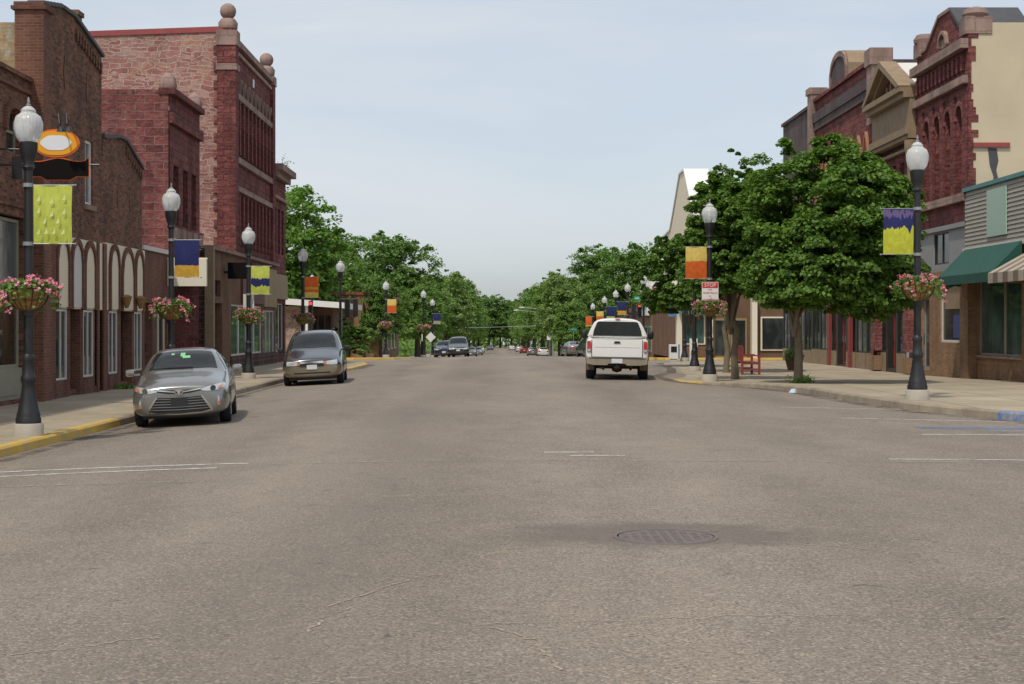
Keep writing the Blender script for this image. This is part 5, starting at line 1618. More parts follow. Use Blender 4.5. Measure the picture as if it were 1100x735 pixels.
def loft_mesh(secs, wheels=(), wr=.36, sub=2, ww=1.0):
    """secs: list of (y, [(x, z) ...]) half outlines from bottom centre round to top centre"""
    vs, fs = [], []
    m = len(secs[0][1])
    ringn = 2 * m - 2
    for y, half in secs:
        ring = [(x, z) for x, z in half] + [(-x, z) for x, z in half[-2:0:-1]]
        vs += [(x, y, z) for x, z in ring]
    for i in range(len(secs) - 1):
        for k in range(ringn):
            k2 = (k + 1) % ringn
            fs.append((i * ringn + k, i * ringn + k2, (i + 1) * ringn + k2, (i + 1) * ringn + k))
    for base, rev in ((0, False), ((len(secs) - 1) * ringn, True)):
        # cap as strips across the section
        for k in range(m - 1):
            a, b = base + k, base + k + 1
            c, d = base + (ringn - k - 1) % ringn, base + (ringn - k) % ringn
            f = [a, b, c, d]
            f2 = []
            for q in f:
                if q not in f2: f2.append(q)
            if len(f2) > 2: fs.append(tuple(f2 if rev else f2[::-1]))
    me = bpy.data.meshes.new('loft'); me.from_pydata(vs, [], fs)
    bm = bmesh.new(); bm.from_mesh(me); bmesh.ops.recalc_face_normals(bm, faces=bm.faces); bm.to_mesh(me); bm.free()
    ob = bpy.data.objects.new('tmp', me); COL.objects.link(ob)
    md = ob.modifiers.new('s', 'SUBSURF'); md.levels = sub; md.render_levels = sub
    bvh_me = finalize(ob)
    cut = None
    if wheels:
        mb = MB()
        for (wx, wy) in wheels:
            n = 24; x0, x1 = (wx - .26, wx + .5) if wx > 0 else (wx - .5, wx + .26)
            P = [(wy + wr * math.cos(2 * math.pi * k / n), wr * .93 + wr * math.sin(2 * math.pi * k / n)) for k in range(n)]
            mb.prism(P, lambda a, b: (x0, a, b), lambda a, b: (x1, a, b))
        cut = mb.build('cut', [], None)
        b = ob.modifiers.new('b', 'BOOLEAN'); b.operation = 'DIFFERENCE'; b.object = cut; b.solver = 'EXACT'
        body = finalize(ob)
    else:
        body = bvh_me
    bvh = BVHTree.FromPolygons([v.co.copy() for v in bvh_me.vertices], [tuple(p.vertices) for p in bvh_me.polygons])
    bpy.data.objects.remove(ob)
    if cut: bpy.data.objects.remove(cut)
    body.materials.clear()
    return body, bvh


def patch(name, outline, axis, bvh, mat, parent, off=.006, step=.06, rim=.02, smooth=True, zlift=None):
    bm = bmesh.new()
    vv = [bm.verts.new((a, b, 0)) for a, b in outline]
    bm.faces.new(vv)
    A = [p[0] for p in outline]; B = [p[1] for p in outline]
    for lo, hi, no in ((min(A), max(A), (1, 0, 0)), (min(B), max(B), (0, 1, 0))):
        k = lo + step
        while k < hi - .005:
            co = (k, 0, 0) if no[0] else (0, k, 0)
            bmesh.ops.bisect_plane(bm, geom=bm.verts[:] + bm.edges[:] + bm.faces[:], plane_co=co, plane_no=no)
            k += step
    D = {'front': Vector((0, 1, 0)), 'rear': Vector((0, -1, 0)), 'left': Vector((-1, 0, 0)), 'right': Vector((1, 0, 0)), 'top': Vector((0, 0, -1))}[axis]
    for v in bm.verts:
        a, b = v.co.x, v.co.y
        if axis in ('front', 'rear'): o = Vector((a, 0, b))
        elif axis in ('left', 'right'): o = Vector((0, a, b))
        else: o = Vector((a, b, 0))
        o = o - D * 10
        h, nn, i_, d_ = bvh.ray_cast(o, D)
        if h is None:
            h, nn, i_, d_ = bvh.find_nearest(o + D * 9)
        if nn.dot(D) > 0: nn = -nn
        v.co = h + nn * off - D * off * .3
    if rim:
        ed = [e for e in bm.edges if e.is_boundary]
        r = bmesh.ops.extrude_edge_only(bm, edges=ed)
        for g in r['geom']:
            if isinstance(g, bmesh.types.BMVert): g.co += D * rim
    bmesh.ops.recalc_face_normals(bm, faces=bm.faces)
    me = bpy.data.meshes.new(name); bm.to_mesh(me); bm.free()
    o = link_mesh(name, me, mat, parent)
    if smooth:
        me.polygons.foreach_set('use_smooth', [True] * len(me.polygons)); me.set_sharp_from_angle(angle=.7)
    return o


def wheel(root, x, y, r, w, spokes=7):
    s = 1 if x > 0 else -1
    t = bpy.data.objects.new('wheel', None); COL.objects.link(t); t.parent = root; t.location = (x, y, r); ORG[t] = Vector((x, y, r))
    def ring(prof, n=28):
        mb = MB(); vs = []
        for rr, ox in prof:
            for k in range(n):
                th = 2 * math.pi * k / n; vs.append((x + s * ox, y + rr * math.cos(th), r + rr * math.sin(th)))
        fs = []
        for i in range(len(prof) - 1):
            for k in range(n):
                k2 = (k + 1) % n; fs.append((i * n + k, i * n + k2, (i + 1) * n + k2, (i + 1) * n + k))
        fs.append(tuple(range(n))); fs.append(tuple((len(prof) - 1) * n + k for k in range(n)))
        mb.add(vs, fs); return mb
    ring([(r * .6, -w / 2), (r * .93, -w / 2), (r, -w * .36), (r, w * .36), (r * .93, w / 2), (r * .66, w / 2), (r * .64, w * .3)]).build('tyre', M['tyre'], t, smooth=40)
    mb = ring([(r * .645, w * .2), (r * .645, w * .47), (r * .6, w * .47), (r * .57, w * .25)])
    for k in range(spokes):
        th = 2 * math.pi * k / spokes; c, sn = math.cos(th), math.sin(th)
        a = Vector((0, c, sn)); b = Vector((0, -sn, c)); o = Vector((x + s * w * .4, y, r))
        for q in (0,):
            p = [o + a * r * .1 + b * r * .07, o + a * r * .6 + b * r * .09, o + a * r * .6 - b * r * .09, o + a * r * .1 - b * r * .07]
            e = Vector((s * .03, 0, 0)); mb.add(p + [v + e for v in p], [(0, 1, 2, 3), (7, 6, 5, 4), (0, 4, 5, 1), (1, 5, 6, 2), (2, 6, 7, 3), (3, 7, 4, 0)])
    mb.build('rim', M['rim'], t, smooth=40)


def mirror(root, x, y, z, w, h, d, mat, gl=1):
    s = 1 if x > 0 else -1
    mb = MB()
    pts = []
    prof = [(.35, -.5), (.8, -.42), (1, 0), (.9, .4), (.8, .5)]
    vs, fs = [], []
    n = 14
    for sc, yy in prof:
        for k in range(n):
            th = 2 * math.pi * k / n
            cx_, cz_ = math.cos(th), math.sin(th)
            cx_ = math.copysign(abs(cx_) ** .6, cx_); cz_ = math.copysign(abs(cz_) ** .6, cz_)
            vs.append((x + s * w / 2 + cx_ * w / 2 * sc, y + yy * d, z + cz_ * h / 2 * sc))
    for i in range(len(prof) - 1):
        for k in range(n):
            k2 = (k + 1) % n; fs.append((i * n + k, i * n + k2, (i + 1) * n + k2, (i + 1) * n + k))
    fs.append(tuple(range(n))); fs.append(tuple((len(prof) - 1) * n + k for k in range(n)))
    mb.add(vs, fs)
    mb.box(x - s * .09, x + s * .04, y - .04, y + .04, z - h * .4, z - h * .15)
    return mb.build('mirror', mat, root, smooth=50)


def vroot(name, label, cat, group=None):
    return thing(name, label, cat, (0, 0, 0), group)


def body_obj(me, mat, root):
    o = link_mesh('body', me, mat, root)
    me.polygons.foreach_set('use_smooth', [True] * len(me.polygons)); me.set_sharp_from_angle(angle=.6)
    ORG[o] = Vector((0, 0, 0))
    return o


def mirrorx(P): return [(-a, b) for a, b in P][::-1]


def underside(root, x, y0, y1):
    mb = MB(); mb.box(-x, x, y0, y1, .16, .42); mb.build('underbody', M['plastic'], root)


# ---------------------------------------------------------------- silver sedan
def sedan_secs():
    S = []
    def a(y, *h): S.append((y, list(h)))
    a(0.00, (0, .26), (.44, .26), (.60, .33), (.62, .48), (.60, .62), (.54, .69), (.3, .73), (0, .745))
    a(.05, (0, .20), (.56, .21), (.74, .29), (.77, .50), (.73, .66), (.62, .735), (.36, .78), (0, .795))
    a(.20, (0, .17), (.64, .18), (.85, .27), (.88, .53), (.82, .71), (.66, .80), (.4, .845), (0, .86))
    a(.48, (0, .17), (.68, .18), (.90, .26), (.91, .56), (.86, .76), (.68, .87), (.4, .915), (0, .93))
    a(.95, (0, .17), (.70, .18), (.90, .24), (.913, .58), (.87, .82), (.70, .935), (.44, .975), (0, .99))
    a(1.30, (0, .17), (.70, .18), (.90, .23), (.915, .6), (.88, .87), (.72, .99), (.48, 1.02), (0, 1.035))
    a(1.62, (0, .17), (.70, .18), (.90, .23), (.915, .6), (.88, .91), (.70, 1.17), (.5, 1.23), (0, 1.25))
    a(2.05, (0, .17), (.70, .18), (.90, .23), (.915, .6), (.885, .94), (.635, 1.375), (.46, 1.435), (0, 1.455))
    a(2.6, (0, .17), (.70, .18), (.90, .23), (.915, .6), (.89, .96), (.625, 1.405), (.45, 1.46), (0, 1.475))
    a(3.25, (0, .17), (.70, .18), (.90, .23), (.915, .62), (.89, .98), (.63, 1.375), (.45, 1.43), (0, 1.445))
    a(3.85, (0, .18), (.70, .19), (.90, .25), (.91, .64), (.87, 1.0), (.66, 1.19), (.48, 1.24), (0, 1.255))
    a(4.25, (0, .2), (.68, .2), (.88, .28), (.90, .66), (.85, .98), (.68, 1.07), (.48, 1.10), (0, 1.11))
    a(4.62, (0, .24), (.62, .25), (.82, .33), (.85, .66), (.80, .95), (.66, 1.04), (.45, 1.08), (0, 1.09))
    a(4.80, (0, .3), (.52, .31), (.70, .38), (.73, .66), (.70, .9), (.6, .98), (.4, 1.02), (0, 1.03))
    return S


def make_sedan(label, paint, group=None, detail=True, plate_f='plate', name='parked_car', secs=None, glass_k=1.0):
    root = vroot(name, label, 'car', group)
    W = [(.79, .98), (-.79, .98), (.79, 3.78), (-.79, 3.78)]
    me, bvh = loft_mesh(secs or sedan_secs(), W, .365)
    body_obj(me, paint, root)
    underside(root, .7, .3, 4.5)
    for wx, wy in W: wheel(root, wx + (.0 if wx > 0 else .0), wy, .335, .215)
    # glass
    patch('windshield', [(-.66, 1.36), (0, 1.27), (.66, 1.36), (.60, 1.72), (.53, 1.98), (0, 2.0), (-.53, 1.98), (-.60, 1.72)], 'top', bvh, M['carglass'], root)
    patch('rear_window', [(-.52, 3.32), (.52, 3.32), (.6, 3.85), (.6, 4.0), (0, 4.06), (-.6, 4.0), (-.6, 3.85)], 'top', bvh, M['carglass'], root)
    for ax in ('left', 'right'):
        patch('side_window', [(1.66, .99), (2.50, 1.01), (2.50, 1.36), (2.12, 1.33), (1.85, 1.19)], ax, bvh, M['carglass'], root)
        patch('side_window', [(2.58, 1.01), (3.30, 1.04), (3.58, 1.12), (3.35, 1.28), (3.1, 1.345), (2.58, 1.365)], ax, bvh, M['carglass'], root)
        for yy in (2.35, 3.25):
            patch('door_handle', [(yy, .86), (yy + .2, .865), (yy + .2, .90), (yy, .895)], ax, bvh, paint, root, .025)
        for yy in (1.5, 2.53, 3.52):
            patch('door_seam', [(yy, .32), (yy + .012, .32), (yy + .012, .93), (yy, .93)], ax, bvh, M['plastic'], root, .002, rim=0)
    for s in (1, -1):
        mirror(root, s * .93, 1.58, 1.02, .2, .145, .14, paint)
    # lamps
    for s in (1, -1):
        P = [(.40, .665), (.52, .645), (.72, .655), (.82, .70), (.84, .775), (.70, .755), (.52, .715), (.405, .69)]
        if s < 0: P = mirrorx(P)
        hl = patch('headlight', P, 'front', bvh, M['lens'], root, .012)
        if detail:
            c = (s * .62, .69); P2 = [(c[0] + .048 * math.cos(2 * math.pi * k / 12), c[1] + .04 * math.sin(2 * math.pi * k / 12)) for k in range(12)]
            q = patch('projector', P2, 'front', bvh, M['plastic'], hl, .02)
            P3 = [(s * .70, .672), (s * .77, .685), (s * .79, .735), (s * .72, .715)]
            patch('indicator', P3 if s > 0 else P3[::-1], 'front', bvh, M['lens_amber'], hl, .02)
        P = [(.5, .74), (.80, .74), (.80, .92), (.66, .95), (.48, .93)]
        patch('tail_light', P if s > 0 else mirrorx(P), 'rear', bvh, M['lens_red'], root, .012)
    if detail:
        patch('upper_grille', [(-.40, .66), (-.2, .625), (0, .615), (.2, .625), (.40, .66), (.40, .70), (.2, .69), (0, .685), (-.2, .69), (-.40, .70)], 'front', bvh, M['plastic'], root, .006)
        patch('grille_bar', [(-.40, .685), (-.12, .645), (0, .64), (.12, .645), (.40, .685), (.40, .703), (.12, .668), (0, .662), (-.12, .668), (-.40, .703)], 'front', bvh, M['chrome'], root, .014)
        low = [(-.56, .30), (-.4, .265), (0, .255), (.4, .265), (.56, .30), (.50, .40), (.40, .56), (0, .545), (-.40, .56), (-.50, .40)]
        patch('lower_grille', low, 'front', bvh, M['plastic'], root, .006)
        for k in range(5):
            z = .315 + k * .05; w = .54 - abs(z - .33) * .62
            patch('grille_slat', [(-w, z + .012), (0, z), (w, z + .012), (w, z + .023), (0, z + .011), (-w, z + .023)], 'front', bvh, M['slat'], root, .015)
        # bright surround of the big grille
        for s in (1, -1):
            P = [(.40, .56), (.50, .41), (.57, .30), (.60, .30), (.53, .42), (.42, .575)]
            patch('grille_trim', P if s > 0 else mirrorx(P), 'front', bvh, M['chrome'], root, .018)
            P = [(.69, .38), (.735, .37), (.73, .50), (.70, .56)]
            fl = patch('fog_light_trim', P if s > 0 else mirrorx(P), 'front', bvh, M['lens'], root, .012)
            P = [(.70, .40), (.73, .395), (.728, .44), (.705, .45)]
            patch('fog_light', P if s > 0 else mirrorx(P), 'front', bvh, M['lens_amber'], fl, .02)
        patch('grille_lip', [(-.6, .285), (-.4, .25), (0, .24), (.4, .25), (.6, .285), (.6, .30), (.4, .265), (0, .255), (-.4, .265), (-.6, .30)], 'front', bvh, M['chrome'], root, .016)
        def oval(a, b, n=20): return [(a * math.cos(2 * math.pi * k / n), .655 + b * math.sin(2 * math.pi * k / n)) for k in range(n)]
        em = patch('emblem', oval(.082, .052), 'front', bvh, M['chrome'], root, .03)
        patch('emblem_field', oval(.068, .040), 'front', bvh, M['plastic'], em, .034)
        patch('emblem_loop', oval(.03, .038), 'front', bvh, M['chrome'], em, .038)
        patch('emblem_loop', [(a * 1.0, .672 + (b - .655) * .42) for a, b in oval(.055, .038)], 'front', bvh, M['chrome'], em, .037)
        for P in ([(.04, 1.42), (.11, 1.42), (.11, 1.62), (.04, 1.60)],): pass
        patch('green_mark', [(-.02, 1.66), (.13, 1.66), (.13, 1.74), (-.02, 1.74)], 'top', bvh, M['green_mark'], root, .009)  # small bright green marks laid on the windscreen
        patch('green_mark', [(-.06, 1.72), (.03, 1.72), (.03, 1.86), (-.06, 1.86)], 'top', bvh, M['green_mark'], root, .010)
        patch('green_mark', [(-.24, 1.80), (-.18, 1.80), (-.18, 1.86), (-.24, 1.86)], 'top', bvh, M['green_mark'], root, .010)
        for s in (-1, 1):
            a = [(s * .1 - .45, 1.33), (s * .1 + .1, 1.31), (s * .1 + .1, 1.335), (s * .1 - .45, 1.355)]
            patch('wiper', a, 'top', bvh, M['plastic'], root, .02, rim=.01)
    patch('number_plate', [(-.155, .385), (.155, .385), (.155, .535), (-.155, .535)], 'front', bvh, M[plate_f], root, .028)
    patch('number_plate', [(-.16, .62), (.16, .62), (.16, .77), (-.16, .77)], 'rear', bvh, M['plate'], root, .02)
    patch('rear_bumper', [(-.75, .42), (.75, .42), (.75, .45), (-.75, .45)], 'rear', bvh, M['plastic'], root, .006)
    return root


def place(o, x, y, rz, z=None, tilt=0.0):
    zz = roadz(x, y) if z is None else z
    # follow the cross fall and slope of the road
    e = .6
    sx = (roadz(x + e, y) - roadz(x - e, y)) / (2 * e); sy = (roadz(x, y + e) - roadz(x, y - e)) / (2 * e)
    o.rotation_euler = (0, 0, 0)
    nrm = Vector((-sx, -sy, 1)).normalized()
    q = Vector((0, 0, 1)).rotation_difference(nrm)
    o.rotation_mode = 'QUATERNION'
    from mathutils import Quaternion
    o.rotation_quaternion = q @ Quaternion((0, 0, 1), rz)
    o.location = (x, y, zz)


P_SILVER = paintmat('warm_silver_paint', (.275, .268, .252), .7, .27)
P_WHITE = paintmat('white_car_paint', (.62, .61, .58), .0, .3)
P_BLACK = paintmat('black_car_paint', (.025, .026, .03), .4, .22)
P_RED = paintmat('dark_red_car_paint', (.28, .02, .02), .3, .3)
P_GREY = paintmat('grey_car_paint', (.16, .165, .17), .6, .28)
P_BLUE = paintmat('dark_blue_car_paint', (.03, .04, .07), .5, .25)

car = make_sedan('silver grey sedan with large slatted grille parked at the left kerb', P_SILVER, None, True, 'plate_dark', 'silver_sedan')
place(car, -5.70, 26.75, math.radians(8)); car.scale = (.965, .965, .965)


# ---------------------------------------------------------------- minivan
def make_minivan(label, paint, detail=True, name='minivan', group=None, cat='minivan', tall=1.0):
    root = vroot(name, label, cat, group)
    S = []
    def a(y, *h): S.append((y, [(x, z if z < .9 else .9 + (z - .9) * tall) for x, z in h]))
    a(0.0, (0, .30), (.50, .30), (.66, .36), (.69, .50), (.67, .62), (.62, .70), (.36, .76), (0, .785))
    a(.06, (0, .24), (.60, .25), (.78, .32), (.81, .52), (.78, .66), (.70, .745), (.42, .81), (0, .835))
    a(.24, (0, .21), (.66, .22), (.88, .30), (.91, .54), (.86, .70), (.74, .80), (.46, .87), (0, .895))
    a(.55, (0, .21), (.70, .22), (.92, .28), (.935, .56), (.89, .78), (.76, .90), (.48, .955), (0, .975))
    a(.95, (0, .21), (.70, .22), (.925, .27), (.94, .58), (.90, .85), (.78, .985), (.52, 1.04), (0, 1.06))
    a(1.2, (0, .21), (.70, .22), (.925, .27), (.94, .6), (.905, .90), (.78, 1.06), (.56, 1.11), (0, 1.13))
    a(1.6, (0, .21), (.70, .22), (.925, .27), (.94, .6), (.91, .95), (.755, 1.32), (.58, 1.37), (0, 1.39))
    a(2.05, (0, .21), (.70, .22), (.925, .27), (.94, .6), (.915, .97), (.715, 1.56), (.54, 1.62), (0, 1.64))
    a(2.6, (0, .21), (.70, .22), (.925, .27), (.94, .6), (.915, .98), (.71, 1.62), (.54, 1.675), (0, 1.695))
    a(3.6, (0, .21), (.70, .22), (.925, .27), (.94, .6), (.915, .99), (.71, 1.62), (.54, 1.675), (0, 1.69))
    a(4.3, (0, .22), (.70, .23), (.92, .29), (.93, .62), (.90, 1.0), (.71, 1.55), (.54, 1.61), (0, 1.63))
    a(4.62, (0, .26), (.66, .27), (.88, .34), (.90, .64), (.87, 1.0), (.72, 1.36), (.55, 1.43), (0, 1.45))
    a(4.78, (0, .3), (.6, .31), (.80, .38), (.83, .64), (.81, .95), (.70, 1.15), (.5, 1.2), (0, 1.21))
    W = [(.81, .92), (-.81, .92), (.81, 3.77), (-.81, 3.77)]
    me, bvh = loft_mesh(S, W, .37)
    body_obj(me, paint, root)
    underside(root, .72, .3, 4.5)
    for wx, wy in W: wheel(root, wx, wy, .335, .21, 5)
    T = lambda z: z if z < .9 else .9 + (z - .9) * tall
    patch('windshield', [(-.70, 1.27), (0, 1.17), (.70, 1.27), (.66, 1.7), (.60, 1.98), (0, 2.0), (-.60, 1.98), (-.66, 1.7)], 'top', bvh, M['carglass'], root)
    patch('rear_window', [(-.6, T(1.08)), (.6, T(1.08)), (.55, T(1.45)), (-.55, T(1.45))], 'rear', bvh, M['carglass'], root)
    for ax in ('left', 'right'):
        for P in ([(1.55, 1.03), (2.45, 1.04), (2.45, 1.55), (2.12, 1.52), (1.85, 1.36)], [(2.55, 1.04), (3.5, 1.05), (3.5, 1.56), (2.55, 1.57)], [(3.6, 1.05), (4.35, 1.07), (4.25, 1.5), (3.6, 1.56)]):
            patch('side_window', [(p, T(q)) for p, q in P], ax, bvh, M['carglass'], root)
        for yy in (1.4, 2.5, 3.55): patch('door_seam', [(yy, .35), (yy + .012, .35), (yy + .012, 1.0), (yy, 1.0)], ax, bvh, M['plastic'], root, .002, rim=0)
        patch('door_handle', [(2.2, .88), (2.4, .88), (2.4, .92), (2.2, .92)], ax, bvh, M['plastic'], root, .025)
        patch('side_moulding', [(1.35, .56), (3.35, .56), (3.35, .62), (1.35, .62)], ax, bvh, M['plastic'], root, .015)
    for s in (1, -1):
        mirror(root, s * .94, 1.5, 1.08, .19, .17, .13, M['plastic'])
        P = [(.36, .625), (.60, .61), (.76, .615), (.76, .745), (.56, .735), (.36, .715)]
        hl = patch('headlight', P if s > 0 else mirrorx(P), 'front', bvh, M['lens'], root, .012)
        if detail:
            P = [(.36, .63), (.45, .622), (.45, .715), (.36, .71)]
            patch('indicator', P if s > 0 else mirrorx(P), 'front', bvh, M['lens_amber'], hl, .018)
        P = [(.72, .75), (.84, .75), (.82, 1.02), (.72, 1.02)]
        patch('tail_light', P if s > 0 else mirrorx(P), 'rear', bvh, M['lens_red'], root, .012)
        mb = MB(); mb.tube([(s * .6, 2.3, T(1.67)), (s * .58, 2.4, T(1.71)), (s * .58, 4.0, T(1.71)), (s * .58, 4.1, T(1.66))], .016, 6); mb.build('roof_rail', M['plastic'], root)
    patch('grille', [(-.36, .57), (.36, .57), (.36, .66), (-.36, .66)], 'front', bvh, M['plastic'], root, .01)
    patch('grille_bar', [(-.36, .67), (.36, .67), (.34, .735), (-.34, .735)], 'front', bvh, M['chrome'], root, .012)
    patch('bumper_slot', [(-.55, .36), (.55, .36), (.55, .40), (-.55, .40)], 'front', bvh, M['plastic'], root, .006)
    patch('number_plate', [(-.155, .49), (.155, .49), (.155, .625), (-.155, .625)], 'front', bvh, M['plate'], root, .025)
    patch('number_plate', [(-.155, .75), (.155, .75), (.155, .89), (-.155, .89)], 'rear', bvh, M['plate'], root, .02)
    return root


P_VAN = paintmat('dark_grey_over_gold_paint', (.075, .078, .09), .6, .26, .60, (.27, .225, .155))
van = make_minivan('dark grey minivan with gold lower body parked on the left beyond the sedan', P_VAN)
place(van, -5.62, 45.2, math.radians(4.0))


# ---------------------------------------------------------------- pickup with cap
def make_pickup(label, paint, name='pickup_truck'):
    root = vroot(name, label, 'pickup truck')
    S = []
    def a(y, *h): S.append((y, list(h)))
    a(0.0, (0, .5), (.6, .5), (.84, .52), (.86, .7), (.86, .85), (.82, .98), (.5, 1.06), (0, 1.08))
    a(.12, (0, .45), (.66, .45), (.95, .48), (.97, .7), (.96, .9), (.9, 1.04), (.5, 1.12), (0, 1.14))
    a(1.2, (0, .42), (.7, .42), (.97, .45), (.985, .72), (.97, .98), (.9, 1.12), (.5, 1.2), (0, 1.22))
    a(1.5, (0, .42), (.7, .42), (.97, .45), (.985, .72), (.975, 1.05), (.86, 1.24), (.6, 1.28), (0, 1.3))
    a(1.95, (0, .42), (.7, .42), (.97, .45), (.985, .72), (.975, 1.12), (.80, 1.6), (.6, 1.66), (0, 1.68))
    a(2.3, (0, .42), (.7, .42), (.97, .45), (.985, .72), (.975, 1.14), (.74, 1.79), (.55, 1.83), (0, 1.85))
    a(3.6, (0, .42), (.7, .42), (.97, .45), (.985, .72), (.975, 1.15), (.74, 1.79), (.55, 1.83), (0, 1.85))
    a(3.68, (0, .42), (.7, .42), (.97, .45), (.985, .72), (.975, 1.15), (.80, 1.6), (.6, 1.65), (0, 1.67))
    a(3.72, (0, .42), (.7, .42), (.97, .45), (.985, .72), (.97, 1.12), (.93, 1.26), (.6, 1.275), (0, 1.275))
    a(3.8, (0, .42), (.7, .42), (.97, .45), (.985, .72), (.965, 1.15), (.94, 1.27), (.6, 1.275), (0, 1.275))
    a(5.3, (0, .5), (.7, .5), (.95, .52), (.965, .75), (.95, 1.15), (.93, 1.27), (.6, 1.275), (0, 1.275))
    a(5.62, (0, .62), (.7, .62), (.90, .63), (.945, .75), (.94, 1.15), (.92, 1.265), (.6, 1.272), (0, 1.272))
    a(5.655, (0, .66), (.7, .66), (.88, .67), (.925, .76), (.925, 1.15), (.90, 1.25), (.6, 1.26), (0, 1.26))
    W = [(.82, 1.0), (-.82, 1.0), (.82, 4.5), (-.82, 4.5)]
    me, bvh = loft_mesh(S, W, .44)
    body_obj(me, paint, root)
    for wx, wy in W: wheel(root, wx, wy, .375, .27, 5)
    # topper
    TS = []
    def b(y, w0, w1, h): TS.append((y, [(0, 1.285), (w0 * .6, 1.285), (w0, 1.29), (w0 * .995, 1.34), (w1 + .08, 1.64), (w1, 1.78), (w1 * .7, h - .015), (0, h)]))
    b(3.74, .90, .64, 1.84); b(3.8, .92, .69, 1.87); b(4.6, .92, .70, 1.895); b(5.45, .915, .70, 1.885); b(5.60, .91, .69, 1.87); b(5.635, .90, .675, 1.85)
    tm, tb = loft_mesh(TS, (), sub=2)
    o = link_mesh('canopy', tm, paint, root); tm.polygons.foreach_set('use_smooth', [True] * len(tm.polygons)); tm.set_sharp_from_angle(angle=.7)
    patch('rear_window', [(-.74, 1.345), (.74, 1.345), (.715, 1.5), (.62, 1.735), (.56, 1.77), (-.56, 1.77), (-.62, 1.735), (-.715, 1.5)], 'rear', tb, M['carglass'], o, .012)
    for ax in ('left', 'right'):
        patch('side_window', [(3.95, 1.4), (5.35, 1.4), (5.35, 1.66), (3.95, 1.66)], ax, tb, M['carglass'], o)
        patch('side_window', [(1.98, 1.2), (2.9, 1.2), (2.9, 1.68), (2.45, 1.7), (2.2, 1.6)], ax, bvh, M['carglass'], root)
        patch('side_window', [(3.0, 1.2), (3.5, 1.2), (3.5, 1.66), (3.0, 1.68)], ax, bvh, M['carglass'], root)
        patch('door_seam', [(2.94, .5), (2.955, .5), (2.955, 1.15), (2.94, 1.15)], ax, bvh, M['plastic'], root, .002, rim=0)
        patch('door_handle', [(2.68, .98), (2.88, .98), (2.88, 1.03), (2.68, 1.03)], ax, bvh, M['plastic'], root, .025)
        patch('fender_lip', [(4.5 + .47 * math.cos(q), .41 + .47 * math.sin(q)) for q in [math.pi * k / 14 for k in range(15)]] + [(4.5 + .43 * math.cos(q), .41 + .43 * math.sin(q)) for q in [math.pi * (14 - k) / 14 for k in range(15)]], ax, bvh, M['brown_wood'], root, .02)
    patch('window_seal', [(-.88, 1.285), (.88, 1.285), (.86, 1.335), (-.86, 1.335)], 'rear', tb, M['plastic'], o, .01)
    patch('brake_light', [(-.07, 1.825), (.07, 1.825), (.07, 1.85), (-.07, 1.85)], 'rear', tb, M['lens_red'], o, .02)
    patch('windshield', [(-.7, 1.62), (.7, 1.62), (.62, 2.2), (-.62, 2.2)], 'top', bvh, M['carglass'], root)
    # tailgate and rear gear
    tg = patch('tailgate', [(-.755, .70), (.755, .70), (.755, 1.235), (-.755, 1.235)], 'rear', bvh, paint, root, .018, .1, .05)
    patch('handle', [(-.1, 1.11), (.1, 1.11), (.08, 1.175), (-.08, 1.175)], 'rear', bvh, M['plastic'], tg, .032)
    patch('tailgate_gap', [(-.78, .685), (.78, .685), (.78, 1.25), (-.78, 1.25)], 'rear', bvh, M['plastic'], root, .003, .1, 0)
    patch('tailgate_crease', [(-.7, .98), (.7, .98), (.7, .99), (-.7, .99)], 'rear', bvh, M['grey_panel'], tg, .0195, .1, 0)
    for s in (1, -1):
        P = [(.795, .86), (.895, .86), (.895, 1.17), (.795, 1.17)]
        tl = patch('tail_light', P if s > 0 else mirrorx(P), 'rear', bvh, M['lens_red'], root, .03)
        P = [(.80, .87), (.89, .87), (.89, .93), (.80, .93)]
        patch('reversing_light', P if s > 0 else mirrorx(P), 'rear', bvh, M['lens'], tl, .036)
        mirror(root, s * .99, 2.0, 1.36, .19, .27, .1, M['plastic'])
        P = [(.6, .78), (.8, .78), (.82, .98), (.6, .98)]
        patch('headlight', P if s > 0 else mirrorx(P), 'front', bvh, M['lens'], root, .012)
        mb = MB(); mb.box(s * .70, s * .93, 4.93, 4.95, .28, .66); mb.build('mud_flap', plain('muddy_flap', (.17, .13, .085), .9), root)
    patch('grille', [(-.55, .72), (.55, .72), (.55, 1.0), (-.55, 1.0)], 'front', bvh, M['chrome'], root, .012)
    mb = MB()
    P = [(-.93, .49), (-.7, .45), (-.3, .45), (-.26, .5), (.26, .5), (.3, .45), (.7, .45), (.93, .49), (.93, .64), (.86, .655), (-.86, .655), (-.93, .64)]
    mb.prism(P, lambda q, w: (q, 5.60, w), lambda q, w: (q * .985, 5.80, w))
    bp = mb.build('rear_bumper', plain('dusty_beige_bumper', (.30, .255, .19), .45, .35, var=.3), root)
    mb = MB(); mb.box(-.85, .85, 5.62, 5.815, .656, .672); mb.build('step_pad', M['plastic'], bp)
    mb = MB(); mb.box(-.165, .165, 5.803, 5.812, .515, .65); mb.build('number_plate', M['plate'], bp)
    mb = MB(); mb.box(-.92, .92, -.08, .06, .45, .62); mb.build('front_bumper', M['chrome'], root)
    mb = MB(); mb.box(-.5, .5, 5.3, 5.5, .42, .5); mb.box(-.07, .07, 5.4, 5.78, .36, .43); mb.lathe((0, 5.78, .42), [(.03, 0), (.03, .06), (.045, .09), (.01, .12)], 10); mb.build('tow_hitch', M['plastic'], root)
    mb = MB()
    mb.tube([(-.8, 4.5, .37), (.8, 4.5, .37)], .055, 8); mb.lathe((0, 4.5, .2), [(.02, 0), (.14, .04), (.19, .17), (.14, .3), (.02, .34)], 14)
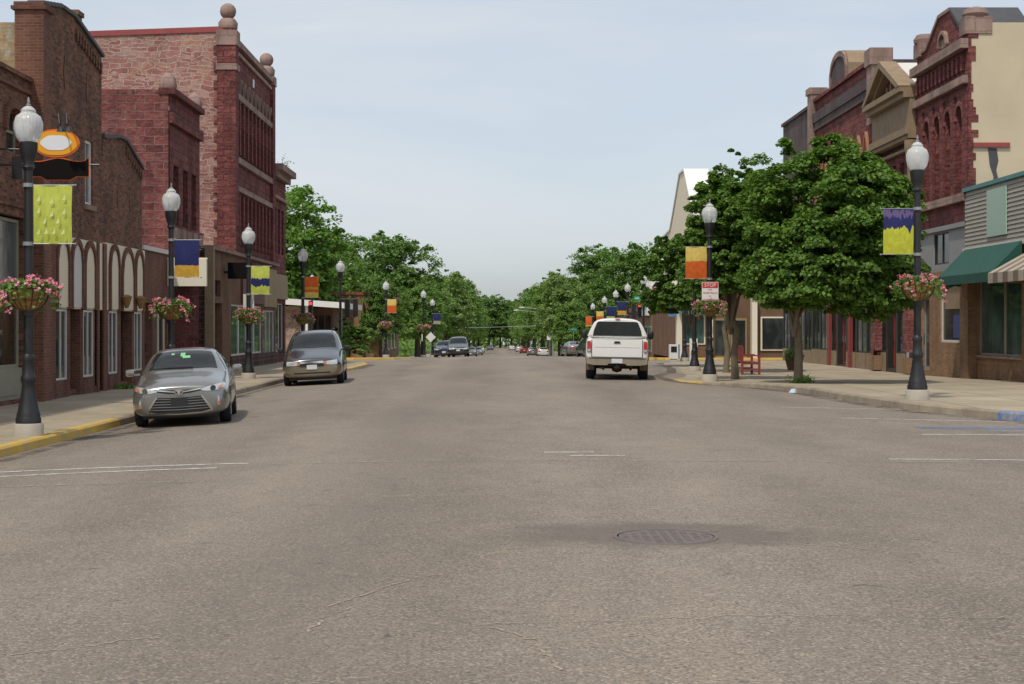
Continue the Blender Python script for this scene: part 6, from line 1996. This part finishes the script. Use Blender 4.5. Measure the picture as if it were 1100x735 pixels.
    mb.tube([(-.42, 5.2, .4), (-.42, 4.5, .3), (-.42, 3.8, .42)], .04, 6); mb.tube([(.42, 5.2, .4), (.42, 4.5, .3), (.42, 3.8, .42)], .04, 6)
    mb.build('rear_axle', M['brown_wood'], root)
    mb = MB(); mb.tube([(.35, 3.5, .36), (.4, 5.4, .36), (.48, 5.6, .35)], .03, 8); mb.build('exhaust', M['iron'], root)
    mb = MB(); mb.box(-.62, .62, .3, 4.0, .3, .5); mb.box(-.5, -.38, 3.8, 5.5, .44, .56); mb.box(.38, .5, 3.8, 5.5, .44, .56); mb.box(-.9, .9, 3.8, 5.5, .56, .6); mb.build('chassis', M['plastic'], root)
    return root


P_TRUCK = paintmat('dusty_white_truck_paint', (.76, .755, .73), 0, .35)
trk = make_pickup('white pickup truck with matching cap seen from behind in the right lane', P_TRUCK)
place(trk, 4.05, 50.8, math.pi - math.radians(4.6))

# ---------------------------------------------------------------- far vehicles
suv = make_minivan('black suv with silver nose facing the camera at the far left kerb', P_BLACK, False, 'parked_suv', None, 'suv', 1.06)
place(suv, -3.3, 124, math.radians(1))
s2 = make_sedan('black sedan half hidden behind the black suv on the left', P_BLUE, None, False, 'plate', 'parked_car')
place(s2, -4.75, 131, 0)
s2.scale = (1, 1, 1.04)
sg = make_sedan('grey sedan parked beyond the black suv on the left', P_GREY, None, False)
place(sg, -3.9, 212, 0)


def recolour(o, paint, label, x, y, rz):
    c = copy_tree(o)
    for ch in c.children:
        if ch.name.split('.')[0] == 'body':
            ch.material_slots[0].link = 'OBJECT'; ch.material_slots[0].material = paint
    c['label'] = label
    place(c, x, y, rz)
    return c


recolour(sg, P_WHITE, 'white sedan tail lights towards camera, right of the silver one left of the pickup', 6.9, 232, math.pi)
recolour(sg, P_SILVER, 'silver sedan seen from behind, second from the white road sign far along the right', 5.75, 252, math.pi)
recolour(sg, P_RED, 'dark red sedan parked far along the right kerb', 5.2, 300, math.pi)
recolour(sg, P_WHITE, 'white car just beyond the dark red one on the far right', 5.0, 345, math.pi)
recolour(sg, P_WHITE, 'small white car, farthest on the right of the road', 3.9, 420, math.pi)
recolour(sg, P_SILVER, 'silver car on the left just beyond the grey sedan', -3.6, 262, 0)
recolour(sg, P_WHITE, 'white car on the far left side of the road under the trees', -3.9, 330, 0)
recolour(sg, P_GREY, 'tiny grey car in the far middle of the road', -2.2, 420, 0)
recolour(sg, P_SILVER, 'silver car parked just left of the dark suv beside the pickup', 6.6, 140, math.radians(188))
sv = recolour(suv, P_BLACK, 'dark suv with red tail lights just left of the pickup', 6.85, 116, math.radians(188))
sv['category'] = 'suv'
# ================================================================== trees
def limb_tubes(g, base, h, r0, targets, bend=.25):
    mb = MB()
    bx, by, bz = base
    top = Vector((g.uniform(-.15, .15), g.uniform(-.15, .15), h))
    trunk = [Vector((0, 0, -.15)), Vector((0, 0, .12)), Vector((g.uniform(-.06, .06), g.uniform(-.06, .06), h * .4)), Vector((g.uniform(-.1, .1), g.uniform(-.1, .1), h * .75)), top]
    mb.tube(trunk, [r0 * 1.45, r0 * 1.1, r0 * .95, r0 * .85, r0 * .75], 10)
    for tg in targets:
        tg = Vector(tg); s0 = top - Vector((0, 0, g.uniform(0, h * .35)))
        d = tg - s0
        m1 = s0 + d * .35 + Vector((0, 0, abs(d.z) * .12 + g.uniform(-.1, .2)))
        m2 = s0 + d * .7 + Vector((g.uniform(-.2, .2), g.uniform(-.2, .2), .1))
        mb.tube([s0, m1, m2, tg], [r0 * .5, r0 * .33, r0 * .2, r0 * .06], 6, False)
    return mb


def make_tree(name, label, seed, h, trunk_h, r0, rx, ry, rz, cz, nlobe, nclump, nleaf, leaf, mat, group=None, barkm='bark', lob_r=.42, flat=.6, droop=.5, cat='tree', skirt=.12, cl=.17):
    import random as _r
    g = _r.Random(seed); ng = np.random.default_rng(seed)
    t = thing(name, label, cat, (0, 0, 0), group)
    # lobes placed over an irregular ellipsoid
    lobes = []
    for k in range(nlobe):
        u = 2 * ((k + .5) / nlobe) - 1
        u = max(-.75, u); th = k * 2.39996 + g.uniform(-.4, .4)
        q = math.sqrt(max(0, 1 - u * u)); rr = g.uniform(.50, .82)
        lobes.append((rx * q * math.cos(th) * rr, ry * q * math.sin(th) * rr, cz + rz * u * rr, g.uniform(.75, 1.25)))
    lobes.append((0, 0, cz + rz * .2, 1.2))
    mb = limb_tubes(g, (0, 0, 0), trunk_h, r0, [(l[0] * .8, l[1] * .8, l[2]) for l in lobes[::2]] + [(0, 0, cz + rz * .7)])
    mb.build('trunk', M[barkm], t, smooth=50)
    lob = np.array(lobes)
    # clumps on lobe surfaces
    li = ng.integers(0, len(lobes), nclump)
    d = ng.normal(0, 1, (nclump, 3)); d[:, 2] += .35; d /= np.linalg.norm(d, axis=1)[:, None]
    R0 = np.array([rx, ry, rz * .85]) * lob_r
    cc = lob[li, :3] + d * R0 * lob[li, 3][:, None] * ng.uniform(.55, 1.08, nclump)[:, None]
    cr = ng.uniform(.45, 1.3, nclump) * min(rx, rz) * cl
    # a hanging skirt of low outer sprays and some upright shoots break the outline
    ns = int(nclump * skirt); nu = int(nclump * .07)
    th = ng.uniform(0, 6.283, ns); rr = ng.uniform(.45, .98, ns)
    cc[:ns] = np.stack([rx * rr * np.cos(th), ry * rr * np.sin(th), cz - rz * ng.uniform(.35, .95, ns) * (1.05 - .35 * rr)], 1)
    k0 = ng.integers(0, len(lobes), nu)
    cc[ns:ns + nu] = lob[k0, :3] + np.stack([ng.normal(0, .25, nu) * rx * .3, ng.normal(0, .25, nu) * ry * .3, R0[2] * lob[k0, 3] * ng.uniform(.9, 1.18, nu)], 1)
    cr[ns:ns + nu] *= .6
    out = cc - np.array([0, 0, cz - rz * .4]); out /= np.linalg.norm(out, axis=1)[:, None] + 1e-9
    def samp(gg, n):
        k = gg.integers(0, nclump, n)
        e = gg.normal(0, 1, (n, 3)); e /= np.linalg.norm(e, axis=1)[:, None]
        e *= gg.uniform(0, 1, n)[:, None] ** .45
        e = e * np.array([1.15, 1.15, .55]); 
        rad = np.hypot(e[:, 0], e[:, 1])
        e[:, 2] -= rad * rad * droop * .5
        c = cc[k] + e * cr[k][:, None]
        dd = out[k] * .6 + np.array([0, 0, .5]) + e * .5
        return c, dd
    leaf_quads(nleaf, samp, leaf, mat, 'crown', t, flat=flat, seed=seed)
    return t


def put(o, x, y, z, s=1.0, rz=0.0, label=None, sz=None):
    o.location = (x, y, z); o.scale = (s, s, sz or s); o.rotation_euler = (0, 0, rz)
    if label: o['label'] = label
    return o


def near_tree(label, seed, x, y, top, bottom, rx, ox, nleaf, th, mat='leaf_maple', r0=.14):
    z = swz(x, y)
    cz = (top + bottom) / 2 - z; rz = (top - bottom) / 2
    t = make_tree('street_tree', label, seed, top, th, r0, rx * .86, rx * .86, rz * .92, cz, 20, int(nleaf / 150), nleaf, .115, mat, None, 'bark', .40, .55, .7, 'tree', .26, .125)
    t.location = (x, y, z); t.location.x += 0
    for ch in t.children:
        if ch.name.startswith('crown'): ch.location.x += ox
    return t


near_tree('large maple street tree with dense crown just left of the nearest right lamp', 21, 8.1, 40.2, 6.95, 1.75, 2.8, 1.0, 145000, 1.9, r0=.115)
near_tree('maple street tree with forked trunk behind the lamp carrying the parking sign', 35, 7.35, 46.2, 7.2, 2.2, 2.0, .1, 85000, 2.0, r0=.115)
near_tree('maple street tree with slim trunk beside the red bench', 43, 8.5, 55.5, 8.2, 2.4, 2.05, .45, 80000, 2.2, r0=.11)
near_tree('small street tree hiding the farther lamp post at the right corner', 57, 8.4, 63.5, 6.2, 2.0, 2.2, -.5, 60000, 1.9, r0=.1)
# weeds round the trunks and along the wall
for (x, y, lab) in ((8.15, 40.0, 'tuft of green weeds around the large maple trunk'), (9.3, 46.0, 'thin strip of weeds in the pavement beside the forked maple'), (-10.35, 41.2, 'tuft of grass at the foot of the arched brick front')):
    def sg_(g, n):
        c = g.normal(0, 1, (n, 3)) * np.array([.16, .12, .0]); c[:, 2] = np.abs(g.normal(0, .05, n)) + .02
        return c, np.tile(np.array([0, 0, .2]), (n, 1))
    t = leaf_quads(150, sg_, .08, 'tuft', 'weeds', None, flat=.2, seed=int(x * 10) % 97)
    t.location = (x, y, swz(x, y)); tag(t, lab, 'weeds')

# --- far trees: four crown types
def far_type(seed, mat, rx, rz, h, n, leaf, lobr=.42, nl=16):
    return make_tree('tall_tree', 'tree', seed, h, h - 2 * rz + rz * .4, .28, rx, rx, rz, h - rz, nl, int(n / 60), n, leaf, mat, None, 'bark_far', lobr, .5, .6)


TA = far_type(101, 'leaf_a', 4.6, 5.6, 13.5, 26000, .29)
TB = far_type(102, 'leaf_b', 5.2, 5.0, 13.0, 24000, .29, .36, 18)
TC = far_type(103, 'leaf_c', 4.8, 6.0, 14.5, 27000, .30)
TD = far_type(104, 'leaf_d', 4.6, 5.2, 12.5, 24000, .29)
used = {}
def far(tp, x, y, s, rz, lab, grp=None, sz=None):
    if tp not in used: used[tp] = 1; o = tp
    else: o = copy_tree(tp)
    put(o, x, y, DZ(y) + .1, s, rz, lab, sz)
    if grp: o['group'] = grp
    elif 'group' in o: del o['group']
    return o


# singled-out trees
far(TB, -16.5, 113, 1.02, .4, 'bright green airy tree rising beside the tall stone block on the left')
far(TB, -19.5, 104, 1.0, 1.7, 'bright green tree partly behind the stone block, left of the airy one')
far(TC, -15.2, 142, .66, 2.1, 'dark green tree between the bright airy tree and the round topped one')
far(TC, -12.6, 178, 1.06, .9, 'tall round topped tree standing over the low brick building on the left')
far(TA, -18.5, 176, .74, 2.9, 'broad tree left of the round topped tree')
far(TC, -8.9, 113, .40, 1.1, 'small dense tree in front of the low brick building behind the lamp', None, .43)
far(TA, -8.4, 158, .62, 1.9, 'medium green tree right of the round topped one, behind the navy banner')
far(TD, -10.5, 205, .78, 2.2, 'pale tree with a thin crown beyond the round topped tree')
far(TD, 9.8, 205, .92, .7, 'pale willowy green tree in the middle of the right hand trees')
far(TA, 8.6, 172, .52, 2.0, 'low green tree above the far parked cars left of the pickup')
far(TC, 14.2, 212, 1.13, 1.2, 'tallest dark tree on the right, above the pickup')
far(TC, 17.8, 196, 1.08, 2.6, 'tall dark tree on the right, closest to the far shops')
far(TA, 10.6, 250, 1.05, .2, 'tall green tree left of the tallest dark one on the right')
far(TA, 17.5, 160, .72, 1.2, 'green tree rising behind the far right shops')
# rows closing the view
gL = 'trees lining the far road on the left'; gR = 'trees lining the far road on the right'
kl = 'leafy tree in the far row left of the road'; kr = 'leafy tree in the far row right of the road'
rr = random.Random(5)
for i in range(14):
    y = 186 + i * 26 + rr.uniform(-6, 6)
    far([TA, TC, TD, TA][i % 4], (-9.4 if i < 2 else -8.0) - rr.uniform(0, 1.2), y, rr.uniform(.95, 1.08) * (.80 if i < 2 else 1.08), rr.uniform(0, 6), kl, gL)
    if i % 2 == 0: far([TC, TA][i % 2], -19 - rr.uniform(0, 3), y + 8, rr.uniform(1.0, 1.2), rr.uniform(0, 6), kl, gL)
for i in range(13):
    y = 236 + i * 26 + rr.uniform(-6, 6)
    far([TA, TD, TC, TA][i % 4], (10.2 if i < 2 else 8.6) + rr.uniform(0, 1.2), y, rr.uniform(.95, 1.1) * (1.0 if i < 1 else .93 if i < 3 else 1.08), rr.uniform(0, 6), kr, gR)
    if i % 2 == 0: far([TC, TA][i % 2], 19 + rr.uniform(0, 3), y + 8, rr.uniform(1.0, 1.25), rr.uniform(0, 6), kr, gR)
for i in range(7):
    far([TC, TA][i % 2], -12 + i * 4.3, 575 + 12 * (i % 2), 1.25 + .12 * (i % 3), i, 'tree closing the far end of the road', 'trees closing the far end of the road')
for i, (x, y) in enumerate([(-26, 150), (-31, 128), (-36, 170), (-27, 200), (28, 175), (34, 205), (26, 240), (40, 160)]):
    far([TC, TA][i % 2], x, y, 1.0, i, 'background tree standing behind the far houses and shops', 'trees behind the far buildings')

# far-off wood behind the end of the road
def wood(g, n):
    x = g.uniform(-90, 90, n); y = g.uniform(640, 700, n)
    top = 15 + 3 * np.sin(x * .11) + 2.5 * np.sin(x * .31 + 1) + 1.5 * np.sin(x * .83)
    zz = top * g.uniform(0, 1, n) ** .7
    return np.stack([x, y, zz], 1), np.tile(np.array([0, -.5, .5]), (n, 1))
wd = leaf_quads(26000, wood, 1.5, 'leaf_a', 'distant_wood', None, seed=9)
wd.location = (0, 0, DZ(650)); tag(wd, 'distant wood closing the horizon', 'wood', None, 'stuff')
def under(g, n):
    sd = np.where(g.uniform(0, 1, n) < .5, -1, 1)
    y = g.uniform(150, 560, n); x = sd * g.uniform(15, 30, n)
    zz = g.uniform(0, 1, n) ** 1.3 * (2.6 + np.sin(y * .2) + np.sin(y * .57))
    zz += np.where(y < 240, -.3895 - .0205 * (y - 100), -3.26 - .0112 * (y - 240))
    return np.stack([x, y, zz], 1), np.tile(np.array([0, -.4, .5]), (n, 1))
ud = leaf_quads(26000, under, .75, 'leaf_a', 'undergrowth', None, seed=10)
tag(ud, 'undergrowth beneath the far rows of trees', 'undergrowth', None, 'stuff')

# bush by the far left corner
t = make_tree('shrub', 'dense rounded green bush at the far left corner beside the signal post', 77, 2.6, .5, .05, 1.55, 1.3, 1.25, 1.25, 10, 160, 9000, .17, 'leaf_a', None, 'bark_far', .45, .5, .5, 'bush')
t.location = (-9.9, 99, DZ(99) + .15)

# ================================================================== far buildings
# left far corner: single storey with white fascia and rubble wall
z = DZ(97)
t = thing('flat_roofed_building', 'low building with rubble stone wall and wide white fascia beyond the side street', 'building', (-13, 98, z))
mb = MB(); mb.box(-15.2, -12.4, 96.5, 108, z, z + 3.5); mb.build('stone_wall', M['rubble_tan'], t)
mb = MB(); mb.box(-12.39, -10.9, 98.5, 108, z, z + 3.4); mb.build('recess_wall', M['brown_wood'], t)
for i in range(3):
    mb = MB(); mb.box(-12.3 + i * .45, -11.95 + i * .45, 98.46, 98.5, z + .4, z + 2.9); mb.build('window', M['glass'], t)
mb = MB(); mb.prism([(-16, 3.75), (-9.9, 3.35), (-9.9, 3.72), (-16, 4.15)], lambda a, b: (a, 95.6, z + b), lambda a, b: (a, 108.5, z + b)); mb.build('fascia_roof', M['white'], t)
mb = MB()
for x in (-12.4, -10.2): mb.box(x, x + .14, 95.9, 96.05, z + .1, z + 3.5)
mb.build('post', M['white'], t)
mb = MB(); mb.box(-26, -15.25, 97, 108, z, z + 4.2); mb.build('brick_wing', M['brick_shop'], t)
# brick building behind it
z = DZ(118)
t = thing('far_brick_building', 'plain red brick building with tall windows behind the bush and lamp', 'building', (-11, 118, z))
mb = MB(); mb.box(-14.6, -9.0, 113, 135, z, z + 5.0); mb.build('wall', M['brick_tan'], t)
mb = MB(); mb.box(-14.7, -8.9, 112.9, 135, z + 5.0, z + 5.2); mb.build('coping', M['red_coping'], t)
mb = MB(); mb.box(-10.9, -10.2, 112.6, 113, z, z + 4.6); mb.build('chimney_breast', M['brick_tan'], t)
for s in (114, 117, 121, 125, 129):
    mb = MB(); mb.box(-9.0, -8.93, s, s + 1.6, z + .7, z + 3.2); w = mb.build('window', M['white'], t)
    mb = MB(); mb.box(-8.93, -8.9, s + .12, s + 1.48, z + .8, z + 3.1); mb.build('pane', M['glass'], w)
for x in (-13.6, -12.4):
    mb = MB(); mb.box(x, x + .6, 112.93, 113, z + .8, z + 2.6); w = mb.build('window', M['cream'], t)
    mb = MB(); mb.box(x + .08, x + .52, 112.9, 112.93, z + .9, z + 2.5); mb.build('pane', M['glass'], w)

# right far corner: tan shop wall, then brick fronts
z = DZ(96) + .1
FR = Fac(1, 11.6)
t = thing('far_corner_shop', 'cream fronted corner shop with glass double doors beyond the side street', 'building', (13.5, 97, z))
mb = MB(); mb.box(13.6, 24, 96.5, 97.45, z, z + 4.6); mb.build('wall', M['brown_wood'], t)
mb = MB(); mb.box(11.62, 13.55, 96.0, 112, z, z + 4.4); mb.build('shop_wall', M['brick_shop'], t)
mb = MB()
for x in (11.5, 13.5, 16.35): mb.box(x, x + .34, 95.85, 96.5, z, z + 4.2)
mb.build('cream_pilaster', M['offwhite'], t)
for x in (13.95, 15.05):
    mb = MB(); mb.box(x, x + 1.06, 96.4, 96.48, z, z + 2.6); w = mb.build('door', M['tan_panel'], t)
    mb = MB(); mb.box(x + .12, x + .94, 96.37, 96.4, z + .2, z + 2.45); mb.build('pane', M['glass'], w)
mb = MB(); mb.box(12.0, 13.35, 95.93, 96, z + .9, z + 2.9); w = mb.build('shop_window', M['cream'], t)
mb = MB(); mb.box(12.1, 13.25, 95.9, 95.93, z + 1, z + 2.8); mb.build('pane', M['glass_green'], w)
for k in range(3):
    x = 17 + k * 2.2
    mb = MB(); mb.box(x, x + 1.8, 96.4, 96.48, z + .5, z + 2.7); w = mb.build('shop_window', M['cream'], t)
    mb = MB(); mb.box(x + .1, x + 1.7, 96.37, 96.4, z + .6, z + 2.6); mb.build('pane', M['glass'], w)

# white gabled hall
z = DZ(106)
t = thing('white_gabled_hall', 'tall cream hall with pointed white gable rising over the small street trees', 'building', (14, 108, z))
mb = MB(); mb.box(13.75, 26, 97.5, 124, z, z + 8.6)
mb.build('wall', M['cream'], t)
mb = MB(); mb.prism([(99, 8.6), (122.5, 8.6), (122.5, 9.6), (117.5, 9.9), (115.5, 11.0), (111.2, 13.7), (108.6, 13.7), (104.8, 11.0), (103, 9.9), (99, 9.6)], lambda a, b: (13.6, a, z + b), lambda a, b: (14.9, a, z + b)); mb.build('gable', M['cream'], t)
mb = MB(); mb.prism([(98.9, 9.62), (103, 9.92), (104.8, 11.02), (108.55, 13.72), (111.25, 13.72), (115.6, 11.02), (117.5, 9.92), (122.6, 9.62), (122.6, 9.75), (117.6, 10.05), (115.65, 11.16), (111.3, 13.86), (108.5, 13.86), (104.7, 11.16), (102.95, 10.05), (98.9, 9.75)], lambda a, b: (13.5, a, z + b), lambda a, b: (15.3, a, z + b)); mb.build('gable_coping', M['white'], t)
mb = MB()
for s in (101, 105, 109, 113, 117): mb.box(13.6, 13.75, s, s + 1.2, z + 5.4, z + 7.6)
mb.build('hall_window', M['glass'], t)


def small_front(name, label, s0, s1, h, mat, cren=False, sign=None):
    z = DZ((s0 + s1) / 2)
    t = thing(name, label, 'building', (11.6, (s0 + s1) / 2, z))
    mb = MB(); mb.box(11.6, 22, s0, s1, z - .5, z + h); mb.build('wall', M[mat], t)
    mb = MB()
    if cren:
        n = int((s1 - s0) / 1.2)
        for i in range(n): mb.box(11.5, 12.0, s0 + i * 1.2 + .1, s0 + i * 1.2 + .8, z + h - .1, z + h + .5)
        for i in range(6): mb.box(11.7 + i * 1.1, 12.4 + i * 1.1, s0 - .1, s0 + .3, z + h - .1, z + h + .5)
    mb.box(11.45, 11.6, s0, s1, z + h - .3, z + h + .1)
    mb.build('cornice', M['white'] if cren else M['brick_shop'], t)
    n = max(2, int((s1 - s0) / 2.2)); w_ = (s1 - s0) / n
    for i in range(n):
        mb = MB(); mb.box(11.53, 11.6, s0 + i * w_ + .2, s0 + (i + 1) * w_ - .2, z + .6, z + 2.6); w = mb.build('shop_window', M['taupe'], t)
        mb = MB(); mb.box(11.5, 11.53, s0 + i * w_ + .3, s0 + (i + 1) * w_ - .3, z + .7, z + 2.5); mb.build('pane', M['glass'], w)
    return t, z


t, z = small_front('crenellated_shop', 'small brick shop with white toothed cornice behind the red signal', 112.2, 120, 5.6, 'brick_tan', True)
mb = MB(); mb.box(11.3, 11.5, 113, 119.5, z + 3.4, z + 4.6); mb.build('fascia_board', M['signwhite'], t)
mb = MB(); mb.box(11.27, 11.3, 114, 118.5, z + 3.9, z + 4.4); mb.build('lettering', M['signgreen'], t)
small_front('maroon_brick_shop', 'low maroon brick shop with sloped awning beyond the toothed cornice shop', 120.2, 136, 4.3, 'brick_red')
small_front('end_brick_shop', 'farthest brick shop of the right row, half hidden by dark trees', 136.2, 150, 3.9, 'brick_shop')
# awning, vertical sign on the far corner shop
z = DZ(96) + .1
t = thing('shop_awning', 'teal shop awning with scalloped edge over the far corner window', 'awning', (12.5, 95.9, z + 3.2))
mb = MB(); mb.add([(11.55, 95.95, z + 3.7), (13.5, 95.95, z + 3.7), (13.5, 95.1, z + 3.1), (11.55, 95.1, z + 3.1)], [(0, 1, 2, 3)])
for i in range(8): mb.add([(11.55 + i * .244, 95.1, z + 3.1), (11.55 + i * .244 + .244, 95.1, z + 3.1), (11.55 + i * .244 + .2, 95.1, z + 2.85), (11.55 + i * .244 + .04, 95.1, z + 2.85)], [(0, 1, 2, 3)])
mb.build('canvas', M['teal'], t, recalc=False)
mb = MB(); mb.tube([(11.6, 95.95, z + 3.1), (11.6, 95.12, z + 3.08)], .02, 5); mb.tube([(13.45, 95.95, z + 3.1), (13.45, 95.12, z + 3.08)], .02, 5); mb.build('awning_frame', M['galv'], t)
t = thing('vertical_sign', 'blue and white vertical sign on the far corner shop above the pickup mirror', 'sign', (10.9, 95.8, z + 4))
mb = MB(); mb.box(10.2, 10.95, 95.7, 95.85, z + 3.2, z + 4.4); mb.build('sign_face', M['signwhite'], t)
mb = MB(); mb.box(10.96, 11.45, 95.68, 95.86, z + 2.7, z + 4.3); mb.build('blue_panel', M['blue_paint'], t)
mb = MB(); mb.box(10.3, 10.85, 95.69, 95.698, z + 3.9, z + 4.2); mb.build('lettering', M['signgreen'], t)
mb = MB(); mb.box(11.45, 11.7, 95.75, 95.8, z + 3.4, z + 3.5); mb.build('bracket', M['galv'], t)
t = thing('window_banner', 'small red sign hanging in front of the far corner shop window', 'sign', (12.6, 95.9, z + 2.7))
mb = MB(); mb.box(12.3, 13.0, 95.84, 95.87, z + 2.5, z + 2.8); mb.build('sign_face', M['signred'], t)
mb = MB(); mb.box(12.4, 12.9, 95.835, 95.839, z + 2.6, z + 2.68); mb.build('lettering', M['signwhite'], t)

# ================================================================== light, sky, camera
SUN_EL, SUN_AZ = math.radians(58), math.radians(205)     # azimuth clockwise from +y: behind the camera, a little to its left
w = bpy.data.worlds.new('World'); SC.world = w; w.use_nodes = True
nt = w.node_tree; nt.nodes.clear()
N = nt.nodes.new; LK = nt.links.new
sky = N('ShaderNodeTexSky'); sky.sky_type = 'NISHITA'; sky.sun_disc = False
sky.sun_elevation = SUN_EL; sky.sun_rotation = SUN_AZ; sky.air_density = 1.0; sky.dust_density = 3.0; sky.ozone_density = 1.5; sky.altitude = 400
tc = N('ShaderNodeTexCoord')
mp = N('ShaderNodeMapping'); mp.inputs['Scale'].default_value = (1.2, 1.2, 5.0); LK(tc.outputs['Generated'], mp.inputs[0])
nz = N('ShaderNodeTexNoise'); nz.inputs['Scale'].default_value = 1.6; nz.inputs['Detail'].default_value = 6; nz.inputs['Roughness'].default_value = .55; nz.inputs['Distortion'].default_value = .4
LK(mp.outputs[0], nz.inputs['Vector'])
rp = N('ShaderNodeValToRGB'); rp.color_ramp.elements[0].position = .40; rp.color_ramp.elements[0].color = (.50, .50, .50, 1); rp.color_ramp.elements[1].position = .66; rp.color_ramp.elements[1].color = (.93, .93, .93, 1)
LK(nz.outputs[0], rp.inputs[0])
mx = N('ShaderNodeMix'); mx.data_type = 'RGBA'; LK(rp.outputs[0], mx.inputs[0]); LK(sky.outputs[0], mx.inputs[6])
mx.inputs[7].default_value = (4.75, 5.05, 5.35, 1)
bg = N('ShaderNodeBackground'); bg.inputs[1].default_value = .15; LK(mx.outputs[2], bg.inputs[0])
ow = N('ShaderNodeOutputWorld'); LK(bg.outputs[0], ow.inputs[0])

sl = bpy.data.lights.new('sun', 'SUN'); sl.energy = 2.7; sl.angle = math.radians(2.5); sl.color = (1.0, .925, .80)
so = bpy.data.objects.new('sun', sl); COL.objects.link(so)
dirv = Vector((math.sin(SUN_AZ) * math.cos(SUN_EL), math.cos(SUN_AZ) * math.cos(SUN_EL), math.sin(SUN_EL)))
so.rotation_euler = (-dirv).to_track_quat('-Z', 'Y').to_euler(); so.location = (0, -20, 60)

cd = bpy.data.cameras.new('camera'); co = bpy.data.objects.new('camera', cd); COL.objects.link(co)
co.location = (0, 0, 1.9); co.rotation_euler = (math.radians(90), 0, 0)
cd.sensor_width = 36; cd.lens = 36 * 1600 / 1100
cd.shift_x = (550 - 535) / 1100; cd.shift_y = -(367.5 - 350) / 1100
cd.clip_start = .1; cd.clip_end = 5000
SC.camera = co
SC.view_settings.view_transform = 'Standard'; SC.view_settings.look = 'None'; SC.view_settings.exposure = 0
